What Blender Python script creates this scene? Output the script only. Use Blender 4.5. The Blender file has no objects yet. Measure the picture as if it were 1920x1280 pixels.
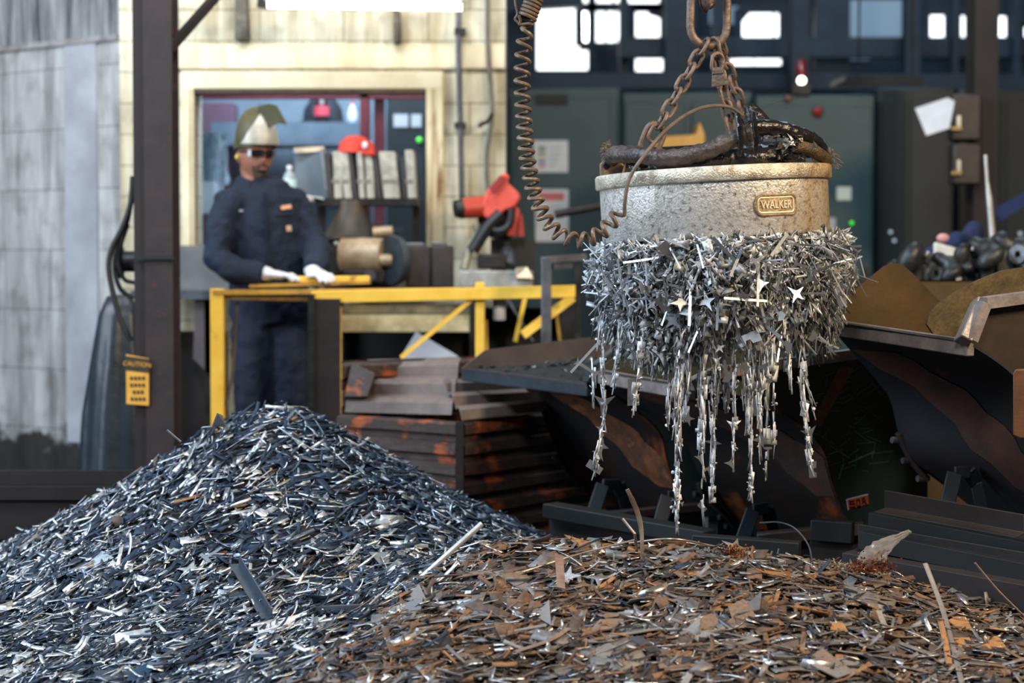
import bpy, bmesh, math, random
import numpy as np
from mathutils import Vector, Matrix, noise

# ------------------------------------------------------------------ camera, world, lights, exposure
SC = bpy.context.scene
COL = SC.collection
PI = math.pi
F = 3733.0                      # focal length in pixels of the 1920 wide frame
CH = 1.18                       # camera height
PITCH = math.atan(150.0 / F)
random.seed(5)
RNG = np.random.default_rng(11)


def at(px, py, Y):
    """world point at depth Y seen at pixel px, py"""
    dx, dy = (px - 960) / F, (640 - py) / F
    c, s = math.cos(PITCH), math.sin(PITCH)
    d = Vector((dx, c + dy * s, -s + dy * c))
    return Vector((0, 0, CH)) + d * (Y / d.y)


cam_data = bpy.data.cameras.new('camera')
cam = bpy.data.objects.new('camera', cam_data)
COL.objects.link(cam)
cam.location = (0, 0, CH)
cam.rotation_euler = (PI / 2 - PITCH, 0, 0)
cam_data.sensor_width = 36
cam_data.lens = F * 36 / 1920
cam_data.clip_end = 200
cam_data.dof.use_dof = True
cam_data.dof.focus_distance = 5.75
cam_data.dof.aperture_fstop = 2.2
SC.camera = cam

SC.view_settings.view_transform = 'Standard'
SC.view_settings.look = 'None'
SC.view_settings.gamma = 1
SC.view_settings.exposure = 0.0

world = bpy.data.worlds.new('world')
SC.world = world
world.use_nodes = True
world.node_tree.nodes['Background'].inputs[0].default_value = (0.55, 0.68, 0.85, 1)
world.node_tree.nodes['Background'].inputs[1].default_value = 0.10


def area(name, loc, target, size, power, color, size_y=None):
    ld = bpy.data.lights.new(name, 'AREA')
    ld.energy, ld.color, ld.size = power, color, size
    if size_y:
        ld.shape, ld.size_y = 'RECTANGLE', size_y
    o = bpy.data.objects.new(name, ld)
    COL.objects.link(o)
    o.location = loc
    o.rotation_euler = (Vector(target) - Vector(loc)).to_track_quat('-Z', 'Y').to_euler()
    return o


area('skylight_cool', (-3.2, 5.4, 5.2), (-0.3, 6.2, 0.5), 1.0, 290, (0.58, 0.79, 1.0), 2.0)
area('bay_lamp_front', (-0.2, 1.6, 4.4), (0.7, 6.2, 0.9), 0.9, 175, (0.95, 0.97, 1.0))
area('bay_lamp_warm', (3.9, 3.9, 3.6), (0.8, 6.0, 0.9), 1.0, 260, (1.0, 0.78, 0.5))
area('booth_front_lamp', (-0.9, 8.3, 3.5), (-0.9, 10.0, 1.5), 1.6, 46, (1.0, 0.98, 0.92), 0.5)
area('left_wall_fill', (-4.3, 7.6, 3.4), (-2.6, 10.3, 1.4), 1.6, 110, (0.92, 0.96, 1.0))  # unseen light aimed at the left wall; any door there is a guess
area('hopper_side_fill', (-5.6, 5.6, 1.9), (1.2, 6.9, 0.6), 2.4, 190, (0.74, 0.87, 1.0), 1.8)  # unseen fill light, added from the left to brighten the dark hoppers
area('far_hall_fill', (3.0, 14.4, 6.2), (2.0, 15.0, 0.0), 3.0, 120, (0.6, 0.82, 1.0), 1.5)  # extra light added to lift the dark far hall
area('hall_lamp', (2.2, 9.4, 4.6), (2.2, 12.5, 1.2), 0.8, 46, (0.72, 0.92, 1.0))
area('booth_inside_lamp', (-0.95, 10.9, 2.75), (-0.95, 11.0, 1.0), 0.9, 75, (0.82, 0.9, 1.0))


# ------------------------------------------------------------------ materials
def srgb(r, g, b):
    f = lambda v: (v / 255) / 12.92 if v / 255 <= 0.04045 else ((v / 255 + 0.055) / 1.055) ** 2.4
    return (f(r), f(g), f(b), 1)


def nt(m):
    m.use_nodes = True
    return m.node_tree, m.node_tree.nodes['Principled BSDF']


MATS = {}


def M(name, c1, c2=None, rough=0.6, metal=0.0, scale=6.0, bump=0.0, c3=None, stretch=(1, 1, 1), lo=0.35, hi=0.65,
      emit=None, estr=0.0, bscale=None, spec=None):
    """Principled material with a noise blend of two or three colours and a noise bump"""
    if name in MATS:
        return MATS[name]
    m = bpy.data.materials.new(name)
    t, p = nt(m)
    p.inputs['Roughness'].default_value = rough
    p.inputs['Metallic'].default_value = metal
    if spec is not None:
        p.inputs['Specular IOR Level'].default_value = spec
    p.inputs['Base Color'].default_value = c1
    if emit:
        p.inputs['Emission Color'].default_value = emit
        p.inputs['Emission Strength'].default_value = estr
    tc = t.nodes.new('ShaderNodeTexCoord')
    mp = t.nodes.new('ShaderNodeMapping')
    mp.inputs['Scale'].default_value = stretch
    t.links.new(tc.outputs['Object'], mp.inputs[0])
    if c2:
        n = t.nodes.new('ShaderNodeTexNoise')
        n.inputs['Scale'].default_value = scale
        n.inputs['Detail'].default_value = 6
        n.inputs['Roughness'].default_value = 0.65
        t.links.new(mp.outputs[0], n.inputs['Vector'])
        r = t.nodes.new('ShaderNodeValToRGB')
        r.color_ramp.elements[0].position, r.color_ramp.elements[0].color = lo, c1
        r.color_ramp.elements[1].position, r.color_ramp.elements[1].color = hi, c2
        if c3:
            e = r.color_ramp.elements.new(min(0.98, hi + 0.1))
            e.color = c3
        t.links.new(n.outputs[0], r.inputs[0])
        t.links.new(r.outputs[0], p.inputs['Base Color'])
    if bump:
        n2 = t.nodes.new('ShaderNodeTexNoise')
        n2.inputs['Scale'].default_value = bscale or scale * 4
        n2.inputs['Detail'].default_value = 5
        t.links.new(mp.outputs[0], n2.inputs['Vector'])
        b = t.nodes.new('ShaderNodeBump')
        b.inputs['Strength'].default_value = bump
        b.inputs['Distance'].default_value = 0.01
        t.links.new(n2.outputs[0], b.inputs['Height'])
        t.links.new(b.outputs[0], p.inputs['Normal'])
    MATS[name] = m
    return m


def block_material(name, base, stain, mortar, bw=0.39, bh=0.16, streak=0.5, axis='XZ', zoff=0.0, rust=None):
    """painted masonry blocks: courses, vertical streaks and grime"""
    m = bpy.data.materials.new(name)
    t, p = nt(m)
    L = t.links
    p.inputs['Roughness'].default_value = 0.75
    tc = t.nodes.new('ShaderNodeTexCoord')
    sep = t.nodes.new('ShaderNodeSeparateXYZ')
    L.new(tc.outputs['Object'], sep.inputs[0])
    cmb = t.nodes.new('ShaderNodeCombineXYZ')
    L.new(sep.outputs['X'], cmb.inputs[0])
    ad = t.nodes.new('ShaderNodeMath')
    ad.operation = 'ADD'
    ad.inputs[1].default_value = zoff
    L.new(sep.outputs['Z'], ad.inputs[0])
    L.new(ad.outputs[0], cmb.inputs[1])
    br = t.nodes.new('ShaderNodeTexBrick')
    br.inputs['Scale'].default_value = 1
    br.inputs['Brick Width'].default_value = bw
    br.inputs['Row Height'].default_value = bh
    br.inputs['Mortar Size'].default_value = 0.004
    br.inputs['Mortar Smooth'].default_value = 0.4
    br.inputs['Color1'].default_value = (1, 1, 1, 1)
    br.inputs['Color2'].default_value = (0.94, 0.94, 0.94, 1)
    br.inputs['Mortar'].default_value = mortar
    L.new(cmb.outputs[0], br.inputs['Vector'])
    mp = t.nodes.new('ShaderNodeMapping')
    mp.inputs['Scale'].default_value = (9, 9, 0.9)
    L.new(tc.outputs['Object'], mp.inputs[0])
    n = t.nodes.new('ShaderNodeTexNoise')
    n.inputs['Scale'].default_value = 1
    n.inputs['Detail'].default_value = 7
    n.inputs['Roughness'].default_value = 0.7
    L.new(mp.outputs[0], n.inputs['Vector'])
    r = t.nodes.new('ShaderNodeValToRGB')
    r.color_ramp.elements[0].position, r.color_ramp.elements[0].color = 0.42 - 0.1 * streak, stain
    r.color_ramp.elements[1].position, r.color_ramp.elements[1].color = 0.58, base
    L.new(n.outputs[0], r.inputs[0])
    n3 = t.nodes.new('ShaderNodeTexNoise')
    n3.inputs['Scale'].default_value = 7
    n3.inputs['Detail'].default_value = 8
    L.new(tc.outputs['Object'], n3.inputs['Vector'])
    r3 = t.nodes.new('ShaderNodeValToRGB')
    r3.color_ramp.elements[0].position, r3.color_ramp.elements[0].color = 0.33, (0.45, 0.44, 0.42, 1)
    r3.color_ramp.elements[1].position, r3.color_ramp.elements[1].color = 0.5, (1, 1, 1, 1)
    L.new(n3.outputs[0], r3.inputs[0])
    mx = t.nodes.new('ShaderNodeMix')
    mx.data_type, mx.blend_type = 'RGBA', 'MULTIPLY'
    mx.inputs[0].default_value = 1
    L.new(r.outputs[0], mx.inputs[6])
    L.new(br.outputs[0], mx.inputs[7])
    mx2 = t.nodes.new('ShaderNodeMix')
    mx2.data_type, mx2.blend_type = 'RGBA', 'MULTIPLY'
    mx2.inputs[0].default_value = 0.55
    L.new(mx.outputs[2], mx2.inputs[6])
    L.new(r3.outputs[0], mx2.inputs[7])
    # grime band climbing from the floor (a dirt stain of the wall itself)
    gz = t.nodes.new('ShaderNodeMath')
    gz.operation = 'ADD'
    L.new(sep.outputs['Z'], gz.inputs[0])
    ns = t.nodes.new('ShaderNodeMath')
    ns.operation = 'MULTIPLY'
    ns.inputs[1].default_value = -0.5
    L.new(n3.outputs[0], ns.inputs[0])
    L.new(ns.outputs[0], gz.inputs[1])
    gr = t.nodes.new('ShaderNodeValToRGB')
    gr.color_ramp.elements[0].position, gr.color_ramp.elements[0].color = 0.0, (0.05, 0.05, 0.05, 1)
    gr.color_ramp.elements[1].position, gr.color_ramp.elements[1].color = 0.06, (1, 1, 1, 1)
    L.new(gz.outputs[0], gr.inputs[0])
    mx3 = t.nodes.new('ShaderNodeMix')
    mx3.data_type, mx3.blend_type = 'RGBA', 'MULTIPLY'
    mx3.inputs[0].default_value = 1
    L.new(mx2.outputs[2], mx3.inputs[6])
    L.new(gr.outputs[0], mx3.inputs[7])
    L.new(mx3.outputs[2], p.inputs['Base Color'])
    bp = t.nodes.new('ShaderNodeBump')
    bp.inputs['Strength'].default_value = 0.4
    bp.inputs['Distance'].default_value = 0.01
    L.new(br.outputs[0], bp.inputs['Height'])
    L.new(bp.outputs[0], p.inputs['Normal'])
    return m


def scrap_material():
    """loose scrap: base colour and metalness come with each piece (attribute 'tint')"""
    m = bpy.data.materials.new('loose_scrap')
    t, p = nt(m)
    L = t.links
    a = t.nodes.new('ShaderNodeAttribute')
    a.attribute_name = 'tint'
    n = t.nodes.new('ShaderNodeTexNoise')
    n.inputs['Scale'].default_value = 60
    n.inputs['Detail'].default_value = 4
    tc = t.nodes.new('ShaderNodeTexCoord')
    L.new(tc.outputs['Object'], n.inputs['Vector'])
    r = t.nodes.new('ShaderNodeValToRGB')
    r.color_ramp.elements[0].position, r.color_ramp.elements[0].color = 0.3, (0.45, 0.42, 0.4, 1)
    r.color_ramp.elements[1].position, r.color_ramp.elements[1].color = 0.6, (1, 1, 1, 1)
    L.new(n.outputs[0], r.inputs[0])
    mx = t.nodes.new('ShaderNodeMix')
    mx.data_type, mx.blend_type = 'RGBA', 'MULTIPLY'
    mx.inputs[0].default_value = 0.8
    L.new(a.outputs['Color'], mx.inputs[6])
    L.new(r.outputs[0], mx.inputs[7])
    L.new(mx.outputs[2], p.inputs['Base Color'])
    L.new(a.outputs['Alpha'], p.inputs['Metallic'])
    mt = t.nodes.new('ShaderNodeMath')
    mt.operation = 'MULTIPLY_ADD'
    mt.inputs[1].default_value = -0.50
    mt.inputs[2].default_value = 0.78
    L.new(a.outputs['Alpha'], mt.inputs[0])
    L.new(mt.outputs[0], p.inputs['Roughness'])
    return m


def glass_material():
    m = bpy.data.materials.new('window_glass')
    m.use_nodes = True
    t = m.node_tree
    t.nodes.clear()
    o = t.nodes.new('ShaderNodeOutputMaterial')
    mix = t.nodes.new('ShaderNodeMixShader')
    tr = t.nodes.new('ShaderNodeBsdfTransparent')
    tr.inputs[0].default_value = (0.86, 0.92, 0.98, 1)
    gl = t.nodes.new('ShaderNodeBsdfGlossy')
    gl.inputs['Roughness'].default_value = 0.08
    fr = t.nodes.new('ShaderNodeFresnel')
    fr.inputs[0].default_value = 1.7
    t.links.new(fr.outputs[0], mix.inputs[0])
    t.links.new(tr.outputs[0], mix.inputs[1])
    t.links.new(gl.outputs[0], mix.inputs[2])
    t.links.new(mix.outputs[0], o.inputs[0])
    return m


# ------------------------------------------------------------------ mesh building
class MB:
    def __init__(s):
        s.v, s.f = [], []

    def add(s, vs, fs):
        b = len(s.v)
        s.v += [Vector(v) for v in vs]
        s.f += [tuple(b + i for i in f) for f in fs]
        return s

    def hexa(s, p):          # 4 bottom, 4 top corners
        return s.add(p, [(3, 2, 1, 0), (4, 5, 6, 7), (0, 1, 5, 4), (1, 2, 6, 5), (2, 3, 7, 6), (3, 0, 4, 7)])

    def box(s, c, d, R=None):
        c = Vector(c)
        x, y, z = d[0] / 2, d[1] / 2, d[2] / 2
        p = [Vector(q) for q in ((-x, -y, -z), (x, -y, -z), (x, y, -z), (-x, y, -z), (-x, -y, z), (x, -y, z), (x, y, z), (-x, y, z))]
        if R is not None:
            p = [R @ q for q in p]
        return s.hexa([c + q for q in p])

    def mm(s, lo, hi):
        lo, hi = Vector(lo), Vector(hi)
        return s.box((lo + hi) / 2, hi - lo)

    def bar(s, a, b, w, h, up=(0, 0, 1)):
        a, b = Vector(a), Vector(b)
        d = (b - a)
        x = d.normalized()
        u = Vector(up)
        if abs(x.dot(u)) > 0.97:
            u = Vector((0, 1, 0))
        y = u.cross(x).normalized()
        z = x.cross(y)
        R = Matrix((x, y, z)).transposed()
        return s.box((a + b) / 2, (d.length, w, h), R)

    def prism(s, poly, vec):
        vec = Vector(vec)
        n = len(poly)
        p = [Vector(q) for q in poly]
        return s.add(p + [q + vec for q in p], [tuple(range(n - 1, -1, -1)), tuple(range(n, 2 * n))] +
                     [(i, (i + 1) % n, n + (i + 1) % n, n + i) for i in range(n)])

    def tube(s, path, r, n=8, closed=False, cap=True, sq=1.0, up=None):
        P = [Vector(p) for p in path]
        m = len(P)
        rr = r if isinstance(r, (list, tuple)) else [r] * m
        prev = None
        vs = []
        for i in range(m):
            a, b = (P[(i - 1) % m], P[(i + 1) % m]) if closed else (P[max(i - 1, 0)], P[min(i + 1, m - 1)])
            t = (b - a)
            t = t.normalized() if t.length > 1e-9 else Vector((0, 0, 1))
            if prev is None:
                u = Vector(up) if up else (Vector((0, 0, 1)) if abs(t.z) < 0.9 else Vector((1, 0, 0)))
            else:
                u = prev
            u = (u - t * u.dot(t))
            u = u.normalized() if u.length > 1e-6 else t.orthogonal().normalized()
            prev = u
            w = t.cross(u)
            q = rr[i]
            ra, rb = q if isinstance(q, (list, tuple)) else (q, q * sq)
            vs += [P[i] + u * (math.cos(2 * PI * k / n) * ra) + w * (math.sin(2 * PI * k / n) * rb) for k in range(n)]
        fs = []
        for i in range(m if closed else m - 1):
            j = (i + 1) % m
            fs += [(i * n + k, i * n + (k + 1) % n, j * n + (k + 1) % n, j * n + k) for k in range(n)]
        if cap and not closed:
            fs += [tuple(range(n - 1, -1, -1)), tuple((m - 1) * n + k for k in range(n))]
        return s.add(vs, fs)

    def lathe(s, prof, c=(0, 0, 0), R=None, n=32, wob=None, cap=True):
        c = Vector(c)
        vs = []
        for (r, z) in prof:
            for k in range(n):
                a = 2 * PI * k / n
                q = r * (wob(a, z) if wob else 1)
                v = Vector((q * math.cos(a), q * math.sin(a), z))
                vs.append(c + (R @ v if R is not None else v))
        m = len(prof)
        fs = [(i * n + k, i * n + (k + 1) % n, (i + 1) * n + (k + 1) % n, (i + 1) * n + k) for i in range(m - 1) for k in range(n)]
        if cap:
            fs += [tuple(range(n - 1, -1, -1)), tuple((m - 1) * n + k for k in range(n))]
        return s.add(vs, fs)

    def ball(s, c, r, n=12, m=8, R=None):
        r = r if isinstance(r, (list, tuple)) else (r, r, r)
        c = Vector(c)
        vs, fs = [], []
        for i in range(m + 1):
            th = PI * i / m
            for k in range(n):
                a = 2 * PI * k / n
                v = Vector((r[0] * math.sin(th) * math.cos(a), r[1] * math.sin(th) * math.sin(a), -r[2] * math.cos(th)))
                vs.append(c + (R @ v if R is not None else v))
        fs = [(i * n + k, i * n + (k + 1) % n, (i + 1) * n + (k + 1) % n, (i + 1) * n + k) for i in range(m) for k in range(n)]
        return s.add(vs, fs)

    def sheet(s, rows, th=None):
        """grid of points (rows x cols); th gives it thickness along the grid normal"""
        R, C = len(rows), len(rows[0])
        P = [[Vector(p) for p in r] for r in rows]
        fs = [(i * C + j, i * C + j + 1, (i + 1) * C + j + 1, (i + 1) * C + j) for i in range(R - 1) for j in range(C - 1)]
        flat = [p for r in P for p in r]
        if not th:
            return s.add(flat, fs)
        off = []
        for i in range(R):
            for j in range(C):
                a = P[min(i + 1, R - 1)][j] - P[max(i - 1, 0)][j]
                b = P[i][min(j + 1, C - 1)] - P[i][max(j - 1, 0)]
                nn = b.cross(a)
                nn = nn.normalized() if nn.length > 1e-9 else Vector((0, 0, 1))
                off.append(P[i][j] + nn * th)
        N = R * C
        fs2 = [tuple(reversed(f)) for f in fs] + [tuple(N + k for k in f) for f in fs]
        rim = [i for i in range(C)] + [i * C + C - 1 for i in range(1, R)] + [(R - 1) * C + j for j in range(C - 2, -1, -1)] + [i * C for i in range(R - 2, 0, -1)]
        fs2 += [(rim[k], rim[(k + 1) % len(rim)], N + rim[(k + 1) % len(rim)], N + rim[k]) for k in range(len(rim))]
        return s.add(flat + off, fs2)

    def mesh(s, name, off=Vector((0, 0, 0)), sharp=35):
        me = bpy.data.meshes.new(name)
        me.from_pydata([v - off for v in s.v], [], s.f)
        bm = bmesh.new()
        bm.from_mesh(me)
        bmesh.ops.recalc_face_normals(bm, faces=bm.faces)
        bm.to_mesh(me)
        bm.free()
        me.polygons.foreach_set('use_smooth', [True] * len(me.polygons))
        me.set_sharp_from_angle(angle=math.radians(sharp))
        return me

    def build(s, name, mat, parent=None, base=None, bevel=0.0, sharp=35):
        root = parent
        while root is not None and root.parent is not None:
            root = root.parent
        if root is not None:
            off = Vector(root.location)
        elif base is not None:
            off = Vector(base)
        else:
            off = sum(s.v, Vector((0, 0, 0))) / len(s.v)
            off.z = min(v.z for v in s.v)
        o = bpy.data.objects.new(name, s.mesh(name, off, sharp))
        o.data.materials.append(mat)
        COL.objects.link(o)
        if parent is not None:
            o.parent = parent
        else:
            o.location = off
        if bevel:
            b = o.modifiers.new('edge', 'BEVEL')
            b.width, b.segments, b.limit_method = bevel, 2, 'ANGLE'
        return o


def tag(o, label, cat, group=None, kind=None):
    o['label'], o['category'] = label, cat
    if group:
        o['group'] = group
    if kind:
        o['kind'] = kind
    return o


def thing(name, label, cat, loc, group=None):
    o = bpy.data.objects.new(name, None)
    COL.objects.link(o)
    o.empty_display_size = 0.1
    o.location = loc
    return tag(o, label, cat, group)


def struct(name, mb, mat, parent=None, bevel=0.0):
    o = mb.build(name, mat, parent, base=(0, 0, 0) if parent is None else None, bevel=bevel)
    if parent is None:
        o['kind'] = 'structure'
    return o


def copy_tree(o, parent=None):
    c = o.copy()
    COL.objects.link(c)
    if parent is not None:
        c.parent = parent
    for ch in o.children:
        copy_tree(ch, c)
    return c


def curve_pts(pts, n):
    """Catmull-Rom through pts"""
    P = [Vector(p) for p in pts]
    P = [P[0] * 2 - P[1]] + P + [P[-1] * 2 - P[-2]]
    out = []
    segs = len(P) - 3
    for i in range(segs):
        for k in range(n):
            t = k / n
            a, b, c, d = P[i:i + 4]
            out.append(0.5 * ((2 * b) + (c - a) * t + (2 * a - 5 * b + 4 * c - d) * t * t + (3 * b - a - 3 * c + d) * t ** 3))
    out.append(P[-2])
    return out


def text_mb(body, size, depth, spacing=1.0):
    """letters as a mesh builder in the x-z plane, facing -y, centred at the origin"""
    cu = bpy.data.curves.new('letters', 'FONT')
    cu.body, cu.size, cu.extrude = body, size, depth / 2
    cu.align_x, cu.align_y = 'CENTER', 'CENTER'
    cu.space_character = spacing
    cu.resolution_u = 4
    tmp = bpy.data.objects.new('letters', cu)
    COL.objects.link(tmp)
    dg = bpy.context.evaluated_depsgraph_get()
    me = bpy.data.meshes.new_from_object(tmp.evaluated_get(dg))
    mb = MB()
    mb.add([(v.co.x, -v.co.z, v.co.y) for v in me.vertices], [tuple(p.vertices) for p in me.polygons])
    bpy.data.objects.remove(tmp)
    bpy.data.curves.remove(cu)
    bpy.data.meshes.remove(me)
    return mb

# ------------------------------------------------------------------ shared materials
cream = block_material('cream_blocks', srgb(216, 210, 188), srgb(172, 160, 130), (0.42, 0.39, 0.33, 1), 0.42, 0.155, 0.25, zoff=0.045)
greywall = block_material('grey_concrete_blocks', srgb(172, 171, 169), srgb(124, 123, 121), (0.5, 0.5, 0.5, 1), 0.6, 0.31, 0.3)
upperwall = M('streaked_boards', srgb(60, 60, 62), srgb(150, 150, 152), 0.8, 0, 5, 0.3, stretch=(4, 4, 0.35))
frame_cream = M('cream_paint', srgb(222, 214, 186), srgb(202, 190, 158), 0.6, 0, 6, 0.1, c3=srgb(226, 220, 196))
rusty_cream = M('rust_stained_cream', srgb(214, 202, 168), srgb(120, 74, 34), 0.6, 0, 4, 0.1, stretch=(5, 5, 0.7), lo=0.5, hi=0.68)
floor_m = M('dirty_concrete', srgb(26, 24, 23), srgb(46, 42, 39), 0.75, 0, 3, 0.2)
dark_m = M('dark_steel_wall', srgb(42, 60, 74), srgb(28, 42, 54), 0.7, 0, 2)
beam_m = M('dark_blue_beam', srgb(44, 64, 82), srgb(30, 46, 60), 0.6, 0, 3)
teal = M('dark_teal_enamel', srgb(40, 72, 78), srgb(32, 60, 67), 0.45, 0, 2.5, 0.05)
teal_dark = M('black_green_enamel', srgb(24, 34, 36), srgb(18, 25, 28), 0.5, 0, 2.5)
daylight = M('daylit_glass', (1, 1, 1, 1), rough=0.5, emit=(0.93, 0.97, 1, 1), estr=2.6)
skyblue = M('dull_daylit_glass', (0.2, 0.3, 0.4, 1), rough=0.5, emit=(0.30, 0.45, 0.60, 1), estr=0.35)
column_m = M('red_oxide_steel', srgb(58, 42, 42), srgb(40, 32, 33), 0.6, 0.1, 5, 0.15, c3=srgb(88, 46, 42), hi=0.6)
column_dk = M('dark_oxide_steel', srgb(40, 27, 27), srgb(28, 21, 22), 0.65, 0.1, 5, 0.1)
brownsteel = M('brown_black_steel', srgb(46, 36, 34), srgb(30, 25, 26), 0.55, 0.3, 6, 0.15, c3=srgb(66, 48, 42))
yellow = M('chipped_yellow_paint', srgb(242, 198, 78), srgb(232, 182, 58), 0.5, 0, 9, 0.1, c3=srgb(150, 104, 30), hi=0.6)
yellow_worn = M('worn_yellow_paint', srgb(206, 156, 48), srgb(150, 108, 40), 0.6, 0, 9, 0.15, c3=srgb(66, 48, 30))
black_rub = M('black_rubber', srgb(22, 22, 24), rough=0.55)
grey_steel = M('grey_steel', srgb(110, 112, 118), srgb(70, 72, 78), 0.45, 0.6, 8, 0.1)
dark_iron = M('oily_dark_iron', srgb(52, 49, 48), srgb(30, 28, 28), 0.45, 0.5, 9, 0.2)
castgrey = M('cast_iron_grey', srgb(120, 122, 124), srgb(62, 62, 64), 0.4, 0.6, 8, 0.2)
paper = M('white_paper', srgb(232, 234, 240), srgb(214, 217, 224), 0.8, 0, 12)
redpaint = M('red_enamel', srgb(196, 72, 54), srgb(176, 58, 44), 0.45, 0, 9)
redpost = M('dark_red_paint', srgb(120, 42, 48), srgb(96, 34, 42), 0.55, 0, 4)
boothgrey = M('booth_grey', srgb(132, 146, 158), srgb(104, 118, 132), 0.7, 0, 3)
tan_metal = M('tan_metal', srgb(196, 176, 150), srgb(132, 100, 70), 0.45, 0.2, 7, 0.1, c3=srgb(222, 208, 184))
ink = M('dark_ink', srgb(52, 42, 26), rough=0.7)
aluminium = M('aluminium', srgb(196, 196, 194), srgb(150, 150, 150), 0.35, 0.6, 9)

# ------------------------------------------------------------------ setting
struct('floor', MB().mm((-9, -2, -0.1), (9, 18, 0)), floor_m)
YW = 10.0
xl, xr, xc = at(325, 300, YW).x, at(948, 300, YW).x, at(226, 300, YW).x
wl, wr = at(366, 300, YW).x, at(800, 300, YW).x
wt, wb = at(600, 168, YW).z, 1.17
w = MB()
w.mm((xc, YW, 0), (wl, YW + 0.22, 4.2)).mm((wr, YW, 0), (xr, YW + 0.22, 4.2))
w.mm((wl, YW, 0), (wr, YW + 0.22, wb)).mm((wl, YW, wt), (wr, YW + 0.22, 4.2))
struct('wall_back', w, cream)
# upper course that stands a little proud, and a flat band above the window
struct('trim_1', MB().mm((xl, YW - 0.03, at(600, 130, YW).z), (xr, YW, at(600, 84, YW).z)), M('cream_band', srgb(220, 211, 182), srgb(194, 181, 148), 0.65, 0, 3, 0.1, stretch=(4, 4, 0.6)), bevel=0.006)
# window surround
wn = MB()
a1, a2 = at(340, 300, YW - 0.04).x, at(831, 300, YW - 0.04).x
zt = at(600, 133, YW - 0.04).z
wn.mm((a1, YW - 0.04, wt), (a2, YW, zt))
wf = struct('window_1', wn, frame_cream, bevel=0.006)
struct('frame', MB().mm((a1, YW - 0.045, wb), (wl, YW + 0.02, wt)).mm((a1 + 0.02, YW - 0.06, wb), (a1 + 0.045, YW, wt)), frame_cream, wf, 0.004)
struct('frame', MB().mm((wr, YW - 0.045, wb - 0.06), (a2, YW + 0.02, wt)).mm((wr, YW - 0.06, wb - .06), (wr + 0.03, YW, wt)), rusty_cream, wf, 0.004)
struct('header', MB().mm((wl, YW - 0.03, wt - 0.018), (wr, YW + 0.1, wt)), M('rusty_header', srgb(96, 76, 52), srgb(52, 44, 34), 0.7, 0, 9), wf)
struct('pane', MB().mm((wl, YW + 0.10, wb), (wr, YW + 0.106, wt - 0.018)), glass_material(), wf)
# pale grey side wall running back to the left
dirv = Vector((at(0, 300, 10.6).x - xc, 0.6, 0)).normalized()
nrm = Vector((dirv.y, -dirv.x, 0))
A = Vector((xc, YW, 0))
B = A + dirv * 4.5


def wall_slab(a, b, z0, z1, off0, off1):
    return MB().prism([a + nrm * off0, b + nrm * off0, b + nrm * off1, a + nrm * off1], Vector((0, 0, 0))) if False else MB().hexa(
        [a + nrm * off0 + Vector((0, 0, z0)), b + nrm * off0 + Vector((0, 0, z0)), b + nrm * off1 + Vector((0, 0, z0)), a + nrm * off1 + Vector((0, 0, z0)),
         a + nrm * off0 + Vector((0, 0, z1)), b + nrm * off0 + Vector((0, 0, z1)), b + nrm * off1 + Vector((0, 0, z1)), a + nrm * off1 + Vector((0, 0, z1))])


nrm = -nrm if nrm.y > 0 else nrm       # toward the camera
zc = at(226, 75, YW).z
struct('wall_left', wall_slab(A, B, 0, zc, 0, -0.25), greywall)
struct('trim_2', wall_slab(A, B, zc, zc + 0.03, 0.02, -0.25), M('pale_ledge', srgb(150, 148, 146), srgb(104, 100, 98), 0.8, 0, 8), None)
struct('wall_upper', wall_slab(A, B, zc + 0.03, 4.2, -0.02, -0.25), upperwall)
struct('trim_3', wall_slab(A + dirv * 0.17, A + dirv * 0.42, 0.25, zc, 0.012, 0), M('smooth_grey_pilaster', srgb(160, 161, 168), srgb(130, 131, 138), 0.75, 0, 3))
# booth interior shell
bx = MB()
bx.mm((xc - 0.1, 11.9, 0), (xr, 12.0, 3.0)).mm((xc - 0.1, YW + 0.22, 2.9), (xr, 12.0, 3.0))
bx.mm((xc - 0.1, YW + 0.22, 0), (xc, 12.0, 2.9)).mm((xr - 0.12, YW + 0.22, 0), (xr, 12.0, 2.9))
struct('wall_inside', bx, boothgrey)
# hall beyond, with its high daylit windows
YF = 17.0
struct('wall_far', MB().mm((-2, YF, 0), (9, YF + 0.2, 7)), dark_m)
# far windows: each pane outline in pixels of the picture, set into the far wall
panes = [
    [[(1003, -30), (1103, -30), (1106, 96), (1104, 96), (1104, 134), (1003, 134)]],
    [[(1090, 18), (1134, 18), (1134, 82), (1090, 82)], [(1138, 18), (1152, 18), (1152, 81), (1138, 81)], [(1155, 18), (1164, 18), (1164, 78), (1155, 78)]],
    [[(1090, -20), (1148, -20), (1148, 9), (1090, 9)], [(1153, -20), (1240, -20), (1240, 5), (1153, 5)]],
    [[(1188, 20), (1214, 20), (1216, 28), (1241, 36), (1241, 82), (1188, 82)]],
    [[(1188, 98), (1244, 98), (1246, 136), (1188, 136)]],
    [[(1388, 46), (1408, 22), (1449, 22), (1449, 84), (1388, 84)], [(1453, 24), (1464, 24), (1464, 82), (1453, 82)]],
    [[(1364, 112), (1412, 110), (1412, 124), (1364, 124)], [(1414, 108), (1468, 108), (1468, 125), (1414, 125)]],
    [[(1740, 26), (1774, 26), (1774, 82), (1768, 87), (1748, 87), (1741, 60)]],
    [[(1798, 27), (1812, 27), (1813, 88), (1799, 88)]],
    [[(1863, 28), (1884, 28), (1890, 45), (1890, 87), (1863, 87)]],
    [[(1917, 48), (1960, 48), (1960, 88), (1917, 88)]],
    [[(941, 82), (951, 82), (951, 134), (941, 134)]],
]
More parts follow.
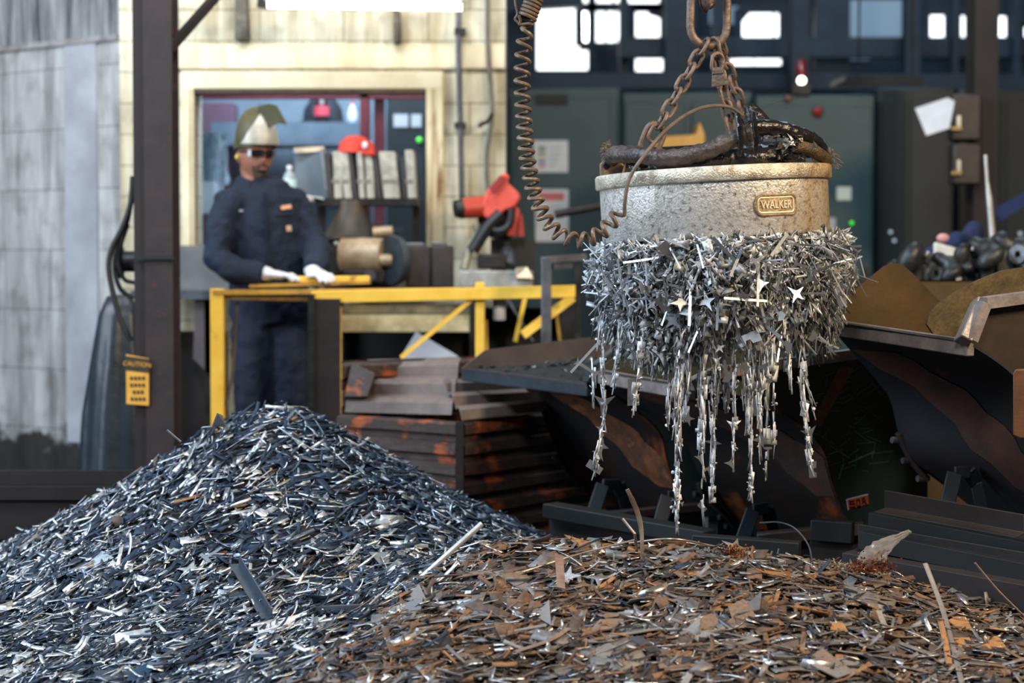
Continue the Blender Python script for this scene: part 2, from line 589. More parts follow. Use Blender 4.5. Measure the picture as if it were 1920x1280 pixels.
for i, group in enumerate(panes):
    xs = [p[0] for q in group for p in q]
    ys = [p[1] for q in group for p in q]
    x0, x1, y0, y1 = min(xs) - 4, max(xs) + 4, min(ys) - 5, max(ys) + 5
    fr = MB()
    for (pa, pb) in (((x0, y0), (x1, y0)), ((x1, y0), (x1, y1)), ((x1, y1), (x0, y1)), ((x0, y1), (x0, y0))):
        fr.bar(at(*pa, YF - 0.04), at(*pb, YF - 0.04), 0.07, 0.022, (0, 1, 0))
    wo = struct('window_%d' % (i + 2), fr, beam_m)
    for q in group:
        struct('pane', MB().prism([at(*p, YF - 0.02) for p in q], (0, 0.015, 0)), daylight, wo)
for i, (x0, y0, x1, y1) in enumerate([(1006, 138, 1092, 157), (1190, 139, 1240, 157), (1330, 12, 1385, 45), (1580, 0, 1720, 90), (1560, 102, 1630, 112)]):
    struct('window_%d' % (i + 20), MB().prism([at(x0, y1, YF - 0.02), at(x1, y1, YF - 0.02), at(x1, y0, YF - 0.02), at(x0, y0, YF - 0.02)], (0, 0.015, 0)), skyblue)
# steel framing of the far hall: girders and posts
for i, (x0, y0, x1, y1, Y, hgt) in enumerate([(940, 152, 1960, 165, 15.5, 0.12), (1160, 90, 1960, 100, 16.0, 0.16), (940, 10, 1090, 12, 16.4, 0.1)]):
    struct('trim_%d' % (i + 5), MB().bar(at(x0, y0, Y), at(x1, y1 - 10, Y), 0.15, hgt), beam_m)
for i, (x, wdt, Y) in enumerate([(1170, 0.07, 16.2), (1275, 0.24, 15.8), (1350, 0.12, 16.2), (1500, 0.14, 15.0), (1560, 0.28, 16.2), (1710, 0.12, 15.6), (1790, 0.05, 15.8), (1905, 0.06, 15.8)]):
    xx = at(x, 300, Y).x
    struct('trim_%d' % (i + 10), MB().mm((xx - wdt / 2, Y, 0), (xx + wdt / 2, Y + 0.15, 6)), beam_m)


# ------------------------------------------------------------------ electrical cabinets along the hall
def cabinet(name, label, x0, x1, ytop, Y, mat, depth=0.5, seam=None, group=None):
    X0, X1, Z = at(x0, 300, Y).x, at(x1, 300, Y).x, at(960, ytop, Y).z
    t = thing(name, label, 'cabinet', ((X0 + X1) / 2, Y + depth / 2, 0), group)
    MB().mm((X0, Y, 0), (X1, Y + depth, Z)).build('body', mat, t, bevel=0.012)
    xs = [X0] + ([at(s, 300, Y).x for s in seam] if seam else []) + [X1]
    for a, b in zip(xs, xs[1:]):
        d = MB().mm((a + 0.02, Y - 0.018, 0.12), (b - 0.02, Y, Z - 0.07)).build('door', mat, t, bevel=0.006)
        MB().mm((b - 0.07, Y - 0.045, 1.0), (b - 0.045, Y - 0.018, 1.14)).build('handle', dark_iron, d)
    return t


YC = 12.5
cb = cabinet('electrical_cabinet', 'dark teal electrical cabinet with two notices, beside the block booth', 950, 1163, 163, YC, teal, seam=[1150])
cabinet('electrical_cabinet', 'wide dark teal cabinet behind the lifting magnet and chains', 1166, 1410, 172, YC + 0.05, teal, seam=[1290])
cabinet('electrical_cabinet', 'teal control cabinet with red lamp and green light, right of the magnet', 1416, 1640, 178, YC - 0.15, teal)
cabinet('electrical_cabinet', 'black green cabinet behind the tilted white sheet of paper', 1644, 1790, 165, YC, teal_dark, seam=[1700])
cabinet('electrical_cabinet', 'black green cabinet at the right behind the dark red column', 1796, 1990, 168, YC + 0.2, teal_dark, seam=[1880])


def plate(name, label, cat, quad, Y, mat, th=0.004, group=None):
    o = MB().prism([at(*p, Y) for p in quad], (0, th, 0)).build(name, mat)
    return tag(o, label, cat, group)


def rect(x0, y0, x1, y1):
    return [(x0, y1), (x1, y1), (x1, y0), (x0, y0)]


yd = YC - 0.024
plate('vent_slot', 'dark vent slot near the top of the teal cabinet', 'vent', rect(1003, 177, 1065, 198), yd, M('vent_black', srgb(14, 18, 20)), 0.006)
nt1 = thing('notice', 'white table notice with coloured rows taped high on teal cabinet', 'notice', at(1033, 322, yd))
MB().prism([at(*p, yd) for p in rect(1000, 263, 1065, 323)], (0, 0.003, 0)).build('sheet', paper, nt1)
for k, (c, yy) in enumerate([((120, 120, 124), 275), ((150, 150, 154), 284), ((214, 202, 150), 292), ((120, 138, 190), 300), ((200, 150, 156), 308)]):
    MB().prism([at(*p, yd - 0.002) for p in rect(1009, yy, 1023, yy + 6)], (0, 0.002, 0)).build('swatch', M('swatch%d' % k, srgb(*c)), nt1)
    MB().prism([at(*p, yd - 0.002) for p in rect(1030, yy + 1, 1054 - 3 * k, yy + 4)], (0, 0.002, 0)).build('text_line', M('faint_ink', srgb(186, 188, 196)), nt1)
nt2 = thing('notice', 'white danger notice with red header low on teal cabinet', 'notice', at(1036, 453, yd))
MB().prism([at(*p, yd) for p in rect(1004, 355, 1066, 453)], (0, 0.003, 0)).build('sheet', paper, nt2)
MB().prism([at(*p, yd - 0.002) for p in rect(1010, 361, 1058, 376)], (0, 0.002, 0)).build('header', M('faded_red', srgb(206, 110, 112)), nt2)
for k in range(4):
    MB().prism([at(*p, yd - 0.002) for p in rect(1028, 384 + k * 7, 1056 - 4 * (k % 3), 388 + k * 7)], (0, 0.002, 0)).build('text_line', MATS['faint_ink'], nt2)
# lamps and switches of the control cabinet
yk = YC - 0.175
bl = thing('warning_beacon', 'red beacon with lit white lamp above the control cabinet', 'lamp', at(1502, 160, yk))
MB().mm(at(1488, 176, yk), at(1516, 160, yk + 0.09)).build('base', dark_iron, bl)
MB().lathe([(0.03, 0), (0.034, 0.07), (0.028, 0.1), (0.0, 0.105)], at(1502, 143, yk + 0.04), n=16).build('red_lens', M('red_glass', srgb(120, 20, 34), rough=0.2), bl)
MB().ball(at(1503, 151, yk + 0.01), 0.026, 14, 8).build('lit_lamp', M('lamp_white', (1, 1, 1, 1), emit=(1, 0.93, 0.78, 1), estr=6), bl)
for (x, y, r, c, e, lab, nm) in [(1533, 209, 0.026, (140, 20, 26), 0.25, 'red push button on the teal control cabinet', 'push_button'),
                                 (1597, 418, 0.013, (60, 190, 60), 1.6, 'small glowing green indicator light on control cabinet', 'indicator_light'),
                                 (1670, 435, 0.012, (190, 200, 215), 0.5, 'upper of two pale indicator lights on black cabinet', 'indicator_light'),
                                 (1677, 451, 0.012, (190, 200, 215), 0.5, 'lower of two pale indicator lights on black cabinet', 'indicator_light'),
                                 (1478, 184, 0.014, (170, 96, 80), 0.0, 'small orange pilot light beside the magnet chain', 'indicator_light'),
                                 (1913, 438, 0.013, (190, 200, 215), 0.5, 'pale indicator light at the far right', 'indicator_light')]:
    Yq = yk - 0.012 if x < 1640 else YC - 0.03 if x < 1790 else YC + 0.17
    cc = srgb(*c)
    t = thing(nm, lab, 'light', at(x, y, Yq))
    R = Matrix.Rotation(PI / 2, 3, 'X')
    MB().lathe([(r * 1.5, -0.001), (r * 1.5, 0.008), (r, 0.009)], at(x, y, Yq + 0.012), R, 16).build('bezel', dark_iron, t)
    MB().ball(at(x, y, Yq), r, 12, 8).build('lens', M('lens_%d' % x, cc, rough=0.3, emit=cc, estr=e), t)
plate('label_card', 'small cream label card on the teal control cabinet', 'label', rect(1569, 350, 1596, 375), yk - 0.002, M('cream_card', srgb(224, 222, 206)))
plate('label_card', 'small white tag low on the control cabinet beside the magnet', 'label', rect(1552, 408, 1567, 432), yk - 0.002, M('grey_card', srgb(170, 170, 170)))
plate('paper_sheet', 'tilted white sheet of paper hanging by the right column', 'paper', [(1737, 254), (1780, 240), (1790, 190), (1777, 183), (1716, 203)], 10.895, paper)
yb = thing('orange_machine', 'orange machine housing half hidden behind the lifting magnet', 'machine', at(1285, 480, 11.3))
MB().prism([at(*p, 11.3) for p in [(1225, 500), (1322, 500), (1322, 252), (1312, 228), (1306, 252), (1240, 256), (1225, 280)]], (0, 0.35, 0)).build('housing', M('orange_paint', srgb(214, 160, 74), srgb(190, 140, 64), 0.5, 0, 6), yb, bevel=0.01)
MB().mm((at(1225, 480, 11.3).x, 11.3, 0), (at(1322, 480, 11.3).x, 11.65, at(1300, 498, 11.3).z)).build('pedestal', dark_iron, yb)
pb = thing('overhead_sign', 'dark slanted sign board hanging above the control cabinet', 'sign', at(1640, 160, 13.2))
MB().prism([at(*p, 13.2) for p in [(1555, 160), (1730, 160), (1730, 143), (1588, 143)]], (0, 0.04, 0)).build('board', M('vent_black', srgb(14, 18, 20)), pb)
MB().bar(at(1556, 160, 13.18), at(1584, 146, 13.18), 0.02, 0.03).build('edge', grey_steel, pb)
for px_ in (1610, 1710):
    MB().tube([at(px_, 145, 13.22), at(px_, 145, 13.22) + Vector((0, 0, 3.2))], 0.008, 6).build('hanger', dark_iron, pb)
struct('trim_28', MB().mm((0, 13.1, at(1610, 145, 13.22).z + 3.2), (6, 13.35, at(1610, 145, 13.22).z + 3.4)), beam_m)
# right column with switch boxes and bar
ct = thing('steel_column', 'dark red steel column at the right with switch boxes', 'column', (at(1848, 300, 11.0).x, 11.1, 0))
cx = at(1848, 300, 11.0).x
MB().mm((cx - 0.065, 11.0, 0), (cx + 0.065, 11.02, 5)).build('flange', column_dk, ct)
MB().mm((cx - 0.01, 11.02, 0), (cx + 0.01, 11.2, 5)).build('web', column_dk, ct)
MB().mm((cx - 0.065, 11.2, 0), (cx + 0.065, 11.22, 5)).build('flange', column_dk, ct)
for k, (y0, y1) in enumerate([(180, 262), (272, 345)]):
    b = thing('switch_box', ['dark brown switch box beside the white paper on the column', 'lower dark brown switch box on the right column'][k], 'switch', at(1808, y1, 10.9))
    MB().mm(at(1787, y1, 10.9), at(1828, y0, 11.05)).build('body', M('brown_box', srgb(40, 32, 30), srgb(58, 48, 42), 0.5, 0, 9), b, bevel=0.01)
    MB().mm(at(1785, y1 - 24, 10.86), at(1800, y1 - 18, 10.9)).build('lever', M('brass', srgb(150, 128, 84), rough=0.4, metal=0.6), b)
    MB().mm(at(1795, y1 - 45, 10.885), at(1800, y1 - 25, 10.9)).build('label_strip', aluminium, b)
tag(MB().tube([at(1848, 290, 8.55), at(1851, 340, 8.55), at(1855, 372, 8.55), at(1866, 505, 8.55)], [0.009, 0.009, 0.015, 0.015], 10).build('steel_rod', aluminium), 'bright upright steel rod standing in front of the right column', 'rod')
tag(MB().bar(at(1868, 404, 11.6), at(1960, 350, 11.6), 0.05, 0.07).build('blue_strap', M('blue_strap', srgb(24, 52, 110), srgb(18, 40, 92), 0.6, 0, 8)), 'blue diagonal strap behind the right column', 'strap')

# ------------------------------------------------------------------ booth front: lamp, pipes, brackets
fl = thing('fluorescent_lamp', 'white fluorescent batten lamp glowing above the booth window', 'lamp', at(682, -10, 9.5))
MB().bar(at(498, -6, 9.5), at(868, 0, 9.5), 0.12, 0.05).build('housing', M('lamp_housing', srgb(200, 200, 204)), fl, bevel=0.006)
MB().tube([at(502, 7, 9.47), at(866, 12, 9.47)], 0.021, 14).build('tube', M('lit_tube', (1, 1, 1, 1), emit=(1, 0.98, 0.94, 1), estr=7), fl)
MB().bar(at(484, 2, 9.5), at(500, 4, 9.5), 0.05, 0.06).build('end_cap', dark_iron, fl)
for k, px in enumerate((560, 810)):
    MB().tube([at(px, -4, 9.5), at(px, -320, 9.5)], 0.006, 6).build('hanger', grey_steel, fl)
pp = thing('conduit_pipe', 'grey conduit pipe running down the booth wall right of the window', 'pipe', at(862, 370, 9.93))
MB().tube([at(858, -200, 9.93), at(860, 100, 9.93), at(866, 372, 9.93)], 0.015, 10).build('pipe', grey_steel, pp)
for y in (60, 235):
    MB().mm(at(852, y + 4, 9.91), at(874, y - 4, 9.99)).build('clamp', dark_iron, pp)
cbm = M('dusty_cable', srgb(118, 112, 102), srgb(84, 78, 70), 0.7, 0, 12)
tag(MB().tube(curve_pts([at(916, -200, 9.96), at(914, 60, 9.96), at(920, 160, 9.96), at(922, 220, 9.96), at(912, 300, 9.96), at(918, 400, 9.96)], 6), 0.012, 8).build('cable', cbm), 'dusty cable down the right edge of the booth wall', 'cable')
tag(MB().tube(curve_pts([at(922, 214, 9.93), at(914, 228, 9.9), at(904, 232, 9.86), at(898, 238, 9.86)], 6), 0.010, 8).build('wall_hook', dark_iron), 'black hook sticking out of the booth wall', 'hook')
brm = M('weathered_bracket', srgb(112, 104, 90), srgb(60, 54, 46), 0.7, 0.2, 12, 0.2)
for k, q in enumerate([[(440, 74), (466, 74), (462, -20), (440, -20)], [(737, 80), (751, 80), (749, 18), (737, 18)]]):
    tag(MB().prism([at(*p, 9.9) for p in q], (0, 0.1, 0)).build('wall_bracket', brm, bevel=0.006),
        ['weathered steel bracket above the left of the booth window', 'narrow grey steel bracket hanging under the lamp'][k], 'bracket')
# ------------------------------------------------------------------ inside the booth
def inner(name, label, cat, mb, mat, group=None):
    return tag(mb.build(name, mat), label, cat, group)


sh = thing('wall_shelf', 'dark grey shelf inside the booth carrying bottles', 'shelf', at(600, 270, 11.5))
MB().mm(at(395, 272, 11.35), at(690, 238, 11.75)).build('board', M('shelf_grey', srgb(112, 128, 142), srgb(88, 102, 114), 0.5, 0, 3), sh)
MB().mm(at(410, 330, 11.7), at(420, 272, 11.75)).build('bracket', dark_iron, sh)
MB().mm(at(660, 330, 11.7), at(670, 272, 11.75)).build('bracket', dark_iron, sh)


def bottle(name, label, px, y0, y1, Y, r, mats, prof):
    t = thing(name, label, 'bottle', at(px, y1, Y))
    z0, z1 = at(px, y1, Y).z, at(px, y0, Y).z
    H = z1 - z0
    c = Vector((at(px, y1, Y).x, Y, z0))
    MB().lathe([(r * a, H * b) for a, b in prof], c, n=18).build('body', mats[0], t)
    MB().lathe([(r * 1.03, H * 0.3), (r * 1.03, H * 0.58)], c, n=18).build('label_band', mats[1], t)
    MB().lathe([(r * 0.42, H * 0.9), (r * 0.42, H)], c, n=14).build('cap', mats[2], t)
    return t


PB = [(0.85, 0), (1, 0.05), (1, 0.55), (0.85, 0.7), (0.4, 0.84), (0.36, 0.92)]
clear = M('clear_plastic', srgb(206, 218, 224), rough=0.15)
clear.node_tree.nodes['Principled BSDF'].inputs['Transmission Weight'].default_value = 0.6
bottle('soda_bottle', 'dark soda bottle with a red label on the booth shelf', 603, 172, 237, 11.45, 0.043, (M('cola_brown', srgb(44, 26, 28), rough=0.15), M('red_label', srgb(206, 70, 84)), M('red_cap', srgb(200, 60, 70))), PB)
bottle('spray_bottle', 'pale spray bottle with red cap at the shelf end', 661, 190, 237, 11.45, 0.026, (M('pale_bottle', srgb(176, 190, 200), rough=0.3), paper, M('red_cap', srgb(200, 60, 70))), PB)
inner('black_hat', 'black shop cap lying behind the soda bottle', 'hat', MB().lathe([(0.15, 0), (0.16, 0.02), (0.12, 0.03), (0.11, 0.1), (0.07, 0.16), (0.0, 0.17)], at(606, 237, 11.6), n=24), M('black_cloth', srgb(24, 30, 38), rough=0.8))
inner('storage_box', 'pale grey cardboard box inside the booth at the far left', 'box', MB().mm(at(362, 400, 11.0), at(420, 345, 11.4)), M('grey_board', srgb(190, 196, 200), srgb(160, 168, 174), 0.7, 0, 5))
inner('pin_board', 'large grey board on the booth back wall above shelf', 'board', MB().mm(at(490, 250, 11.86), at(690, 190, 11.9)), M('board_grey', srgb(126, 142, 152), srgb(100, 114, 124), 0.6, 0, 3))
# hanging coat
rows = []
for i in range(9):
    v = i / 8
    rows.append([at(402 + (k - 8) * (2.2 + 0.9 * math.sin(v * PI)), 250 + 95 * v, 11.2 - 0.03 * math.cos((k - 8) * 0.4) + 0.012 * math.sin(k * 2.3 + v * 5)) for k in range(17)])
inner('hanging_coat', 'crumpled pale grey coat hanging inside the booth window', 'coat', MB().sheet(rows, 0.03), M('pale_coat', srgb(150, 166, 174), srgb(112, 128, 138), 0.8, 0, 20, 0.3))
# red frames
dr = thing('red_door_frame', 'dark red steel door frame inside the booth', 'door frame', at(705, 460, 11.0))
MB().mm(at(676, 520, 11.0), at(694, 168, 11.1)).build('post', redpost, dr)
MB().mm(at(702, 520, 11.05), at(722, 168, 11.15)).build('post', redpost, dr)
MB().mm(at(366, 184, 11.0), at(830, 168, 11.1)).build('lintel', redpost, dr)
inner('red_locker', 'dark red locker inside the booth behind the worker', 'locker', MB().mm((at(366, 300, 11.7).x, 11.6, 0), (at(440, 300, 11.7).x, 11.85, 2.1)), M('faded_red_paint', srgb(120, 84, 100), srgb(98, 72, 88), 0.6, 0, 3))
inner('breaker_panel', 'black green breaker panel inside the booth behind the red frame', 'panel', MB().mm((at(725, 300, 11.5).x, 11.5, 0.0), (at(800, 300, 11.5).x, 11.8, at(800, 180, 11.5).z)), teal_dark)
plate('label_card', 'pale label card on the breaker panel, left of two', 'label', rect(738, 214, 765, 238), 11.49, M('grey_card', srgb(170, 170, 170)))
plate('label_card', 'pale label card on the breaker panel, right of two', 'label', rect(771, 214, 790, 238), 11.49, M('grey_card', srgb(170, 170, 170)))
inner('indicator_light', 'green pilot light on the breaker panel in the booth', 'light', MB().ball(at(786, 262, 11.48), 0.016, 12, 8), M('green_lamp', srgb(90, 200, 60), emit=srgb(90, 220, 60), estr=1.4))
# ------------------------------------------------------------------ work bench and what stands on it
YB = 9.35
zb = 1.055
bt = thing('work_bench', 'cluttered steel work bench with pale apron under the booth window', 'bench', (-0.4, 9.6, 0))
xb0, xb1 = at(600, 500, YB).x, at(1080, 500, YB).x
MB().mm((xb0, YB, zb - 0.04), (xb1, 9.92, zb)).build('top', dark_iron, bt, bevel=0.006)
MB().mm((xb0 + 0.1, YB + 0.02, at(700, 622, YB).z), (at(890, 500, YB).x, YB + 0.06, at(700, 590, YB).z)).build('apron', M('pale_apron', srgb(214, 202, 160), srgb(150, 134, 96), 0.7, 0, 7, 0.1), bt)
MB().mm((xb0 + 0.1, YB + 0.05, at(700, 588, YB).z), (at(890, 500, YB).x, 9.6, at(700, 572, YB).z)).build('lower_shelf', M('pale_shelf', srgb(150, 138, 104), srgb(80, 74, 60), 0.7, 0, 7), bt)
for x in (xb0 + 0.04, at(892, 500, YB).x, xb1 - 0.04):
    for y in (YB + 0.04, 9.86):
        MB().mm((x - 0.03, y - 0.03, 0), (x + 0.03, y + 0.03, zb - 0.04)).build('leg', dark_iron, bt)
gt = thing('side_bench', 'grey bench surface left of the worker behind the column', 'bench', at(340, 545, 9.6))
xa0, xa1 = at(255, 500, 9.6).x, at(420, 500, 9.6).x
z1 = at(340, 545, 9.45).z
MB().mm((xa0, 9.45, z1 - 0.04), (xa1, 9.85, z1)).build('top', grey_steel, gt)
MB().mm((xa0, 9.83, z1), (xa1, 9.86, at(340, 460, 9.83).z)).build('backsplash', M('grey_sheet', srgb(118, 118, 116), srgb(92, 92, 92), 0.6, 0.2, 4), gt)
for x in (xa0 + 0.05, xa1 - 0.05):
    MB().mm((x - 0.03, 9.5, 0), (x + 0.03, 9.56, z1 - 0.04)).build('leg', dark_iron, gt)
MB().mm((xa0 + .1, 9.7, 0.0), (xa1, 9.72, z1 - 0.2)).build('back_panel', brownsteel, gt)
MB().prism([at(*p, 9.5) for p in [(362, 672), (396, 706), (396, 560), (366, 560)]], (0, 0.03, 0)).build('side_panel', M('mauve_steel', srgb(88, 78, 80), srgb(70, 60, 62), 0.7, 0.1, 6), gt)

# row of binders standing on a small shelf above the bench
rs = thing('rack_shelf', 'dark steel shelf over the bench carrying binders', 'shelf', at(690, 385, 9.75))
MB().mm(at(590, 385, 9.7), at(788, 374, 9.95)).build('board', dark_iron, rs)
for px in (600, 780):
    z = at(px, 385, 9.8).z
    x = at(px, 385, 9.8).x
    MB().mm((x - 0.02, 9.86, zb), (x + 0.02, 9.9, z)).build('leg', dark_iron, rs)
binder_m = [M('binder_pale', srgb(190, 188, 178), srgb(140, 138, 128), 0.6, 0, 14, c3=srgb(206, 204, 196)), M('binder_dark', srgb(56, 54, 52), srgb(36, 36, 36), 0.6, 0, 9)]
zs = at(690, 374, 9.7).z
pal = binder_m[0]
lab = ['first', 'second', 'third', 'fourth', 'fifth', 'sixth', 'seventh', 'eighth', 'ninth', 'tenth']
for k, (x0, x1, d) in enumerate([(614, 627, 1), (627, 644, 0), (646, 662, 0), (663, 673, 1), (674, 686, 0), (688, 704, 0), (705, 719, 1), (720, 752, 0), (755, 765, 1), (765, 782, 0)]):
    X0, X1 = at(x0, 300, 9.72).x, at(x1, 300, 9.72).x - 0.003
    top = at(600, 281 + (k % 3) * 3 + (6 if d else 0), 9.72).z
    b = thing('binder', ('dark' if d else 'pale grey worn') + ' binder, %s from the left in the shelf row' % lab[k], 'binder', ((X0 + X1) / 2, 9.8, zs), 'binders on the bench shelf')
    lean = 0.012 * math.sin(k * 1.7)
    MB().hexa([(X0, 9.72, zs), (X1, 9.72, zs), (X1, 9.93, zs), (X0, 9.93, zs), (X0 - 0.02 + lean, 9.72, top), (X1 - 0.02 + lean, 9.72, top), (X1 - 0.02 + lean, 9.93, top), (X0 - 0.02 + lean, 9.93, top)]).build('cover', binder_m[d], b, bevel=0.004)
    if not d:
        MB().mm((X0 - 0.012, 9.716, zs + 0.08), (X1 - 0.018, 9.72, zs + 0.1)).build('spine_label', M('binder_strip', srgb(120, 118, 112)), b)
ph = thing('picture_frame', 'white framed grey panel leaning left of the binders', 'frame', at(585, 374, 9.8))
for a, b in (((551, 282), (607, 279)), ((605, 279), (618, 373)), ((552, 372), (618, 373))):
    MB().bar(at(*a, 9.8), at(*b, 9.86), 0.02, 0.024).build('rail', aluminium, ph)
MB().prism([at(*p, 9.84) for p in [(552, 372), (616, 372), (606, 282), (552, 284)]], (0, 0.01, 0)).build('panel', M('grey_panel', srgb(98, 110, 120), srgb(84, 96, 106), 0.5, 0, 3), ph)
bottle('water_bottle', 'clear water bottle standing beside the worker shoulder', 543, 310, 372, 9.75, 0.034, (clear, M('pale_label', srgb(190, 214, 220)), paper), PB)
inner('paper_sheet', 'crumpled white paper on the shelf by the water bottle', 'paper', MB().sheet([[at(558 + 7 * i, 374 - 2 * math.sin(i * 0.8) * (j % 2) - 5 * math.sin(PI * i / 7), 9.66 + 0.03 * j) for i in range(8)] for j in range(4)], 0.004), paper)
rc = thing('red_hat', 'red cap with white badge lying on the row of binders', 'hat', at(668, 285, 9.8))
MB().lathe([(0.088, 0), (0.086, 0.02), (0.075, 0.055), (0.045, 0.08), (0, 0.088)], at(665, 287, 9.8), n=24, wob=lambda a, z: 1 + 0.06 * math.sin(3 * a + 1)).build('crown', M('red_cloth', srgb(216, 72, 56), srgb(190, 56, 46), 0.8, 0, 14, 0.2), rc)
MB().prism([at(*p, 9.7) for p in [(676, 290), (704, 292), (700, 268), (684, 262)]], (0, 0.05, 0)).build('peak', MATS['red_cloth'], rc, bevel=0.008)
MB().ball(at(684, 272, 9.69), (0.014, 0.006, 0.018), 10, 6).build('badge', paper, rc)

# bench grinder
gr = thing('bench_grinder', 'old bench grinder with pale motor drum and two dark wheels', 'grinder', at(690, 532, 9.45))
R_ = Matrix.Rotation(PI / 2, 3, 'Y') @ Matrix.Rotation(0.0, 3, 'Z')
ax = Matrix.Rotation(math.radians(-12), 3, 'Z') @ Matrix.Rotation(PI / 2, 3, 'Y')
cG = at(680, 480, 9.5)
MB().lathe([(0.06, -0.11), (0.085, -0.1), (0.088, 0.0), (0.085, 0.1), (0.06, 0.11)], cG, ax, 28).build('motor', tan_metal, gr)
MB().lathe([(0.0, -0.16), (0.125, -0.155), (0.13, -0.12), (0.1, -0.11)], at(640, 490, 9.45), ax, 28).build('wheel_guard', dark_iron, gr)
MB().lathe([(0.02, -0.02), (0.115, -0.018), (0.12, 0.0), (0.115, 0.018), (0.02, 0.02)], at(738, 488, 9.42), Matrix.Rotation(math.radians(38), 3, 'Z') @ Matrix.Rotation(PI / 2, 3, 'Y'), 28).build('grinding_wheel', M('blue_grey_wheel', srgb(66, 74, 80), srgb(44, 50, 56), 0.6, 0.1, 14), gr)
MB().lathe([(0.03, -0.03), (0.03, 0.03)], at(726, 488, 9.42), ax, 14).build('arbor', tan_metal, gr)
MB().mm(at(640, 532, 9.43), at(726, 505, 9.6)).build('base', dark_iron, gr, bevel=0.01)
MB().lathe([(0.0, -0.012), (0.028, -0.01), (0.028, 0.012)], at(694, 517, 9.4), Matrix.Rotation(PI / 2, 3, 'X'), 16).build('knob', grey_steel, gr)
MB().ball(at(630, 457, 9.36), 0.013, 10, 6).build('bolt', aluminium, gr)
MB().ball(at(615, 482, 9.36), 0.009, 10, 6).build('bolt', aluminium, gr)
# flared cast pedestal with cylinder on it
fp = thing('cast_pedestal', 'flared dark cast iron pedestal behind the grinder motor', 'pedestal', at(660, 450, 9.75))
zq = at(660, 448, 9.75)
MB().lathe([(0.15, 0), (0.15, 0.01), (0.13, 0.03), (0.095, 0.09), (0.075, 0.15), (0.072, 0.19)], zq, n=28).build('flare', M('dark_umber_iron', srgb(74, 66, 58), srgb(50, 45, 41), 0.5, 0.3, 6), fp)
MB().mm((zq.x - 0.13, 9.68, zb), (zq.x + 0.2, 9.85, zq.z)).build('block', dark_iron, fp)
inner('tan_roll', 'short tan roll lying on the pedestal ledge', 'roll', MB().tube([at(700, 436, 9.66), at(736, 434, 9.66)], 0.028, 16), tan_metal)
# dark blocks
for k, (x0, x1, y0) in enumerate([(760, 808, 462), (808, 850, 460)]):
    b = thing('steel_block', ['rusty dark steel block right of the grinder wheel', 'square dark steel block left of the chop saw'][k], 'block', at((x0 + x1) / 2, 530, 9.5))
    zt_ = at(x0, y0, 9.45).z
    X0, X1 = at(x0, 300, 9.45).x, at(x1, 300, 9.45).x - 0.004
    MB().mm((X0, 9.45, zb), (X1, 9.62, zt_)).build('body', M('plum_steel', srgb(62, 54, 54), srgb(44, 38, 39), 0.6, 0.2, 8, 0.2), b, bevel=0.008)
    MB().mm((X0, 9.46, zt_), (X1 - 0.03, 9.6, zt_ + 0.018)).build('cap_plate', castgrey, b, bevel=0.004)
# red chop saw
cs = thing('chop_saw', 'red chop saw with raised head and pale base on bench', 'saw', at(925, 528, 9.55))
MB().mm((at(862, 500, 9.4).x, 9.42, zb), (at(1000, 500, 9.4).x, 9.75, at(900, 507, 9.42).z)).build('base', M('pale_cast_base', srgb(176, 176, 172), srgb(120, 118, 112), 0.5, 0.2, 8, 0.2), cs, bevel=0.008)
MB().hexa([at(968, 520, 9.38), at(1000, 522, 9.4), at(1000, 522, 9.6), at(968, 520, 9.6), at(966, 502, 9.38), at(988, 500, 9.4), at(988, 500, 9.6), at(966, 502, 9.6)]).build('foot', aluminium, cs)
MB().mm(at(895, 504, 9.5), at(950, 476, 9.62)).build('vice', dark_iron, cs, bevel=0.01)
MB().tube([at(952, 500, 9.55), at(952, 470, 9.6)], 0.04, 12).build('clamp', grey_steel, cs)
MB().tube(curve_pts([at(870, 505, 9.5), at(880, 465, 9.52), at(895, 440, 9.55), at(893, 420, 9.55)], 5), 0.022, 10).build('arm', M('pale_arm', srgb(170, 168, 148), srgb(110, 106, 90), 0.5, 0.3, 9), cs)
MB().tube([at(866, 391, 9.52), at(905, 388, 9.55), at(926, 384, 9.57)], [0.048, 0.052, 0.05], 18).build('motor', redpaint, cs)
MB().tube([at(853, 392, 9.51), at(866, 391, 9.52)], [0.04, 0.05], 18).build('motor_cap', black_rub, cs)
MB().prism([at(*p, 9.5) for p in [(903, 384), (912, 358), (946, 322), (956, 330), (952, 342), (974, 362), (976, 372), (966, 388), (948, 394), (928, 412), (908, 408)]], (0, 0.07, 0)).build('blade_guard', M('faded_red_guard', srgb(222, 92, 78), srgb(200, 66, 52), 0.5, 0, 9), cs, bevel=0.01)
MB().prism([at(*p, 9.48) for p in [(918, 352), (938, 328), (950, 332), (926, 362)]], (0, 0.02, 0)).build('nose', M('deep_red', srgb(140, 34, 36)), cs)
MB().lathe([(0.0, -0.01), (0.105, -0.008), (0.105, 0.008), (0.0, 0.01)], at(936, 408, 9.6), Matrix.Rotation(PI / 2, 3, 'X'), 28).build('blade', M('dark_disc', srgb(50, 48, 48), srgb(34, 33, 34), 0.5, 0.4, 20), cs)
MB().tube(curve_pts([at(960, 392, 9.48), at(955, 420, 9.48), at(940, 432, 9.48), at(925, 430, 9.5)], 6), 0.018, 8).build('cord_loop', black_rub, cs)
MB().tube(curve_pts([at(940, 400, 9.5), at(915, 425, 9.5), at(886, 470, 9.5)], 5), 0.03, 8).build('pivot', black_rub, cs)
MB().prism([at(*p, 9.52) for p in [(950, 442), (968, 444), (975, 392), (964, 386)]], (0, 0.04, 0)).build('handle', redpaint, cs, bevel=0.006)
MB().prism([at(*p, 9.55) for p in [(972, 443), (983, 443), (980, 405), (974, 398)]], (0, 0.03, 0)).build('guard_tip', redpaint, cs)
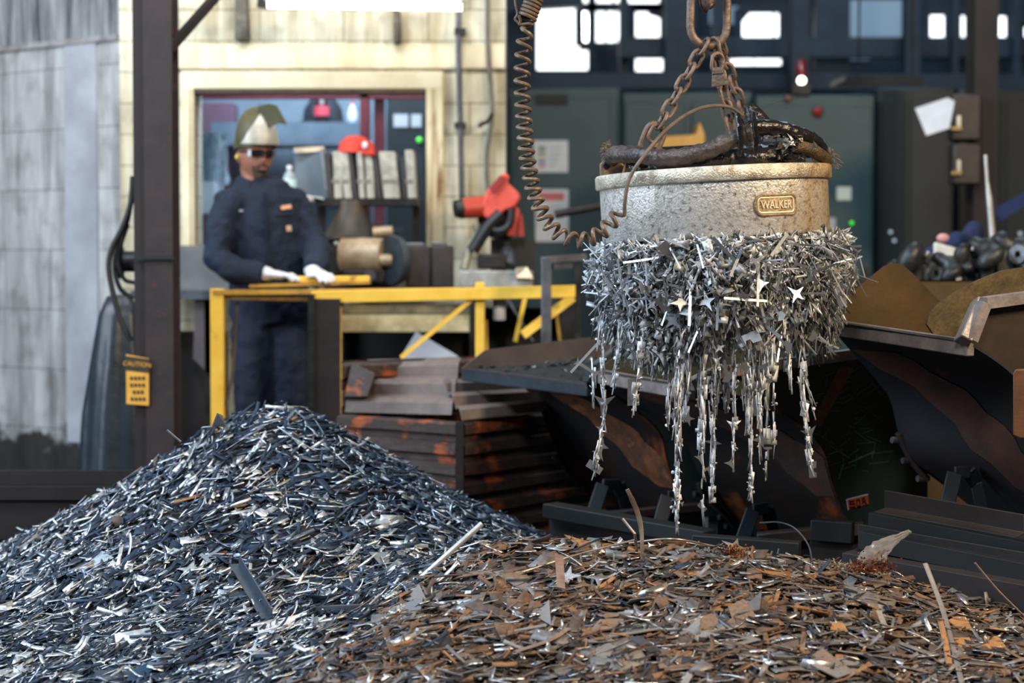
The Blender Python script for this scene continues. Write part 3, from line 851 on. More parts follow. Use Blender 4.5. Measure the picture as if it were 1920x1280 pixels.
MB().mm((at(920, 500, 9.7).x, 9.68, zb), (at(1004, 500, 9.7).x, 9.78, at(1004, 448, 9.7).z)).build('fence', M('dark_fence', srgb(58, 54, 54), srgb(38, 36, 36), 0.6, 0.2, 7), cs)
MB().bar(at(950, 440, 9.6), at(954, 520, 9.6), 0.03, 0.03).build('column', black_rub, cs)
# small loose things on and under the bench
inner('paint_can', 'white spray can standing on the lower bench shelf', 'can', MB().lathe([(0.028, 0), (0.03, 0.01), (0.03, 0.1), (0.02, 0.12), (0.012, 0.12), (0.012, 0.14)], at(936, 600, 9.5), n=16), paper)
plate('cardboard_sheet', 'pale grey sheet leaning in the dark under the bench', 'sheet', [(752, 962), (752, 668), (780, 622), (858, 667), (858, 962)], 9.3, M('pale_sheet', srgb(206, 208, 214), srgb(184, 187, 194), 0.7, 0, 5), 0.01)
struct('trim_30', MB().mm((xb0, 9.9, 0), (xb1, 9.95, 0.95)), M('under_bench_shade', srgb(20, 18, 18)))  # black sheet put in as the shade of the void under the bench

# ------------------------------------------------------------------ dark red steel column with hoses, sign and drape
YCOL = 8.3
kc = thing('steel_column', 'tall dark red steel column at the left with strap and brace', 'column', (at(292, 400, YCOL).x, YCOL + 0.08, 0))
fx0, fx1, fx2 = at(249, 400, YCOL).x, at(271, 400, YCOL).x, at(324, 400, YCOL).x
MB().mm((fx1, YCOL, 0), (fx2, YCOL + 0.016, 4.5)).build('flange', column_m, kc, bevel=0.002)
MB().mm((fx0, YCOL + 0.02, 0), (fx1, YCOL + 0.17, 4.5)).build('side_channel', column_dk, kc)
MB().mm((fx1 + 0.03, YCOL + 0.016, 0), (fx1 + 0.045, YCOL + 0.16, 4.5)).build('web', column_dk, kc)
MB().mm((fx1, YCOL + 0.16, 0), (fx2, YCOL + 0.176, 4.5)).build('flange', column_m, kc)
MB().bar(at(255, 483, YCOL - 0.005), at(327, 483, YCOL - 0.005), 0.02, 0.016).build('strap', black_rub, kc)
MB().bar(at(318, 92, YCOL + 0.06), at(420, -24, YCOL + 0.4), 0.03, 0.035).build('brace', column_dk, kc)
for k, (path, r, nm) in enumerate([
        ([(249, 330), (245, 380), (230, 425), (210, 465), (204, 500), (211, 545), (226, 600), (246, 640)], 0.012, 'long black hose drooping from the left column'),
        ([(246, 360), (240, 410), (222, 450), (215, 500), (225, 540), (250, 560)], 0.010, 'shorter black hose looped inside the long one'),
        ([(240, 420), (228, 455), (222, 485), (232, 522), (252, 530)], 0.009, 'innermost black hose loop beside the left column')]):
    tag(MB().tube(curve_pts([at(x, y, YCOL + 0.06 + 0.03 * k) for x, y in path], 6), r, 10).build('black_hose', black_rub), nm, 'hose', 'hoses by the left column')
rl = thing('hose_reel', 'dark hose reel behind the left column', 'reel', at(244, 490, YCOL + 0.3))
MB().lathe([(0.02, -0.05), (0.075, -0.05), (0.075, -0.04), (0.045, -0.03), (0.045, 0.03), (0.075, 0.04), (0.075, 0.05), (0.02, 0.05)], at(246, 490, YCOL + 0.3), Matrix.Rotation(PI / 2, 3, 'Y'), 24).build('drum', dark_iron, rl)
MB().bar(at(246, 490, YCOL + 0.3), at(268, 500, YCOL + 0.18), 0.03, 0.03).build('bracket', dark_iron, rl)
sg = thing('caution_sign', 'yellow caution sign with dark lettering on the left column', 'sign', at(258, 758, YCOL - 0.01))
ys = YCOL - 0.012
MB().prism([at(*p, ys) for p in [(237, 757), (279, 760), (279, 672), (236, 664)]], (0, 0.004, 0)).build('plate', M('ochre_yellow', srgb(226, 168, 62), srgb(206, 146, 54), 0.6, 0, 10), sg)
MB().prism([at(*p, ys - 0.002) for p in [(236, 694), (279, 699), (279, 673), (236, 667)]], (0, 0.002, 0)).build('header', ink, sg)
tb = text_mb('CAUTION', 0.026, 0.002)
cpos = at(257, 683, ys - 0.004)
tb.v = [cpos + Matrix.Rotation(math.radians(5), 3, 'Y') @ v for v in tb.v]
tb.build('lettering', MATS['ochre_yellow'], sg)
for k, (a, b) in enumerate([(244, 270), (244, 270), (249, 267), (245, 269)]):
    y = 706 + k * 13
    x = a
    while x < b:
        MB().prism([at(*p, ys - 0.002) for p in [(x, y + 6), (x + 5, y + 6.5), (x + 5, y), (x, y - 0.5)]], (0, 0.002, 0)).build('illegible_word', ink, sg)
        x += 7.5

rows = []
cbm_ = at(224, 560, 8.95)
N_ = 48
tarp = MB()
tb_c, tb_t = at(222, 895, 8.95), at(226, 552, 8.95)
prof = [(0.02, 0), (0.055, 0.01), (0.09, 0.12), (0.115, 0.35), (0.14, 0.65), (0.165, 1.0)]
for (r, v) in prof:
    c = tb_t.lerp(tb_c, v)
    if v == 1.0:
        c = Vector((c.x, c.y, 0.03))
    row = []
    for k in range(N_ + 1):
        a = 2 * PI * k / N_
        q = r * (1 + 0.1 * v * math.sin(7 * a + 3 * v) + 0.05 * v * math.sin(13 * a)) * (1.12 if math.cos(a) < 0 else 0.95)
        row.append(c + Vector((q * math.cos(a), q * math.sin(a) * 0.7, 0)))
    rows.append(row)
tag(MB().sheet(rows).build('vinyl_tarp', M('blue_black_vinyl', srgb(34, 44, 54), srgb(22, 29, 37), 0.38, 0, 3, 0.5, bscale=9, c3=srgb(52, 68, 82)), sharp=60), 'blue black vinyl tarp draped over a stand behind the column', 'tarp')
# low dark steel trough at the far left
tr = thing('steel_trough', 'low dark rusty steel trough on the floor at the far left', 'trough', (-2.4, 7.7, 0))
tz = at(100, 908, 7.5).z
tm = M('dark_rust_plate', srgb(38, 29, 27), srgb(26, 22, 22), 0.6, 0.2, 5, 0.15, c3=srgb(56, 40, 34))
tx = at(238, 900, 7.5).x
MB().mm((-3.6, 7.45, 0), (tx, 7.47, tz)).build('front_plate', tm, tr)
MB().mm((-3.6, 7.43, tz - 0.05), (tx, 7.47, tz)).build('lip', tm, tr)
MB().mm((-3.6, 8.0, 0), (tx, 8.02, tz)).build('back_plate', tm, tr)
MB().mm((tx - 0.02, 7.47, 0), (tx, 8.0, tz)).build('end_plate', tm, tr)
MB().mm((-3.6, 7.43, tz - 0.2), (tx, 7.455, tz - 0.175)).build('rib', tm, tr)
struct('trim_31', MB().mm((-4.2, 9.4, 0), (-2.62, 9.9, 0.1)), M('lit_floor_patch', srgb(130, 136, 140), srgb(96, 100, 104), 0.8, 0, 5))  # pale slab stands in for a lit patch of floor and wall

# ------------------------------------------------------------------ yellow guard rail
YR = 8.85
rg = thing('guard_rail', 'yellow steel guard rail with posts and diagonal braces', 'railing', (at(700, 545, YR).x, YR, 0))
zr = at(580, 545, YR).z
p0 = at(408, 545, YR)
MB().mm((at(395, 545, YR).x, YR - 0.02, 0), (at(420, 545, YR).x, YR + 0.04, at(408, 541, YR).z)).build('post', yellow, rg, bevel=0.004)
MB().bar(at(400, 548, YR), at(905, 543, YR), 0.05, 0.022).build('top_rail', yellow_worn, rg)
MB().bar(at(420, 556, YR + 0.02), at(582, 560, YR + 0.02), 0.03, 0.022).build('inner_rail', M('ochre_paint', srgb(170, 122, 46), srgb(112, 82, 38), 0.6, 0, 8), rg)
MB().bar(at(584, 557, YR - 0.03), at(1079, 546, YR - 0.03), 0.02, 0.055).build('front_rail', yellow, rg, bevel=0.003)
px = at(900, 545, YR).x
MB().mm((px - 0.021, YR - 0.01, 0), (px + 0.021, YR + 0.04, at(900, 529, YR).z)).build('post', yellow, rg, bevel=0.004)
MB().bar(at(886, 560, YR), at(752, 670, YR - 0.02), 0.02, 0.03, (0, 1, 0)).build('brace', yellow, rg)
MB().bar(at(985, 556, YR + 0.25), at(966, 640, YR + 0.25), 0.02, 0.022, (0, 1, 0)).build('brace', yellow, rg)
MB().bar(at(1074, 557, YR + 0.1), at(980, 628, YR + 0.05), 0.04, 0.03, (0, 1, 0)).build('brace', yellow, rg)
MB().bar(at(910, 600, YR + 0.12), at(912, 660, YR + 0.12), 0.02, 0.02, (0, 1, 0)).build('rear_stub', yellow_worn, rg)
MB().bar(at(1042, 570, YR + 0.2), at(1050, 640, YR + 0.2), 0.015, 0.015, (0, 1, 0)).build('rear_bar', yellow_worn, rg)
tag(MB().bar(at(952, 560, YR + 0.3), at(1000, 640, YR + 0.3), 0.012, 0.012, (0, 1, 0)).build('flat_bar', grey_steel), 'thin grey diagonal bar behind the guard rail', 'bar')
yt = thing('yellow_channel', 'worn yellow channel lying across the rail under the gloves', 'channel', at(585, 535, YR + 0.02))
zt0 = at(585, 538, YR).z + 0.012
MB().bar(at(470, 536, YR + 0.03) + Vector((0, 0, 0)), at(694, 529, YR + 0.03), 0.1, 0.014).build('tray', yellow_worn, yt)
MB().bar(at(540, 524, YR + 0.05), at(694, 523, YR + 0.05), 0.05, 0.03).build('bar', yellow, yt, bevel=0.006)
ap = thing('grey_angle_post', 'grey square tube post with short arm right of the rail', 'post', at(1024, 620, YR - 0.3))
MB().mm((at(1015, 500, YR - .3).x, YR - 0.3, 0), (at(1034, 500, YR - .3).x, YR - 0.26, at(1024, 482, YR - .3).z)).build('upright', grey_steel, ap, bevel=0.003)
MB().bar(at(1016, 488, YR - 0.28), at(1098, 482, YR - 0.2), 0.035, 0.03).build('arm', grey_steel, ap, bevel=0.003)
MB().bar(at(1034, 500, YR - 0.27), at(1070, 498, YR - 0.22), 0.03, 0.022).build('lower_arm', grey_steel, ap)
tag(MB().bar(at(1084, 500, YR + 0.1), Vector((at(1084, 500, YR + 0.1).x, YR + 0.1, 0)), 0.03, 0.03).build('steel_post', dark_iron), 'dark thin steel post at the rail end behind the scrap', 'post')
tag(MB().tube([at(1040, 402, 9.6), at(1135, 384, 9.6), at(1150, 395, 9.6), Vector((at(1152, 395, 9.6).x, 9.6, 0.0))], 0.02, 10).build('dark_pipe', dark_iron), 'dark pipe slanting in front of the danger notice', 'pipe')
dp = thing('steel_plate', 'upright brown black steel plate under the guard rail', 'panel', at(612, 700, YR - 0.06))
X0, X1 = at(590, 600, YR - .06).x, at(638, 600, YR - .06).x
MB().mm((X0, YR - 0.055, 0), (X1, YR - 0.04, at(612, 560, YR - .06).z)).build('sheet', brownsteel, dp)
MB().mm((at(578, 600, YR - .06).x, YR - 0.075, 0), (X0, YR - 0.04, at(612, 551, YR - .06).z)).build('edge_angle', dark_iron, dp)
MB().mm((X1, YR - 0.055, 0), (X1 + 0.006, YR - 0.04, at(612, 575, YR - .06).z)).build('painted_edge', yellow_worn, dp)
hs = curve_pts([at(444, 565, YR + 0.06), at(440, 640, YR + 0.06), at(436, 700, YR + 0.03), at(424, 760, YR)], 6)
tag(MB().tube(hs, 0.008, 8).build('hose', M('grey_brown_hose', srgb(92, 80, 76), srgb(66, 58, 56), 0.6)), 'thin brown hose hanging inside the left rail post', 'hose')

# ------------------------------------------------------------------ the worker
YM = 9.15
navy = M('navy_twill', srgb(16, 31, 54), srgb(12, 23, 42), 0.85, 0, 9, 0.5, c3=srgb(30, 50, 80), bscale=26)
skin = M('brown_skin', srgb(172, 120, 98), srgb(150, 100, 80), 0.5, 0, 12, 0.05)
wk = thing('person', 'worker in navy coveralls and raised welding helmet behind the rail', 'person', (at(505, 600, YM).x, YM, 0))


def remeshed(o, voxel, smooth=6, fold=0.0):
    r = o.modifiers.new('skin', 'REMESH')
    r.mode, r.voxel_size, r.use_smooth_shade = 'VOXEL', voxel, True
    s = o.modifiers.new('soft', 'SMOOTH')
    s.factor, s.iterations = 0.5, smooth
    if fold:
        tx = bpy.data.textures.new('folds', 'CLOUDS')
        tx.noise_scale, tx.noise_depth = 0.06, 3
        d = o.modifiers.new('folds', 'DISPLACE')
        d.texture, d.strength, d.mid_level = tx, fold, 0.5
        d.texture_coords = 'LOCAL'
    return o


def figure(k, sk):
    """torso, arms and legs; k swells every radius, sk is an added thickness"""
    mb = MB()
    g = lambda a, b: (a * k + sk, b * k + sk)
    up = (0, 1, 0)
    mb.tube([at(508, 606, YM + .04), at(506, 575, YM + .04), at(503, 530, YM + .03), at(499, 480, YM + .02), at(494, 420, YM + .01), at(490, 380, YM + 0.01), at(486, 354, YM + .01), at(481, 340, YM + .01)],
            [g(.115, .165), g(.125, .178), g(.118, .165), g(.122, .172), g(.122, .172), g(.105, .165), g(.085, .125), g(.066, .072)], 20, up=up)
    hipR, hipL = at(478, 600, YM + .03), at(540, 600, YM + .06)
    mb.tube([hipR, at(476, 680, YM), at(474, 750, YM - .01), at(478, 820, YM + .03), at(479, 935, YM + .06)], [g(.1, .098), g(.088, .088), g(.072, .074), g(.066, .066), g(.05, .052)], 14, up=up)
    mb.tube([hipL, at(546, 680, YM + .02), at(549, 750, YM), at(552, 820, YM + .05), at(553, 935, YM + .09)], [g(.1, .098), g(.088, .088), g(.074, .076), g(.066, .066), g(.05, .052)], 14, up=up)
    mb.tube([at(468, 372, YM - .01), at(428, 382, YM - .06), at(414, 430, YM - .1), at(405, 482, YM - .13), at(440, 508, YM - .19), at(498, 514, YM - .24)],
            [g(.062, .062), g(.062, .062), g(.056, .055), g(.056, .054), g(.05, .048), g(.036, .04)], 14, up=up)
    mb.tube([at(516, 368, YM + .03), at(550, 380, YM + .06), at(572, 425, YM + .04), at(592, 462, YM), at(596, 490, YM - .1), at(588, 507, YM - .2)],
            [g(.062, .062), g(.062, .062), g(.055, .055), g(.052, .052), g(.048, .047), g(.036, .04)], 14, up=up)
    return mb


def hand(mb, wrist, fwd, side, s, th):
    """palm, four bent fingers of different lengths and a thumb from the side of the palm"""
    w, f, d = Vector(wrist), Vector(fwd).normalized(), Vector(side).normalized()
    n = f.cross(d).normalized()
    if n.z < 0:
        n = -n
    mb.tube([w - f * 0.02, w + f * 0.02, w + f * 0.06, w + f * 0.09], [(0.02 * th, 0.026 * th), (0.018 * th, 0.034 * th), (0.017 * th, 0.040 * th), (0.013 * th, 0.038 * th)], 12, up=n)
    for i, (o, l) in enumerate(((-0.030, 0.066), (-0.010, 0.078), (0.010, 0.074), (0.029, 0.058))):
        b = w + f * 0.085 + d * o
        mb.tube([b, b + f * l * 0.4 + n * 0.006 + d * o * 0.12, b + f * l * 0.75 - n * 0.004 + d * o * 0.2, b + f * l - n * 0.018 + d * o * 0.22],
                [0.0105 * th, 0.010 * th, 0.009 * th, 0.007 * th], 8)
    b = w + f * 0.03 - d * 0.032 * s
    mb.tube([b, b + f * 0.03 - d * 0.022 * s, b + f * 0.055 - d * 0.03 * s - n * 0.008], [0.014 * th, 0.0115 * th, 0.009 * th], 8)


# head, built facing -y then turned to the worker's left
HC = at(479, 290, YM - 0.01)
HR = Matrix.Rotation(math.radians(30), 3, 'Z') @ Matrix.Rotation(math.radians(4), 3, 'X')


def headpt(th, a, swell=1.0):
    x, y, z = math.sin(th) * math.sin(a), -math.sin(th) * math.cos(a), -math.cos(th)
    rx, ry, rz = 0.076, 0.096, 0.122
    if z < 0:
        rx *= 1 - 0.26 * (-z) ** 1.6
    X, Y, Z = x * rx, y * ry, z * rz
    if y < 0:
        fr = max(0, -y)
        Y += 0.012 * fr ** 6
        gx = lambda s: math.exp(-(X / s) ** 2)
        gz = lambda c, s: math.exp(-((Z - c) / s) ** 2)
        Y -= 0.026 * gx(0.015) * gz(-0.024, 0.016) * fr + 0.014 * gx(0.011) * gz(0.0, 0.02) * fr   # nose
        Y -= 0.007 * gx(0.05) * gz(0.032, 0.013)                                        # brow
        Y += 0.010 * (math.exp(-((X - 0.03) / 0.016) ** 2) + math.exp(-((X + 0.03) / 0.016) ** 2)) * gz(0.012, 0.013)
        Y -= 0.008 * gx(0.024) * (gz(-0.057, 0.006) + gz(-0.069, 0.007))              # lips
        Y += 0.004 * gx(0.026) * gz(-0.063, 0.003)
        Y -= 0.012 * gx(0.026) * gz(-0.102, 0.016)                                      # chin
    return Vector((X, Y, Z)) * swell


def head_patch(t0, t1, a0, a1, swell, nt_=24, na=32):
    return [[HC + HR @ headpt(t0 + (t1 - t0) * i / nt_, a0 + (a1 - a0) * j / na, swell(t0 + (t1 - t0) * i / nt_, a0 + (a1 - a0) * j / na) if callable(swell) else swell)
             for j in range(na + 1)] for i in range(nt_ + 1)]


body = figure(0.80, 0)
body.sheet(head_patch(0.001, PI - 0.001, -PI, PI, 1.0, 56, 64))
body.tube([HC + HR @ Vector((0, 0.03, -0.05)), at(480, 352, YM + 0.01)], [0.058, 0.062], 16)
for sgn in (-1, 1):
    body.ball(HC + HR @ Vector((sgn * 0.076, 0.012, -0.008)), (0.012, 0.02, 0.032), 10, 8, HR)
wR, wL = at(500, 513, YM - .245), at(588, 509, YM - .2)
fR, fL = Vector((0.9, -0.3, -0.10)), Vector((0.5, -0.8, -0.2))
sR, sL = Vector((0.3, 0.9, 0)), Vector((0.85, 0.5, 0))
hand(body, wR, fR, sR, -1, 0.8)
hand(body, wL, fL, sL, 1, 0.8)
remeshed(body.build('body', skin, wk), 0.0065, 3)
glove_m = M('white_cotton_glove', srgb(228, 226, 228), srgb(196, 194, 198), 0.9, 0, 30, 0.2)
for (w_, f_, s_, k_) in ((wR, fR, sR, -1), (wL, fL, sL, 1)):
    g = MB()
    hand(g, w_, f_, s_, k_, 1.18)
    f_ = f_.normalized()
    g.tube([w_ - f_ * 0.035, w_ - f_ * 0.005, w_ + f_ * 0.02], [0.034, 0.034, 0.03], 12)
    remeshed(g.build('glove', glove_m, wk), 0.005, 2)
cov = figure(1.0, 0.014)
cov.tube([at(484, 356, YM + .015), at(480, 330, YM + 0.03)], [(0.07, 0.076), (0.058, 0.066)], 16)
coverall = remeshed(cov.build('coverall', navy, wk), 0.010, 4, 0.026)
# turned down collar
rows = []
for i in range(5):
    v = i / 4
    rows.append([])
    for j in range(25):
        a = -2.55 + 5.1 * j / 24
        r_ = 0.068 + 0.028 * v
        c_ = at(480, 331 + 20 * v, YM + 0.01)
        rows[-1].append(c_ + Matrix.Rotation(math.radians(25), 3, 'Z') @ Vector((r_ * 1.08 * math.sin(a), r_ * math.cos(a), 0.012 * math.sin(PI * v) - 0.05 * max(0, -math.cos(a)) * (0.5 + v))))
MB().sheet(rows, 0.006).build('collar', navy, wk)
# boots
for bx_, by_ in ((478, YM + 0.04), (552, YM + 0.07)):
    bxx = at(bx_, 960, by_).x
    bt_ = MB().tube([(bxx, by_ + 0.09, 0.05), (bxx + 0.005, by_ + 0.02, 0.06), (bxx + 0.015, by_ - 0.08, 0.045), (bxx + 0.02, by_ - 0.16, 0.03)], [(.05, .045), (.06, .05), (.045, .052), (.028, .045)], 12)
    bt_.tube([(bxx, by_ + 0.03, 0.04), (bxx, by_ + 0.02, 0.2)], [0.055, 0.06], 12)
    remeshed(bt_.build('boot', M('boot_leather', srgb(40, 32, 28), rough=0.6), wk), 0.012, 2)
# headwear, glasses, beard
MB().sheet(head_patch(PI * 0.66, PI - 0.02, -PI, PI, 1.045, 12, 40)).build('skull_cap', M('navy_cap', srgb(20, 30, 48), srgb(15, 22, 36), 0.85), wk)
nk = MB().sheet(head_patch(PI * 0.34, PI * 0.68, PI * 0.62, PI * 1.38, 1.05, 10, 20))
nk.build('cap_tail', MATS['navy_cap'], wk)
MB().sheet(head_patch(PI * 0.16, PI * 0.37, -0.75, 0.75, lambda t, a: 1.02, 10, 20)).build('beard', M('dark_stubble', srgb(70, 55, 50), srgb(104, 80, 70), 0.9, 0, 120), wk)
MB().sheet(head_patch(PI * 0.36, PI * 0.385, -0.36, 0.36, lambda t, a: 1.03, 4, 12)).build('moustache', M('dark_stubble', (0, 0, 0, 1)), wk)
MB().ball(HC + HR @ Vector((0, -0.099, -0.063)), (0.02, 0.006, 0.0075), 12, 8, HR).build('lips', M('lip_brown', srgb(122, 78, 68), rough=0.5), wk)
lens_m = M('smoked_lens', srgb(30, 22, 22), rough=0.06, spec=0.9)
for sgn in (-1, 1):
    rows = []
    for i in range(7):
        zz = 0.028 - 0.036 * i / 6
        rows.append([HC + HR @ Vector((sgn * (0.008 + 0.058 * j / 8), -0.112 + 0.038 * (j / 8) ** 2, zz * (1 - 0.25 * (j / 8)) - (0.004 if j == 0 else 0))) for j in range(9)])
    MB().sheet(rows, 0.003).build('glasses_lens', lens_m, wk)
    MB().tube([HC + HR @ Vector((sgn * 0.066, -0.074, 0.018)), HC + HR @ Vector((sgn * 0.082, -0.02, 0.014)), HC + HR @ Vector((sgn * 0.082, 0.02, 0.006))], 0.0035, 6).build('glasses_temple', black_rub, wk)
MB().tube([HC + HR @ Vector((-0.012, -0.114, 0.016)), HC + HR @ Vector((0.012, -0.114, 0.016))], 0.004, 6).build('glasses_bridge', black_rub, wk)
MB().ball(HC + HR @ Vector((-0.088, 0.004, -0.012)), (0.009, 0.012, 0.012), 10, 8).build('ear_plug', M('yellow_foam', srgb(232, 210, 70)), wk)

# welding helmet tipped up over the head
olive = M('olive_fibre_shell', srgb(92, 88, 58), srgb(64, 62, 42), 0.5, 0, 10, 0.1)
silver = M('scuffed_silver_face', srgb(204, 200, 190), srgb(160, 156, 144), 0.45, 0.15, 9, 0.1, c3=srgb(220, 216, 206))
hm = MB()
rows = []
for i in range(13):
    t = i / 12
    rows.append([])
    for j in range(29):
        a = -PI + 2 * PI * j / 28
        th = 0.02 + (PI / 2 + 0.12) * t
        bul = (1 + 0.12 * math.cos(a) * t) * (0.35 + 0.65 * max(0.05, math.sin(th)) ** 0.55) / max(0.05, math.sin(th)) ** 0.45 * 0.96
        rows[-1].append(HC + HR @ Vector((0.1 * math.sin(th) * math.sin(a) * bul, -0.12 * math.sin(th) * math.cos(a) * bul + 0.012, 0.062 + 0.158 * max(0, math.cos(th)) ** 0.8 - 0.02 * t + (-0.02 * math.cos(a) * t * 0 - 0.035 * (1 - math.cos(a)) * 0.5 * t))))
MB().sheet(rows, 0.004).build('helmet_shell', olive, wk)
# pale front plate of the helmet: a curved trapezoid standing just proud of the shell
rows = []
for i in range(9):
    v = i / 8
    half = 0.95 * (1 - v) + 0.10 * v
    row = []
    for j in range(13):
        a = half * (2 * j / 12 - 1) - 0.12 + 0.25 * v
        th = (PI / 2 + 0.1) * (1 - v) + 0.42 * v
        bul = (1.035 + 0.12 * math.cos(a) * (th / 1.7)) * (0.35 + 0.65 * math.sin(th) ** 0.55) / math.sin(th) ** 0.45 * 0.96
        row.append(HC + HR @ Vector((0.1 * math.sin(th) * math.sin(a) * bul, -0.122 * math.sin(th) * math.cos(a) * bul + 0.01, 0.062 + 0.160 * max(0, math.cos(th)) ** 0.8 - 0.012)))
    rows.append(row)
MB().sheet(rows, 0.004).build('helmet_face', silver, wk)
# raised lens flap sticking out over the brow
c1, c2, c3, c4 = at(482, 202, YM - 0.08), at(504, 240, YM - 0.12), at(538, 234, YM - 0.2), at(518, 198, YM - 0.17)
rows = []
for i in range(6):
    u = i / 5
    rows.append([c1.lerp(c4, v / 6).lerp(c2.lerp(c3, v / 6), u) + Vector((0, 0, 0.012 * math.sin(PI * v / 6))) for v in range(7)])
MB().sheet(rows, 0.006).build('helmet_flap', olive, wk)


def cast_on(o, pxl, py):
    """point and normal where the line of sight to a pixel meets o"""
    dg = bpy.context.evaluated_depsgraph_get()
    ev = o.evaluated_get(dg)
    org = Vector((0, 0, CH))
    d = (at(pxl, py, 10) - org).normalized()
    im = ev.matrix_world.inverted()
    hit, loc, nor, _ = ev.ray_cast(im @ org, (im.to_3x3() @ d).normalized())
    return (ev.matrix_world @ loc, nor) if hit else (at(pxl, py, YM - 0.2), Vector((0, -1, 0)))


bpy.context.view_layer.update()
for (x, y, w_, h_, m_, nm, rot) in [(452, 395, 0.026, 0.009, M('grey_tag', srgb(176, 180, 190)), 'name_tag', 0), (536, 389, 0.05, 0.018, M('orange_patch', srgb(222, 160, 120)), 'chest_patch', 0.18),
                                (541, 428, 0.024, 0.026, M('tan_patch', srgb(190, 160, 130)), 'pocket_tag', 0.1), (534, 402, 0.085, 0.006, navy, 'pocket_flap', 0.2)]:
    p, n_ = cast_on(coverall, x, y)
    q = n_.to_track_quat('Y', 'Z').to_matrix() @ Matrix.Rotation(rot, 3, 'Y')
    MB().box(p + n_ * 0.004, (w_, 0.006, h_), q).build(nm, m_, wk)
zp = MB()
pts = []
for y in range(362, 500, 12):
    p, n_ = cast_on(coverall, 497 + (y - 360) * 0.04, y)
    pts.append(p + n_ * 0.002)
zp.tube(pts, [(0.004, 0.012)] * len(pts), 8)
zp.build('placket', M('navy_dark', srgb(20, 30, 50), rough=0.85), wk)

# ------------------------------------------------------------------ corrugated steel bin
rustm = M('rusty_brown_sheet', srgb(72, 58, 54), srgb(50, 38, 34), 0.65, 0.15, 5, 0.2, c3=srgb(150, 74, 34), stretch=(1, 1, 2.0), lo=0.36, hi=0.52)
cbn = thing('corrugated_bin', 'rusty corrugated steel bin standing behind the scrap heap', 'bin', (-0.25, 8.0, 0))
CC, CL, CR = at(862, 790, 7.6), at(640, 752, 8.0), at(1130, 752, 8.45)
ztop = CC.z


def corr(a, b, z0, z1, name, nrib, amp, mat, lean=0.0, th=0.006):
    a, b = Vector((a.x, a.y, 0)), Vector((b.x, b.y, 0))
    d = (b - a).normalized()
    n = Vector((d.y, -d.x, 0))
    if n.y > 0:
        n = -n
    rows = []
    per = [(0.0, 0), (0.30, 0), (0.42, 1), (0.80, 1), (0.92, 0)]
    for k in range(nrib):
        for f, q in per:
            z = z0 + (z1 - z0) * (k + f) / nrib
            rows.append((z, q * amp - lean * (k + f) / nrib))
    rows.append((z1, -lean))
    g = [[a.lerp(b, j / 10) + n * o + Vector((0, 0, z + 0.004 * noise.noise((j * 1.3, z * 7, 1)))) for j in range(11)] for z, o in rows]
    return MB().sheet(g, th).build(name, mat, cbn, sharp=20)


corr(CC, CR, 0.02, ztop, 'side_wall', 7, 0.022, rustm)
corr(CL, CC, 0.02, ztop, 'front_wall', 7, 0.022, rustm)
MB().bar(Vector((CC.x, CC.y - 0.02, 0)), Vector((CC.x, CC.y - 0.02, ztop)), 0.03, 0.03, (0, 1, 0)).build('corner_angle', brownsteel, cbn)
BK = CL + CR - CC
BK = Vector((at(1000, 700, 8.7).x, 8.75, 0))
corr(CL + Vector((0, 0.0, 0)), CL + Vector((0.62, 0.45, 0)), 0.02, at(700, 672, 8.2).z, 'back_wall', 7, 0.02, rustm)
greyrust = M('grey_brown_sheet', srgb(118, 104, 98), srgb(92, 80, 76), 0.6, 0.15, 6, 0.2)
# buckled upper flap of the right wall leaning inwards
q0, q1 = at(866, 788, 7.6), at(1040, 768, 7.95)
q2, q3 = at(832, 724, 7.95), at(1000, 722, 8.25)
rows = []
for i in range(11):
    v = i / 10
    ridge = 0.045 * (1 if (i % 4) in (1, 2) else 0)
    rows.append([q0.lerp(q1, j / 8).lerp(q2.lerp(q3, j / 8), v) + Vector((0, -0.75, 0.55)) * ridge for j in range(9)])
MB().sheet(rows, 0.006).build('buckled_flap', greyrust, cbn, sharp=25)
# left top: leaning ribbed plate and block end
q0, q1 = at(648, 772, 7.98), at(848, 778, 7.72)
q2, q3 = at(690, 676, 8.3), at(864, 672, 8.2)
rows = []
for i in range(13):
    v = i / 12
    ridge = 0.045 * (1 if (i % 4) in (1, 2) else 0)
    rows.append([q0.lerp(q1, j / 8).lerp(q2.lerp(q3, j / 8), v) + Vector((0, -0.75, 0.55)) * ridge for j in range(9)])
MB().sheet(rows, 0.006).build('inner_wall', greyrust, cbn, sharp=25)
MB().hexa([at(645, 745, 7.95), at(690, 745, 7.9), at(690, 745, 8.05), at(645, 745, 8.1), at(660, 678, 7.97), at(704, 700, 7.92), at(704, 700, 8.07), at(660, 678, 8.12)]).build('end_block', rustm, cbn, bevel=0.006)

# ------------------------------------------------------------------ tipping hoppers
UD = Vector((0.92, 0.4, 0)).normalized()
hop_green = M('scratched_green_black', srgb(54, 64, 52), srgb(38, 46, 40), 0.5, 0.1, 6, 0.12, c3=srgb(66, 86, 58))
hop_dark = M('dark_hopper_steel', srgb(38, 44, 50), srgb(52, 42, 38), 0.42, 0.2, 2.2, 0.1, c3=srgb(150, 84, 48), hi=0.56, stretch=(1.6, 1.6, 1))
hop_brown = M('brown_hopper_steel', srgb(66, 52, 38), srgb(48, 40, 34), 0.5, 0.35, 5, 0.15, c3=srgb(86, 64, 40))
hop_edge = M('worn_bright_edge', srgb(150, 138, 134), srgb(112, 102, 100), 0.45, 0.2, 14, 0.2, c3=srgb(186, 178, 174))
hop_blue = M('blue_black_lip', srgb(48, 58, 66), srgb(36, 44, 52), 0.45, 0.3, 8, 0.15)
hop_leg = M('dull_teal_leg', srgb(42, 50, 54), srgb(32, 39, 43), 0.55, 0.2, 6)


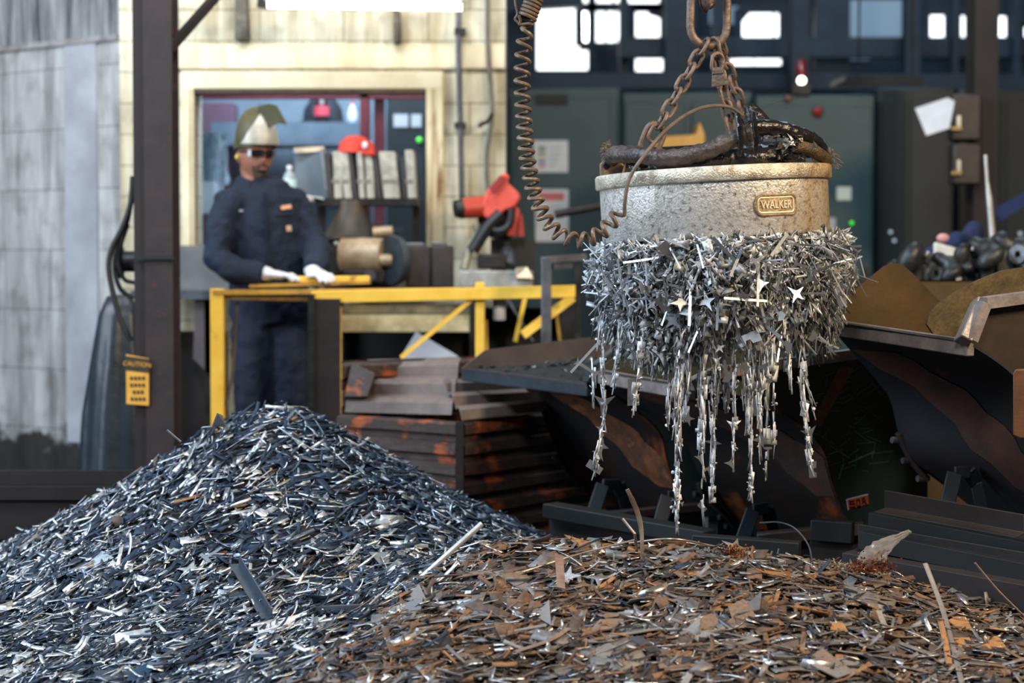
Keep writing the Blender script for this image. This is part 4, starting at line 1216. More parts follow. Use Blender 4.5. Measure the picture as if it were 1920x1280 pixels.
def on_plane(px, py, o):
    """point on the vertical plane through o along UD"""
    org = Vector((0, 0, CH))
    d = at(px, py, 10) - org
    n = Vector((-UD.y, UD.x, 0))
    t = (Vector(o) - org).dot(n) / d.dot(n)
    return org + d * t


def resample(P, n):
    L = [0]
    for a, b in zip(P, P[1:]):
        L.append(L[-1] + (b - a).length)
    out = []
    for k in range(n):
        s = L[-1] * k / (n - 1)
        i = max(j for j in range(len(L) - 1) if L[j] <= s + 1e-9)
        f = (s - L[i]) / max(1e-9, L[i + 1] - L[i])
        out.append(P[i].lerp(P[i + 1], min(1, f)))
    return out


streakA = M('bright_rust_streak', srgb(150, 92, 56), srgb(84, 58, 44), 0.65, 0.1, 7, 0.2, stretch=(1, 1, 1), c3=srgb(176, 112, 70), lo=0.35, hi=0.55)
streakB = M('dull_rust_streak', srgb(92, 60, 48), srgb(56, 46, 44), 0.6, 0.1, 7, 0.2, c3=srgb(112, 72, 54))


def hopper(label, near, far, nprof, fprof, rim, mats, legs, fbolts, depth, wing=None, fill=0, flange=0.05):
    nearP, farP = at(*near), at(*far)
    base = (nearP + farP) / 2 + UD * 0.45
    base.z = 0
    t = thing('tipping_hopper', label, 'hopper', base, 'tipping hoppers in a row')
    NP = [nearP] + [on_plane(x, y, nearP) for x, y in nprof]
    FP = [farP] + [on_plane(x, y, farP) for x, y in fprof]
    rn, rf = resample(curve_pts(NP, 6), 26), resample(curve_pts(FP, 6), 26)
    MB().sheet([[a.lerp(b, j / 6) for j in range(7)] for a, b in zip(rn, rf)], 0.008).build('chute', mats['chute'], t, sharp=50)
    # rust streak scoured across the chute, a shape of its own just proud of the sheet
    st_ = []
    for q in range(15):
        s_ = q / 14
        ii = 3 + s_ * 17
        row = []
        for e_ in range(5):
            a_ = 0.82 * (1 - s_) + (e_ / 4 - 0.5) * (0.34 + 0.05 * math.sin(q * 1.9 + e_))
            a_ = min(0.99, max(0.01, a_))
            i0 = min(24, int(ii))
            pp = rn[i0].lerp(rn[i0 + 1], ii - i0).lerp(rf[i0].lerp(rf[i0 + 1], ii - i0), a_)
            nn_ = (rn[i0 + 1] - rn[i0]).cross(rf[i0] - rn[i0]).normalized()
            if nn_.dot(UD) > 0:
                nn_ = -nn_
            row.append(pp + nn_ * 0.011)
        st_.append(row)
    MB().sheet(st_).build('rust_streak', mats['streak'], t, sharp=60)
    # side plates
    back = depth
    rimP = [on_plane(x, y, nearP) for x, y in rim]
    endn = nearP + UD * back
    poly = rn + [Vector((endn.x, endn.y, rn[-1].z)), Vector((endn.x, endn.y, rimP[-1].z + 0.04))] + list(reversed(rimP))
    wdir = (Vector((farP.x, farP.y, 0)) - Vector((nearP.x, nearP.y, 0))).normalized()
    MB().prism(poly, wdir * 0.008).build('side_plate', mats['side'], t, sharp=50)
    endf = farP + UD * back
    if wing:
        wp = [on_plane(x, y, farP) for x, y in wing]
        polyf = rf + [Vector((endf.x, endf.y, rf[-1].z)), Vector((endf.x, endf.y, wp[-1].z))] + list(reversed(wp))
    else:
        polyf = rf + [Vector((endf.x, endf.y, rf[-1].z)), Vector((endf.x, endf.y, rimP[-1].z + 0.03)), farP + UD * 0.1 + Vector((0, 0, 0.07))]
    MB().prism(polyf, wdir * -0.008).build('side_plate', mats['far'], t, sharp=50)
    # back plate closes the box
    MB().hexa([Vector((endn.x, endn.y, 0.3)), Vector((endf.x, endf.y, 0.3)), Vector((endf.x, endf.y, 0.3)) + UD * 0.008, Vector((endn.x, endn.y, 0.3)) + UD * 0.008,
               Vector((endn.x, endn.y, rimP[-1].z + 0.04)), Vector((endf.x, endf.y, rimP[-1].z + 0.03)), Vector((endf.x, endf.y, rimP[-1].z + 0.03)) + UD * 0.008, Vector((endn.x, endn.y, rimP[-1].z + 0.04)) + UD * 0.008]).build('back_plate', mats['far'], t)
    # lip: a bent plate along the pouring edge
    dn = Vector((0, 0, -1))
    MB().hexa([nearP + dn * flange, farP + dn * flange, farP + dn * flange + UD * 0.03, nearP + dn * flange + UD * 0.03,
               nearP, farP, farP + UD * 0.03, nearP + UD * 0.03]).build('lip', mats['lip'], t, bevel=0.004)
    # rim strip along the near side
    r = [nearP] + rimP
    rr = MB()
    for a, b in zip(r, r[1:]):
        rr.bar(a - wdir * 0.012, b - wdir * 0.012, 0.045, 0.035)
    rr.build('rim', mats['rim'], t)
    # bolted strip at the foot of the far edge
    bl_ = [on_plane(x, y, farP) - wdir * 0.0 - UD * 0.012 for x, y in fbolts]
    st = MB()
    st.tube(bl_, [(0.012, 0.022)] * len(bl_), 8)
    strip = st.build('bolted_strip', M('brown_strip', srgb(74, 62, 60), srgb(54, 46, 46), 0.5, 0.3, 10), t)
    for p in bl_[1:]:
        MB().tube([p - UD * 0.035, p + UD * 0.01], 0.011, 8).build('bolt', castgrey, strip)
    for lp in legs:
        a, b, c = [at(*q) for q in lp]
        MB().bar(a, b, 0.05, 0.012, (0, 1, 0)).build('stand', hop_leg, t, bevel=0.003)
        MB().bar(b, c, 0.04, 0.012, (0, 1, 0)).build('stand', hop_leg, t, bevel=0.003)
    # skids down to the floor
    for q in (rn[-1] + UD * 0.08, rf[-1] + UD * 0.08):
        e = Vector((q.x, q.y, 0)) + UD * (back - 0.75)
        MB().hexa([Vector((q.x, q.y, 0)), e, e + wdir * 0.05, Vector((q.x, q.y, 0)) + wdir * 0.05,
                   Vector((q.x, q.y, q.z)), Vector((e.x, e.y, q.z)), Vector((e.x, e.y, q.z)) + wdir * 0.05, Vector((q.x, q.y, q.z)) + wdir * 0.05]).build('skid', hop_leg, t)
    if fill:
        pass
    return t, rn, rf, wdir


hopA = hopper('dark tipping hopper beside the corrugated bin, heaped with black turnings', (1100, 718, 7.25), (865, 690, 7.85),
              [(1135, 727), (1200, 772), (1240, 812), (1256, 875), (1280, 930), (1310, 970)],
              [(945, 697), (1000, 740), (1025, 790), (1042, 835), (1060, 870), (1095, 912), (1118, 942)],
              [(1112, 690), (1150, 660), (1260, 640)],
              dict(chute=hop_dark, side=M('grey_green_side', srgb(120, 138, 130), srgb(92, 108, 102), 0.45, 0.25, 5, 0.1), far=M('grey_brown_plate', srgb(84, 74, 74), srgb(62, 55, 56), 0.55, 0.15, 5, 0.1), lip=hop_blue, rim=hop_blue, streak=streakA),
              [((1112, 962, 7.3), (1130, 908, 7.35), (1162, 908, 7.4)), ((1160, 906, 7.4), (1168, 930, 7.42), (1176, 965, 7.45))],
              [(1050, 850), (1054, 862), (1078, 890), (1098, 916)], 1.0)
hopB = hopper('dark scratched tipping hopper directly behind the hanging scrap', (1290, 722, 6.6), (1120, 693, 7.2),
              [(1380, 735), (1437, 754), (1500, 792), (1545, 840), (1565, 912), (1592, 970), (1618, 1012)],
              [(1160, 715), (1200, 750), (1285, 826), (1310, 880), (1340, 920), (1390, 985)],
              [(1330, 700), (1440, 684), (1597, 663)],
              dict(chute=hop_dark, side=hop_green, far=hop_green, lip=hop_edge, rim=hop_edge, streak=streakB),
              [((1390, 1018, 6.75), (1412, 956, 6.8), (1440, 952, 6.82)), ((1438, 952, 6.82), (1444, 975, 6.85), (1455, 1010, 6.88)), ((1236, 985, 6.9), (1252, 930, 6.95), (1272, 930, 6.97))],
              [(1316, 905), (1322, 925), (1368, 968), (1380, 985)], 0.95)
hopD = hopper('large brown tipping hopper at the right with raised side wings', (1812, 637, 5.95), (1560, 600, 6.55),
              [(1862, 668), (1902, 700), (1930, 740), (1950, 790), (1965, 860), (1990, 930), (2020, 980), (2070, 1020)],
              [(1575, 628), (1655, 720), (1676, 760), (1700, 850), (1750, 890), (1790, 920), (1845, 965)],
              [(1838, 568), (1925, 556), (2060, 545)],
              dict(chute=M('dark_plum_steel', srgb(52, 45, 48), srgb(40, 46, 54), 0.4, 0.2, 2.5, 0.1, c3=srgb(104, 66, 52), hi=0.6), side=hop_brown, far=M('ochre_brown_steel', srgb(88, 66, 36), srgb(66, 50, 30), 0.5, 0.35, 5, 0.15), lip=hop_edge, rim=hop_edge, streak=streakB),
              [((1774, 955, 6.3), (1790, 886, 6.34), (1818, 884, 6.36)), ((1816, 884, 6.36), (1830, 905, 6.4), (1842, 955, 6.42))],
              [(1690, 812), (1694, 824), (1714, 862), (1742, 896)], 1.0,
              wing=[(1560, 580), (1600, 545), (1655, 500), (1672, 492), (1690, 496), (1708, 512), (1755, 560), (1800, 590)])
# rounded inner plate of the big hopper
tD, rnD, rfD, wdD = hopD
om = at(1700, 616, 6.2)
arc = [on_plane(x, y, om) for x, y in [(1738, 608), (1742, 590), (1756, 572), (1790, 548), (1836, 524), (1880, 507), (1925, 500), (1990, 512), (2040, 560), (2040, 640), (1760, 640)]]
MB().prism(arc, wdD * 0.008).build('inner_plate', M('mottled_brown_plate', srgb(104, 86, 58), srgb(70, 58, 42), 0.5, 0.3, 22, 0.15), tD, sharp=50)
MB().bar(at(1805, 640, 5.94), at(1838, 566, 6.0), 0.04, 0.06, (0, 1, 0)).build('lip_end', hop_edge, tD, bevel=0.004)
# welded stripe and hazard label on the middle hopper
tB = hopB[0]
pB0 = at(1290, 722, 6.6)
wB = hopB[3]
MB().prism([on_plane(x, y, pB0) - wB * 0.003 for x, y in [(1520, 795), (1538, 800), (1600, 690), (1575, 684)]], wB * 0.003).build('rust_streak', M('rust_streak', srgb(134, 84, 58), srgb(92, 64, 50), 0.7, 0.1, 12), tB)
lb = [(1586, 936), (1626, 926), (1628, 944), (1589, 955)]
hl = MB().prism([on_plane(x, y, pB0) - wB * 0.004 for x, y in lb], wB * 0.004).build('hazard_label', M('orange_label', srgb(214, 92, 48), srgb(188, 74, 40), 0.6, 0, 9), tB)
hb = MB()
for (x, y) in [(1585, 936), (1588, 955)]:
    pass
MB().bar(on_plane(1586, 936, pB0) - wB * 0.005, on_plane(1626, 926, pB0) - wB * 0.005, 0.002, 0.003).build('white_border', paper, hl)
MB().bar(on_plane(1586, 936, pB0) - wB * 0.005, on_plane(1589, 955, pB0) - wB * 0.005, 0.002, 0.003).build('white_border', paper, hl)
# dark worn letters on the label: a worn S and slanted strokes
lt = MB()
for seg in ([(1591, 940), (1600, 938)], [(1591, 940), (1592, 945)], [(1592, 945), (1600, 943)], [(1600, 943), (1601, 949)], [(1601, 949), (1592, 951)],
            [(1604, 937), (1605, 949)], [(1604, 937), (1610, 936)], [(1605, 949), (1611, 947)], [(1610, 936), (1611, 947)], [(1614, 934), (1616, 946)], [(1614, 935), (1620, 932)], [(1615, 940), (1621, 937)], [(1617, 940), (1623, 944)]):
    lt.bar(on_plane(*seg[0], pB0) - wB * 0.006, on_plane(*seg[1], pB0) - wB * 0.006, 0.003, 0.0045)
lt.build('lettering', M('label_black', srgb(36, 24, 22)), hl)
# scratches: thin bright green lines on the side plate
rs_ = random.Random(4)
sc_ = MB()
for k in range(70):
    x, y = rs_.uniform(1470, 1640), rs_.uniform(700, 905)
    if x < 1440 + (y - 690) * 0.55:
        continue
    a, l = rs_.gauss(-0.35, 0.5), rs_.uniform(10, 45)
    pa, pb = on_plane(x, y, pB0) - wB * 0.002, on_plane(x + l * math.cos(a), y - l * math.sin(a) * -1, pB0) - wB * 0.002
    sc_.bar(pa, pb, 0.0012, 0.0016)
for seg in [[(1580, 870), (1572, 898)], [(1552, 852), (1578, 842)], [(1578, 842), (1582, 872)], [(1590, 868), (1640, 846)], [(1555, 835), (1592, 858)]]:
    sc_.bar(on_plane(*seg[0], pB0) - wB * 0.002, on_plane(*seg[1], pB0) - wB * 0.002, 0.002, 0.0035)
sc_.build('scratches', M('green_scratch', srgb(96, 150, 90), srgb(112, 126, 96), 0.6, 0.1, 20), tB)

# beams and plates on the floor between hoppers and heap
bm_t = M('dark_teal_beam', srgb(20, 25, 28), srgb(15, 19, 21), 0.6, 0.2, 6)
bm_b = M('dark_brown_beam', srgb(40, 33, 33), srgb(28, 24, 25), 0.65, 0.1, 7, 0.1)
for k, (a, b, wd, h, m_, lab) in enumerate([
        ((1030, 955, 6.95), (1330, 1008, 6.5), 0.08, 0.05, bm_t, 'long dark teal steel beam below the left hopper'),
        ((1120, 968, 7.2), (1320, 950, 7.25), 0.05, 0.03, M('dull_rust_beam', srgb(70, 48, 36), srgb(46, 36, 32), 0.6, 0.2, 6), 'rust brown beam below the left hopper stand'),
        ((1300, 1015, 6.35), (1500, 1030, 6.25), 0.06, 0.05, bm_t, 'dark teal beam in front of the middle hopper stand'),
        ((1420, 1010, 6.75), (1620, 990, 6.7), 0.07, 0.04, MATS['dull_rust_beam'], 'rust brown beam under the middle hopper label'),
        ((1522, 992, 6.55), (1600, 998, 6.5), 0.05, 0.07, bm_t, 'short teal block under the hazard label')]):
    A_, B_ = at(*a), at(*b)
    t = thing('steel_beam', lab, 'beam', ((A_.x + B_.x) / 2, (A_.y + B_.y) / 2, 0))
    MB().bar(A_, B_, wd, h).build('beam', m_, t, bevel=0.004)
    z0_ = Vector((0, 0, 1))
    k0, k1 = A_ + Vector((0, 0.01, -h / 2)), B_ + Vector((0, 0.01, -h / 2))
    MB().hexa([Vector((k0.x, k0.y, 0)), Vector((k1.x, k1.y, 0)), Vector((k1.x, k1.y + 0.03, 0)), Vector((k0.x, k0.y + 0.03, 0)), k0, k1, k1 + Vector((0, 0.03, 0)), k0 + Vector((0, 0.03, 0))]).build('web', MATS['dark_hopper_steel'], t)
# stacked bent channels at the lower right
zb_ = 0
for k, (prof_, lab, m_) in enumerate([
        ([(1640, 962, 5.95), (1905, 1010, 5.75), 0.20, 0.055, 0.03], 'topmost brown Z shaped steel channel of the right stack', bm_b),
        ([(1610, 1000, 5.85), (1925, 1062, 5.6), 0.24, 0.05, 0.03], 'middle blue grey bent channel of the right stack', bm_t),
        ([(1580, 1040, 5.8), (1960, 1108, 5.5), 0.26, 0.07, 0.03], 'lowest brown steel channel of the right stack', bm_b)]):
    a, b, dpt, hh, th = prof_
    A_, B_ = at(*a), at(*b)
    t = thing('bent_channel', lab, 'channel', ((A_.x + B_.x) / 2, A_.y, 0), 'steel channels stacked by the right hopper')
    d = (B_ - A_)
    nn = Vector((-d.y, d.x, 0)).normalized()
    th = 0.008
    pf = [(0, -hh), (0, 0), (dpt * 0.5, 0), (dpt * 0.5, hh * 1.1)] if k != 1 else [(0, -hh * 0.9), (0, 0), (dpt * 0.35, 0), (dpt * 0.35, hh * 0.9), (dpt, hh * 0.9)]
    g = [[A_.lerp(B_, j / 6) + nn * o + Vector((0, 0, z)) for j in range(7)] for o, z in pf]
    MB().sheet(g, th).build('channel', m_, t, bevel=0.003, sharp=20)
    for f in (0.2, 0.8):
        q = A_.lerp(B_, f) + nn * 0.06
        MB().mm((q.x - 0.03, q.y - 0.03, 0), (q.x + 0.03, q.y + 0.03, q.z - hh * 0.3)).build('chock', m_, t)
plq = [(1899, 816), (1912, 822), (1990, 826), (1990, 690), (1903, 692), (1899, 700)]
pt_ = thing('rusty_plate', 'rounded rusty plate edge at the right border of the view', 'plate', at(1940, 822, 5.6))
MB().prism([at(*p, 5.6) for p in plq], (0.01, 0.02, 0)).build('plate', M('rust_plate', srgb(110, 70, 42), srgb(78, 52, 36), 0.6, 0.2, 8, 0.2), pt_, bevel=0.004)
MB().mm((at(1960, 820, 5.62).x, 5.62, 0), (at(1990, 820, 5.62).x, 5.68, at(1960, 815, 5.62).z)).build('bracket', bm_b, pt_)
# castings heaped in a bin behind the big hopper
gb = thing('casting_bin', 'brown steel bin full of grey castings behind the right hopper', 'bin', (at(1800, 520, 8.1).x, 8.4, 0))
gx0, gx1, gz = at(1650, 528, 8.1).x, at(1990, 520, 8.1).x, at(1790, 525, 8.1).z
MB().mm((gx0, 8.1, 0), (gx1, 8.115, gz)).build('front_wall', MATS['ochre_brown_steel'], gb)
MB().mm((gx0, 8.1, gz - 0.006), (gx1, 8.12, gz)).build('bright_edge', hop_edge, gb)
MB().mm((gx0, 8.9, 0), (gx1, 8.915, gz)).build('rear_wall', hop_brown, gb)
for x in (gx0, gx1 - 0.015):
    MB().mm((x, 8.115, 0), (x + 0.015, 8.9, gz)).build('end_wall', hop_brown, gb)
MB().mm((gx0 + .015, 8.115, gz - 0.09), (gx1 - .015, 8.9, gz - 0.06)).build('false_floor', dark_iron, gb)
cm = M('dark_casting', srgb(66, 68, 70), srgb(34, 35, 37), 0.42, 0.4, 10, 0.2, c3=srgb(120, 122, 124), hi=0.62)
for k, (x, y, s, rz, lab) in enumerate([
        (1715, 492, 0.085, 0.5, 'leftmost rounded grey casting with a bright top patch'), (1742, 510, 0.075, -0.4, 'flanged round grey casting beside the leftmost one'),
        (1690, 512, 0.06, 0.2, 'low half hidden casting behind the brown wing'), (1776, 505, 0.06, 1.0, 'dark casting under the white bag'),
        (1815, 482, 0.06, 0.3, 'small grey casting with a bright lug in the middle'), (1828, 512, 0.06, 0.0, 'pale oval casting with two dark holes'),
        (1850, 478, 0.075, 0.9, 'dark knobbly casting below the upright rod'), (1882, 475, 0.095, -0.3, 'tall wedge shaped grey casting at the right'),
        (1904, 492, 0.06, 0.5, 'grey casting at the right end of the bin'), (1796, 515, 0.05, -0.7, 'narrow dark casting at the front middle of the bin')]):
    c = at(x, y, 8.3 + 0.05 * (k % 3))
    c.z = max(c.z, gz + 0.0)
    t = thing('metal_casting', lab, 'casting', (c.x, c.y, gz - 0.06), 'castings in the brown bin')
    Rk = Matrix.Rotation(rz, 3, 'Y') @ Matrix.Rotation(rz * 2, 3, 'Z')
    mb = MB()
    for i in range(3):
        mb.ball(c + Rk @ Vector(((i - 1) * s * 0.7, 0.02 * i, 0.3 * s * (i % 2))), (s * 0.62, s * 0.55, s * (0.9 - 0.2 * i)), 14, 10, Rk)
    mb.mm((c.x - s * 0.4, c.y - s * 0.4, gz - 0.06), (c.x + s * 0.4, c.y + s * 0.4, c.z))
    o = mb.build('body', cm, t)
    remeshed(o, 0.012, 2)
    fl_ = c + Rk @ Vector((s * 0.75, -0.03, -0.2 * s))
    MB().lathe([(0.014, -0.012), (s * 0.42, -0.012), (s * 0.42, 0.012), (0.014, 0.012), (0.014, -0.012)], fl_, Rk @ Matrix.Rotation(1.2, 3, 'X'), 20, cap=False).build('flange', castgrey, t)
    if k in (0, 4, 8):
        MB().box(c + Rk @ Vector((-s * 0.2, -s * 0.5, s * 0.6)), (s * 0.5, s * 0.15, s * 0.3), Rk).build('machined_face', aluminium, t, bevel=0.004)
wb_ = thing('white_bag', 'white sack with pink corner standing behind the castings', 'bag', at(1775, 500, 8.75))
MB().hexa([at(1750, 520, 8.6), at(1800, 520, 8.6), at(1800, 520, 8.7), at(1750, 520, 8.7), at(1750, 452, 8.62), at(1798, 466, 8.62), at(1798, 466, 8.7), at(1750, 452, 8.7)]).build('sack', M('sack_white', srgb(214, 214, 206), srgb(180, 180, 176), 0.8, 0, 10, 0.2), wb_, bevel=0.015)
MB().ball(at(1768, 446, 8.63), (0.028, 0.02, 0.02), 12, 8).build('pink_corner', M('pink_cloth', srgb(206, 150, 150), rough=0.8), wb_)
bb_ = thing('blue_cloth', 'dark blue cloth with pale print bunched behind the castings', 'cloth', at(1800, 460, 8.8))
mb = MB().ball(at(1798, 452, 8.78), (0.06, 0.04, 0.045), 16, 10).ball(at(1826, 436, 8.8), (0.05, 0.04, 0.05), 16, 10).ball(at(1745, 485, 8.8), (0.04, 0.04, 0.06), 16, 10)
mb.mm(at(1760, 520, 8.85), at(1826, 450, 8.8))
remeshed(mb.build('cloth', M('navy_cloth', srgb(24, 40, 84), srgb(16, 28, 60), 0.8, 0, 10, 0.3), bb_), 0.012, 3, 0.02)

# ------------------------------------------------------------------ scrap shapes
def bent_strip(L, w, t, bend, twist=0.0, seg=2):
    """flat strip along x, bent about y"""
    rows = []
    x = z = ang = 0.0
    P = [(0, 0, 0)]
    for i in range(seg):
        x += L / seg * math.cos(ang)
        z += L / seg * math.sin(ang)
        ang += bend / max(1, seg - 1)
        P.append((x, 0, z))
    cx, cz = x / 2, sum(p[2] for p in P) / len(P)
    v, f = [], []
    for i, (px_, _, pz_) in enumerate(P):
        tw = twist * i / seg
        cw, sw = math.cos(tw) * w / 2, math.sin(tw) * w / 2
        for (sy, sz) in ((-1, -1), (1, -1), (1, 1), (-1, 1)):
            v.append((px_ - cx, sy * cw, pz_ - cz + sz * t / 2 + sy * sw))
    for i in range(len(P) - 1):
        for k in range(4):
            f.append((i * 4 + k, i * 4 + (k + 1) % 4, i * 4 + 4 + (k + 1) % 4, i * 4 + 4 + k))
    f.append((3, 2, 1, 0))
    n = (len(P) - 1) * 4
    f.append((n, n + 1, n + 2, n + 3))
    return v, f


def flake(poly, t):
    n = len(poly)
    v = [(x, y, -t / 2) for x, y in poly] + [(x, y, t / 2) for x, y in poly]
    f = [tuple(range(n - 1, -1, -1)), tuple(range(n, 2 * n))] + [(i, (i + 1) % n, n + (i + 1) % n, n + i) for i in range(n)]
    return v, f


def bowed(corners, dip, k=3):
    """polygon whose sides bow inwards, like the web left between punched holes"""
    out = []
    cx = sum(c[0] for c in corners) / len(corners)
    cy = sum(c[1] for c in corners) / len(corners)
    for i, a in enumerate(corners):
        b = corners[(i + 1) % len(corners)]
        for q in range(k):
            t = q / k
            x, y = a[0] + (b[0] - a[0]) * t, a[1] + (b[1] - a[1]) * t
            d = dip * 4 * t * (1 - t)
            out.append((x + (cx - x) * d, y + (cy - y) * d))
    return out


def disc(r, n=10):
    return [(r * math.cos(2 * PI * i / n), r * math.sin(2 * PI * i / n)) for i in range(n)]


TRI = bowed([(0.5, -0.1), (-0.35, 0.42), (-0.4, -0.4)], 0.4, 4)
STAR = bowed([(0.5, 0.1), (0.1, 0.5), (-0.5, 0.2), (-0.15, -0.5)], 0.55, 4)
BONE = [(-0.5, -0.16), (-0.38, -0.06), (0.3, -0.05), (0.5, -0.2), (0.46, 0.0), (0.5, 0.2), (0.3, 0.05), (-0.38, 0.06), (-0.5, 0.16), (-0.44, 0)]
NOTCH = [(-0.5, -0.25), (0.5, -0.25), (0.5, 0.2), (0.2, 0.2), (0.14, 0.02), (-0.05, 0.02), (-0.1, 0.22), (-0.5, 0.25)]
PLATE = [(-0.5, -0.22), (0.45, -0.28), (0.5, 0.2), (-0.42, 0.26)]
WEDGE = [(-0.5, -0.05), (0.5, -0.25), (0.42, 0.28)]
HOOK = [(-0.5, -0.1), (0.2, -0.12), (0.42, -0.3), (0.5, -0.05), (0.34, 0.18), (0.05, 0.12), (0.0, 0.0), (-0.48, 0.05)]
TSH = [(-0.5, -0.3), (-0.34, -0.3), (-0.3, -0.07), (0.5, -0.05), (0.5, 0.07), (-0.3, 0.07), (-0.34, 0.3), (-0.5, 0.3)]


def sc(poly, s, w=1.0):
    return [(x * s, y * s * w) for x, y in poly]


STRIPS = [bent_strip(1.0, 0.065 + 0.03 * (k % 3), 0.028, b, tw, 2 if abs(b) < 0.1 else 4) for k, (b, tw) in
          enumerate([(0, 0), (0.05, 0), (0.5, 0), (-0.4, 0.6), (0.0, 0.5), (0.9, 0.2), (0, 0), (0.25, 0), (0, 0)])]
WIDES = [bent_strip(1.0, 0.2 + 0.06 * (k % 2), 0.02, b, tw, 2) for k, (b, tw) in enumerate([(0, 0), (0.3, 0.2), (-0.2, 0), (0.1, 0.3)])]
FLAKES = [flake(p, 0.03) for p in (TRI, STAR, BONE, NOTCH, PLATE, WEDGE, HOOK, TSH, sc(PLATE, 1, 0.6))]
SLUG = [flake(disc(0.5, 9), 0.35)]


class Scatter:
    """thousands of loose pieces gathered in one mesh, each with its own colour"""

    def __init__(s):
        s.V, s.Lp, s.Ls, s.T, s.nv, s.nl = [], [], [], [], 0, 0

    def add(s, tmpl, pos, R, scale, tint):
        v, f = tmpl
        v = np.array(v, dtype=np.float64)
        n = len(pos)
        if n == 0:
            return
        W = np.einsum('nij,nkj->nki', R, v[None] * scale[:, None, :]) + pos[:, None, :]
        k = len(v)
        s.V.append(W.reshape(-1, 3))
        loops = np.concatenate([np.array(q) for q in f])
        starts = np.cumsum([0] + [len(q) for q in f[:-1]])
        nl = len(loops)
        s.Lp.append((loops[None] + (s.nv + np.arange(n) * k)[:, None]).ravel())
        s.Ls.append((starts[None] + (s.nl + np.arange(n) * nl)[:, None]).ravel())
        s.T.append(np.repeat(tint, k, axis=0))
        s.nv += n * k
        s.nl += n * nl

    def build(s, name, mat, extra=None):
        me = bpy.data.meshes.new(name)
        V, Lp, Ls, T = np.concatenate(s.V), np.concatenate(s.Lp), np.concatenate(s.Ls), np.concatenate(s.T)
        me.vertices.add(len(V))
        me.vertices.foreach_set('co', V.ravel().astype(np.float32))
        me.loops.add(len(Lp))
        me.loops.foreach_set('vertex_index', Lp.astype(np.int32))
        me.polygons.add(len(Ls))
        me.polygons.foreach_set('loop_start', Ls.astype(np.int32))
        me.update(calc_edges=True)
        at_ = me.attributes.new('tint', 'FLOAT_COLOR', 'POINT')
        at_.data.foreach_set('color', T.ravel().astype(np.float32))
        me.materials.append(mat)
        me.validate()
        o = bpy.data.objects.new(name, me)
        COL.objects.link(o)
        return o


def frames(xdir, nrm):
    x = xdir / np.linalg.norm(xdir, axis=1, keepdims=True)
    z = nrm - x * np.sum(nrm * x, axis=1, keepdims=True)
    z /= np.linalg.norm(z, axis=1, keepdims=True) + 1e-9
    y = np.cross(z, x)
    return np.stack([x, y, z], axis=2)


def pal(n, which):
    """colour and metalness per piece"""
    u = RNG.random(n)
    out = np.zeros((n, 4))
    if which == 'steel':  # blue cast of grading and shade is mixed into these colours
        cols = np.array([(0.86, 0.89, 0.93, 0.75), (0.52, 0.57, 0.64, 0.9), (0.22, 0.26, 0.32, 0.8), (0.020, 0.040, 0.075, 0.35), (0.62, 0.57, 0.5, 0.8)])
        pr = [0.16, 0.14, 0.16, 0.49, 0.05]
    elif which == 'clump':
        cols = np.array([(0.74, 0.77, 0.80, 0.45), (0.52, 0.55, 0.58, 0.5), (0.30, 0.30, 0.30, 0.5), (0.10, 0.10, 0.10, 0.4), (0.52, 0.49, 0.44, 0.45)])
        pr = [0.30, 0.22, 0.15, 0.22, 0.11]
    elif which == 'strand':
        cols = np.array([(0.86, 0.88, 0.91, 0.3), (0.68, 0.70, 0.73, 0.35), (0.42, 0.42, 0.42, 0.4), (0.15, 0.15, 0.15, 0.4)])
        pr = [0.45, 0.3, 0.15, 0.1]
    else:
        cols = np.array([(0.23, 0.125, 0.07, 0.1), (0.14, 0.095, 0.07, 0.15), (0.40, 0.18, 0.06, 0.0), (0.30, 0.265, 0.25, 0.4), (0.62, 0.62, 0.65, 0.8), (0.04, 0.03, 0.027, 0.2), (0.72, 0.66, 0.58, 0.9)])
        pr = [0.20, 0.17, 0.055, 0.20, 0.10, 0.205, 0.07]
    idx = RNG.choice(len(cols), n, p=pr)
    out[:] = cols[idx]
    out[:, :3] *= (0.8 + 0.4 * RNG.random((n, 1))) * (0.8 if which == 'rust' else 1.0)
    return np.clip(out, 0, 1)


scrap_m = scrap_material()
# ------------------------------------------------------------------ the scrap heap
CX = np.array([-2.6, -1.5, -1.0, -0.5, -0.2, 0.0, 0.25, 0.57, 0.8, 1.05, 1.44, 2.2])
CZ = np.array([-0.1, 0.03, 0.14, 0.275, 0.325, 0.35, 0.365, 0.355, 0.325, 0.30, 0.225, 0.10])


def heap_h(x, y):
    r = np.sqrt(((x + 0.80) * np.where(x < -0.8, 1.0, 1.0)) ** 2 + (y - 6.75) ** 2 + 0.10 ** 2) - 0.10
    cone = np.where(r < 0.5, 0.69 - 0.63 * r, np.where(r < 0.95, 0.375 - 0.51 * (r - 0.5), 0.1455 - 0.22 * (r - 0.95)))
    crest = np.interp(x, CX, CZ)
    y0 = 5.6
    m = np.where(y < y0, crest - np.interp(x, [-1.2, -0.3], [0.14, 0.24]) * (y0 - y), crest - 0.15 * (y - y0) - 1.1 * np.maximum(0, y - y0 - 0.12) ** 1.0)
    m = m + 0.022 * np.sin(3.1 * x + 1.3 * y) * np.sin(2.3 * y + 0.7) + 0.012 * np.sin(7 * x - 3 * y)
    k = 0.05
    h = np.maximum(cone, m) + k * np.log1p(np.exp(-np.abs(cone - m) / k)) * 0.6
    return h


def heap_n(x, y):
    e = 0.03
    gx = (heap_h(x + e, y) - heap_h(x - e, y)) / (2 * e)
    gy = (heap_h(x, y + e) - heap_h(x, y - e)) / (2 * e)
    n = np.stack([-gx, -gy, np.ones_like(gx)], axis=1)
    return n / np.linalg.norm(n, axis=1, keepdims=True)


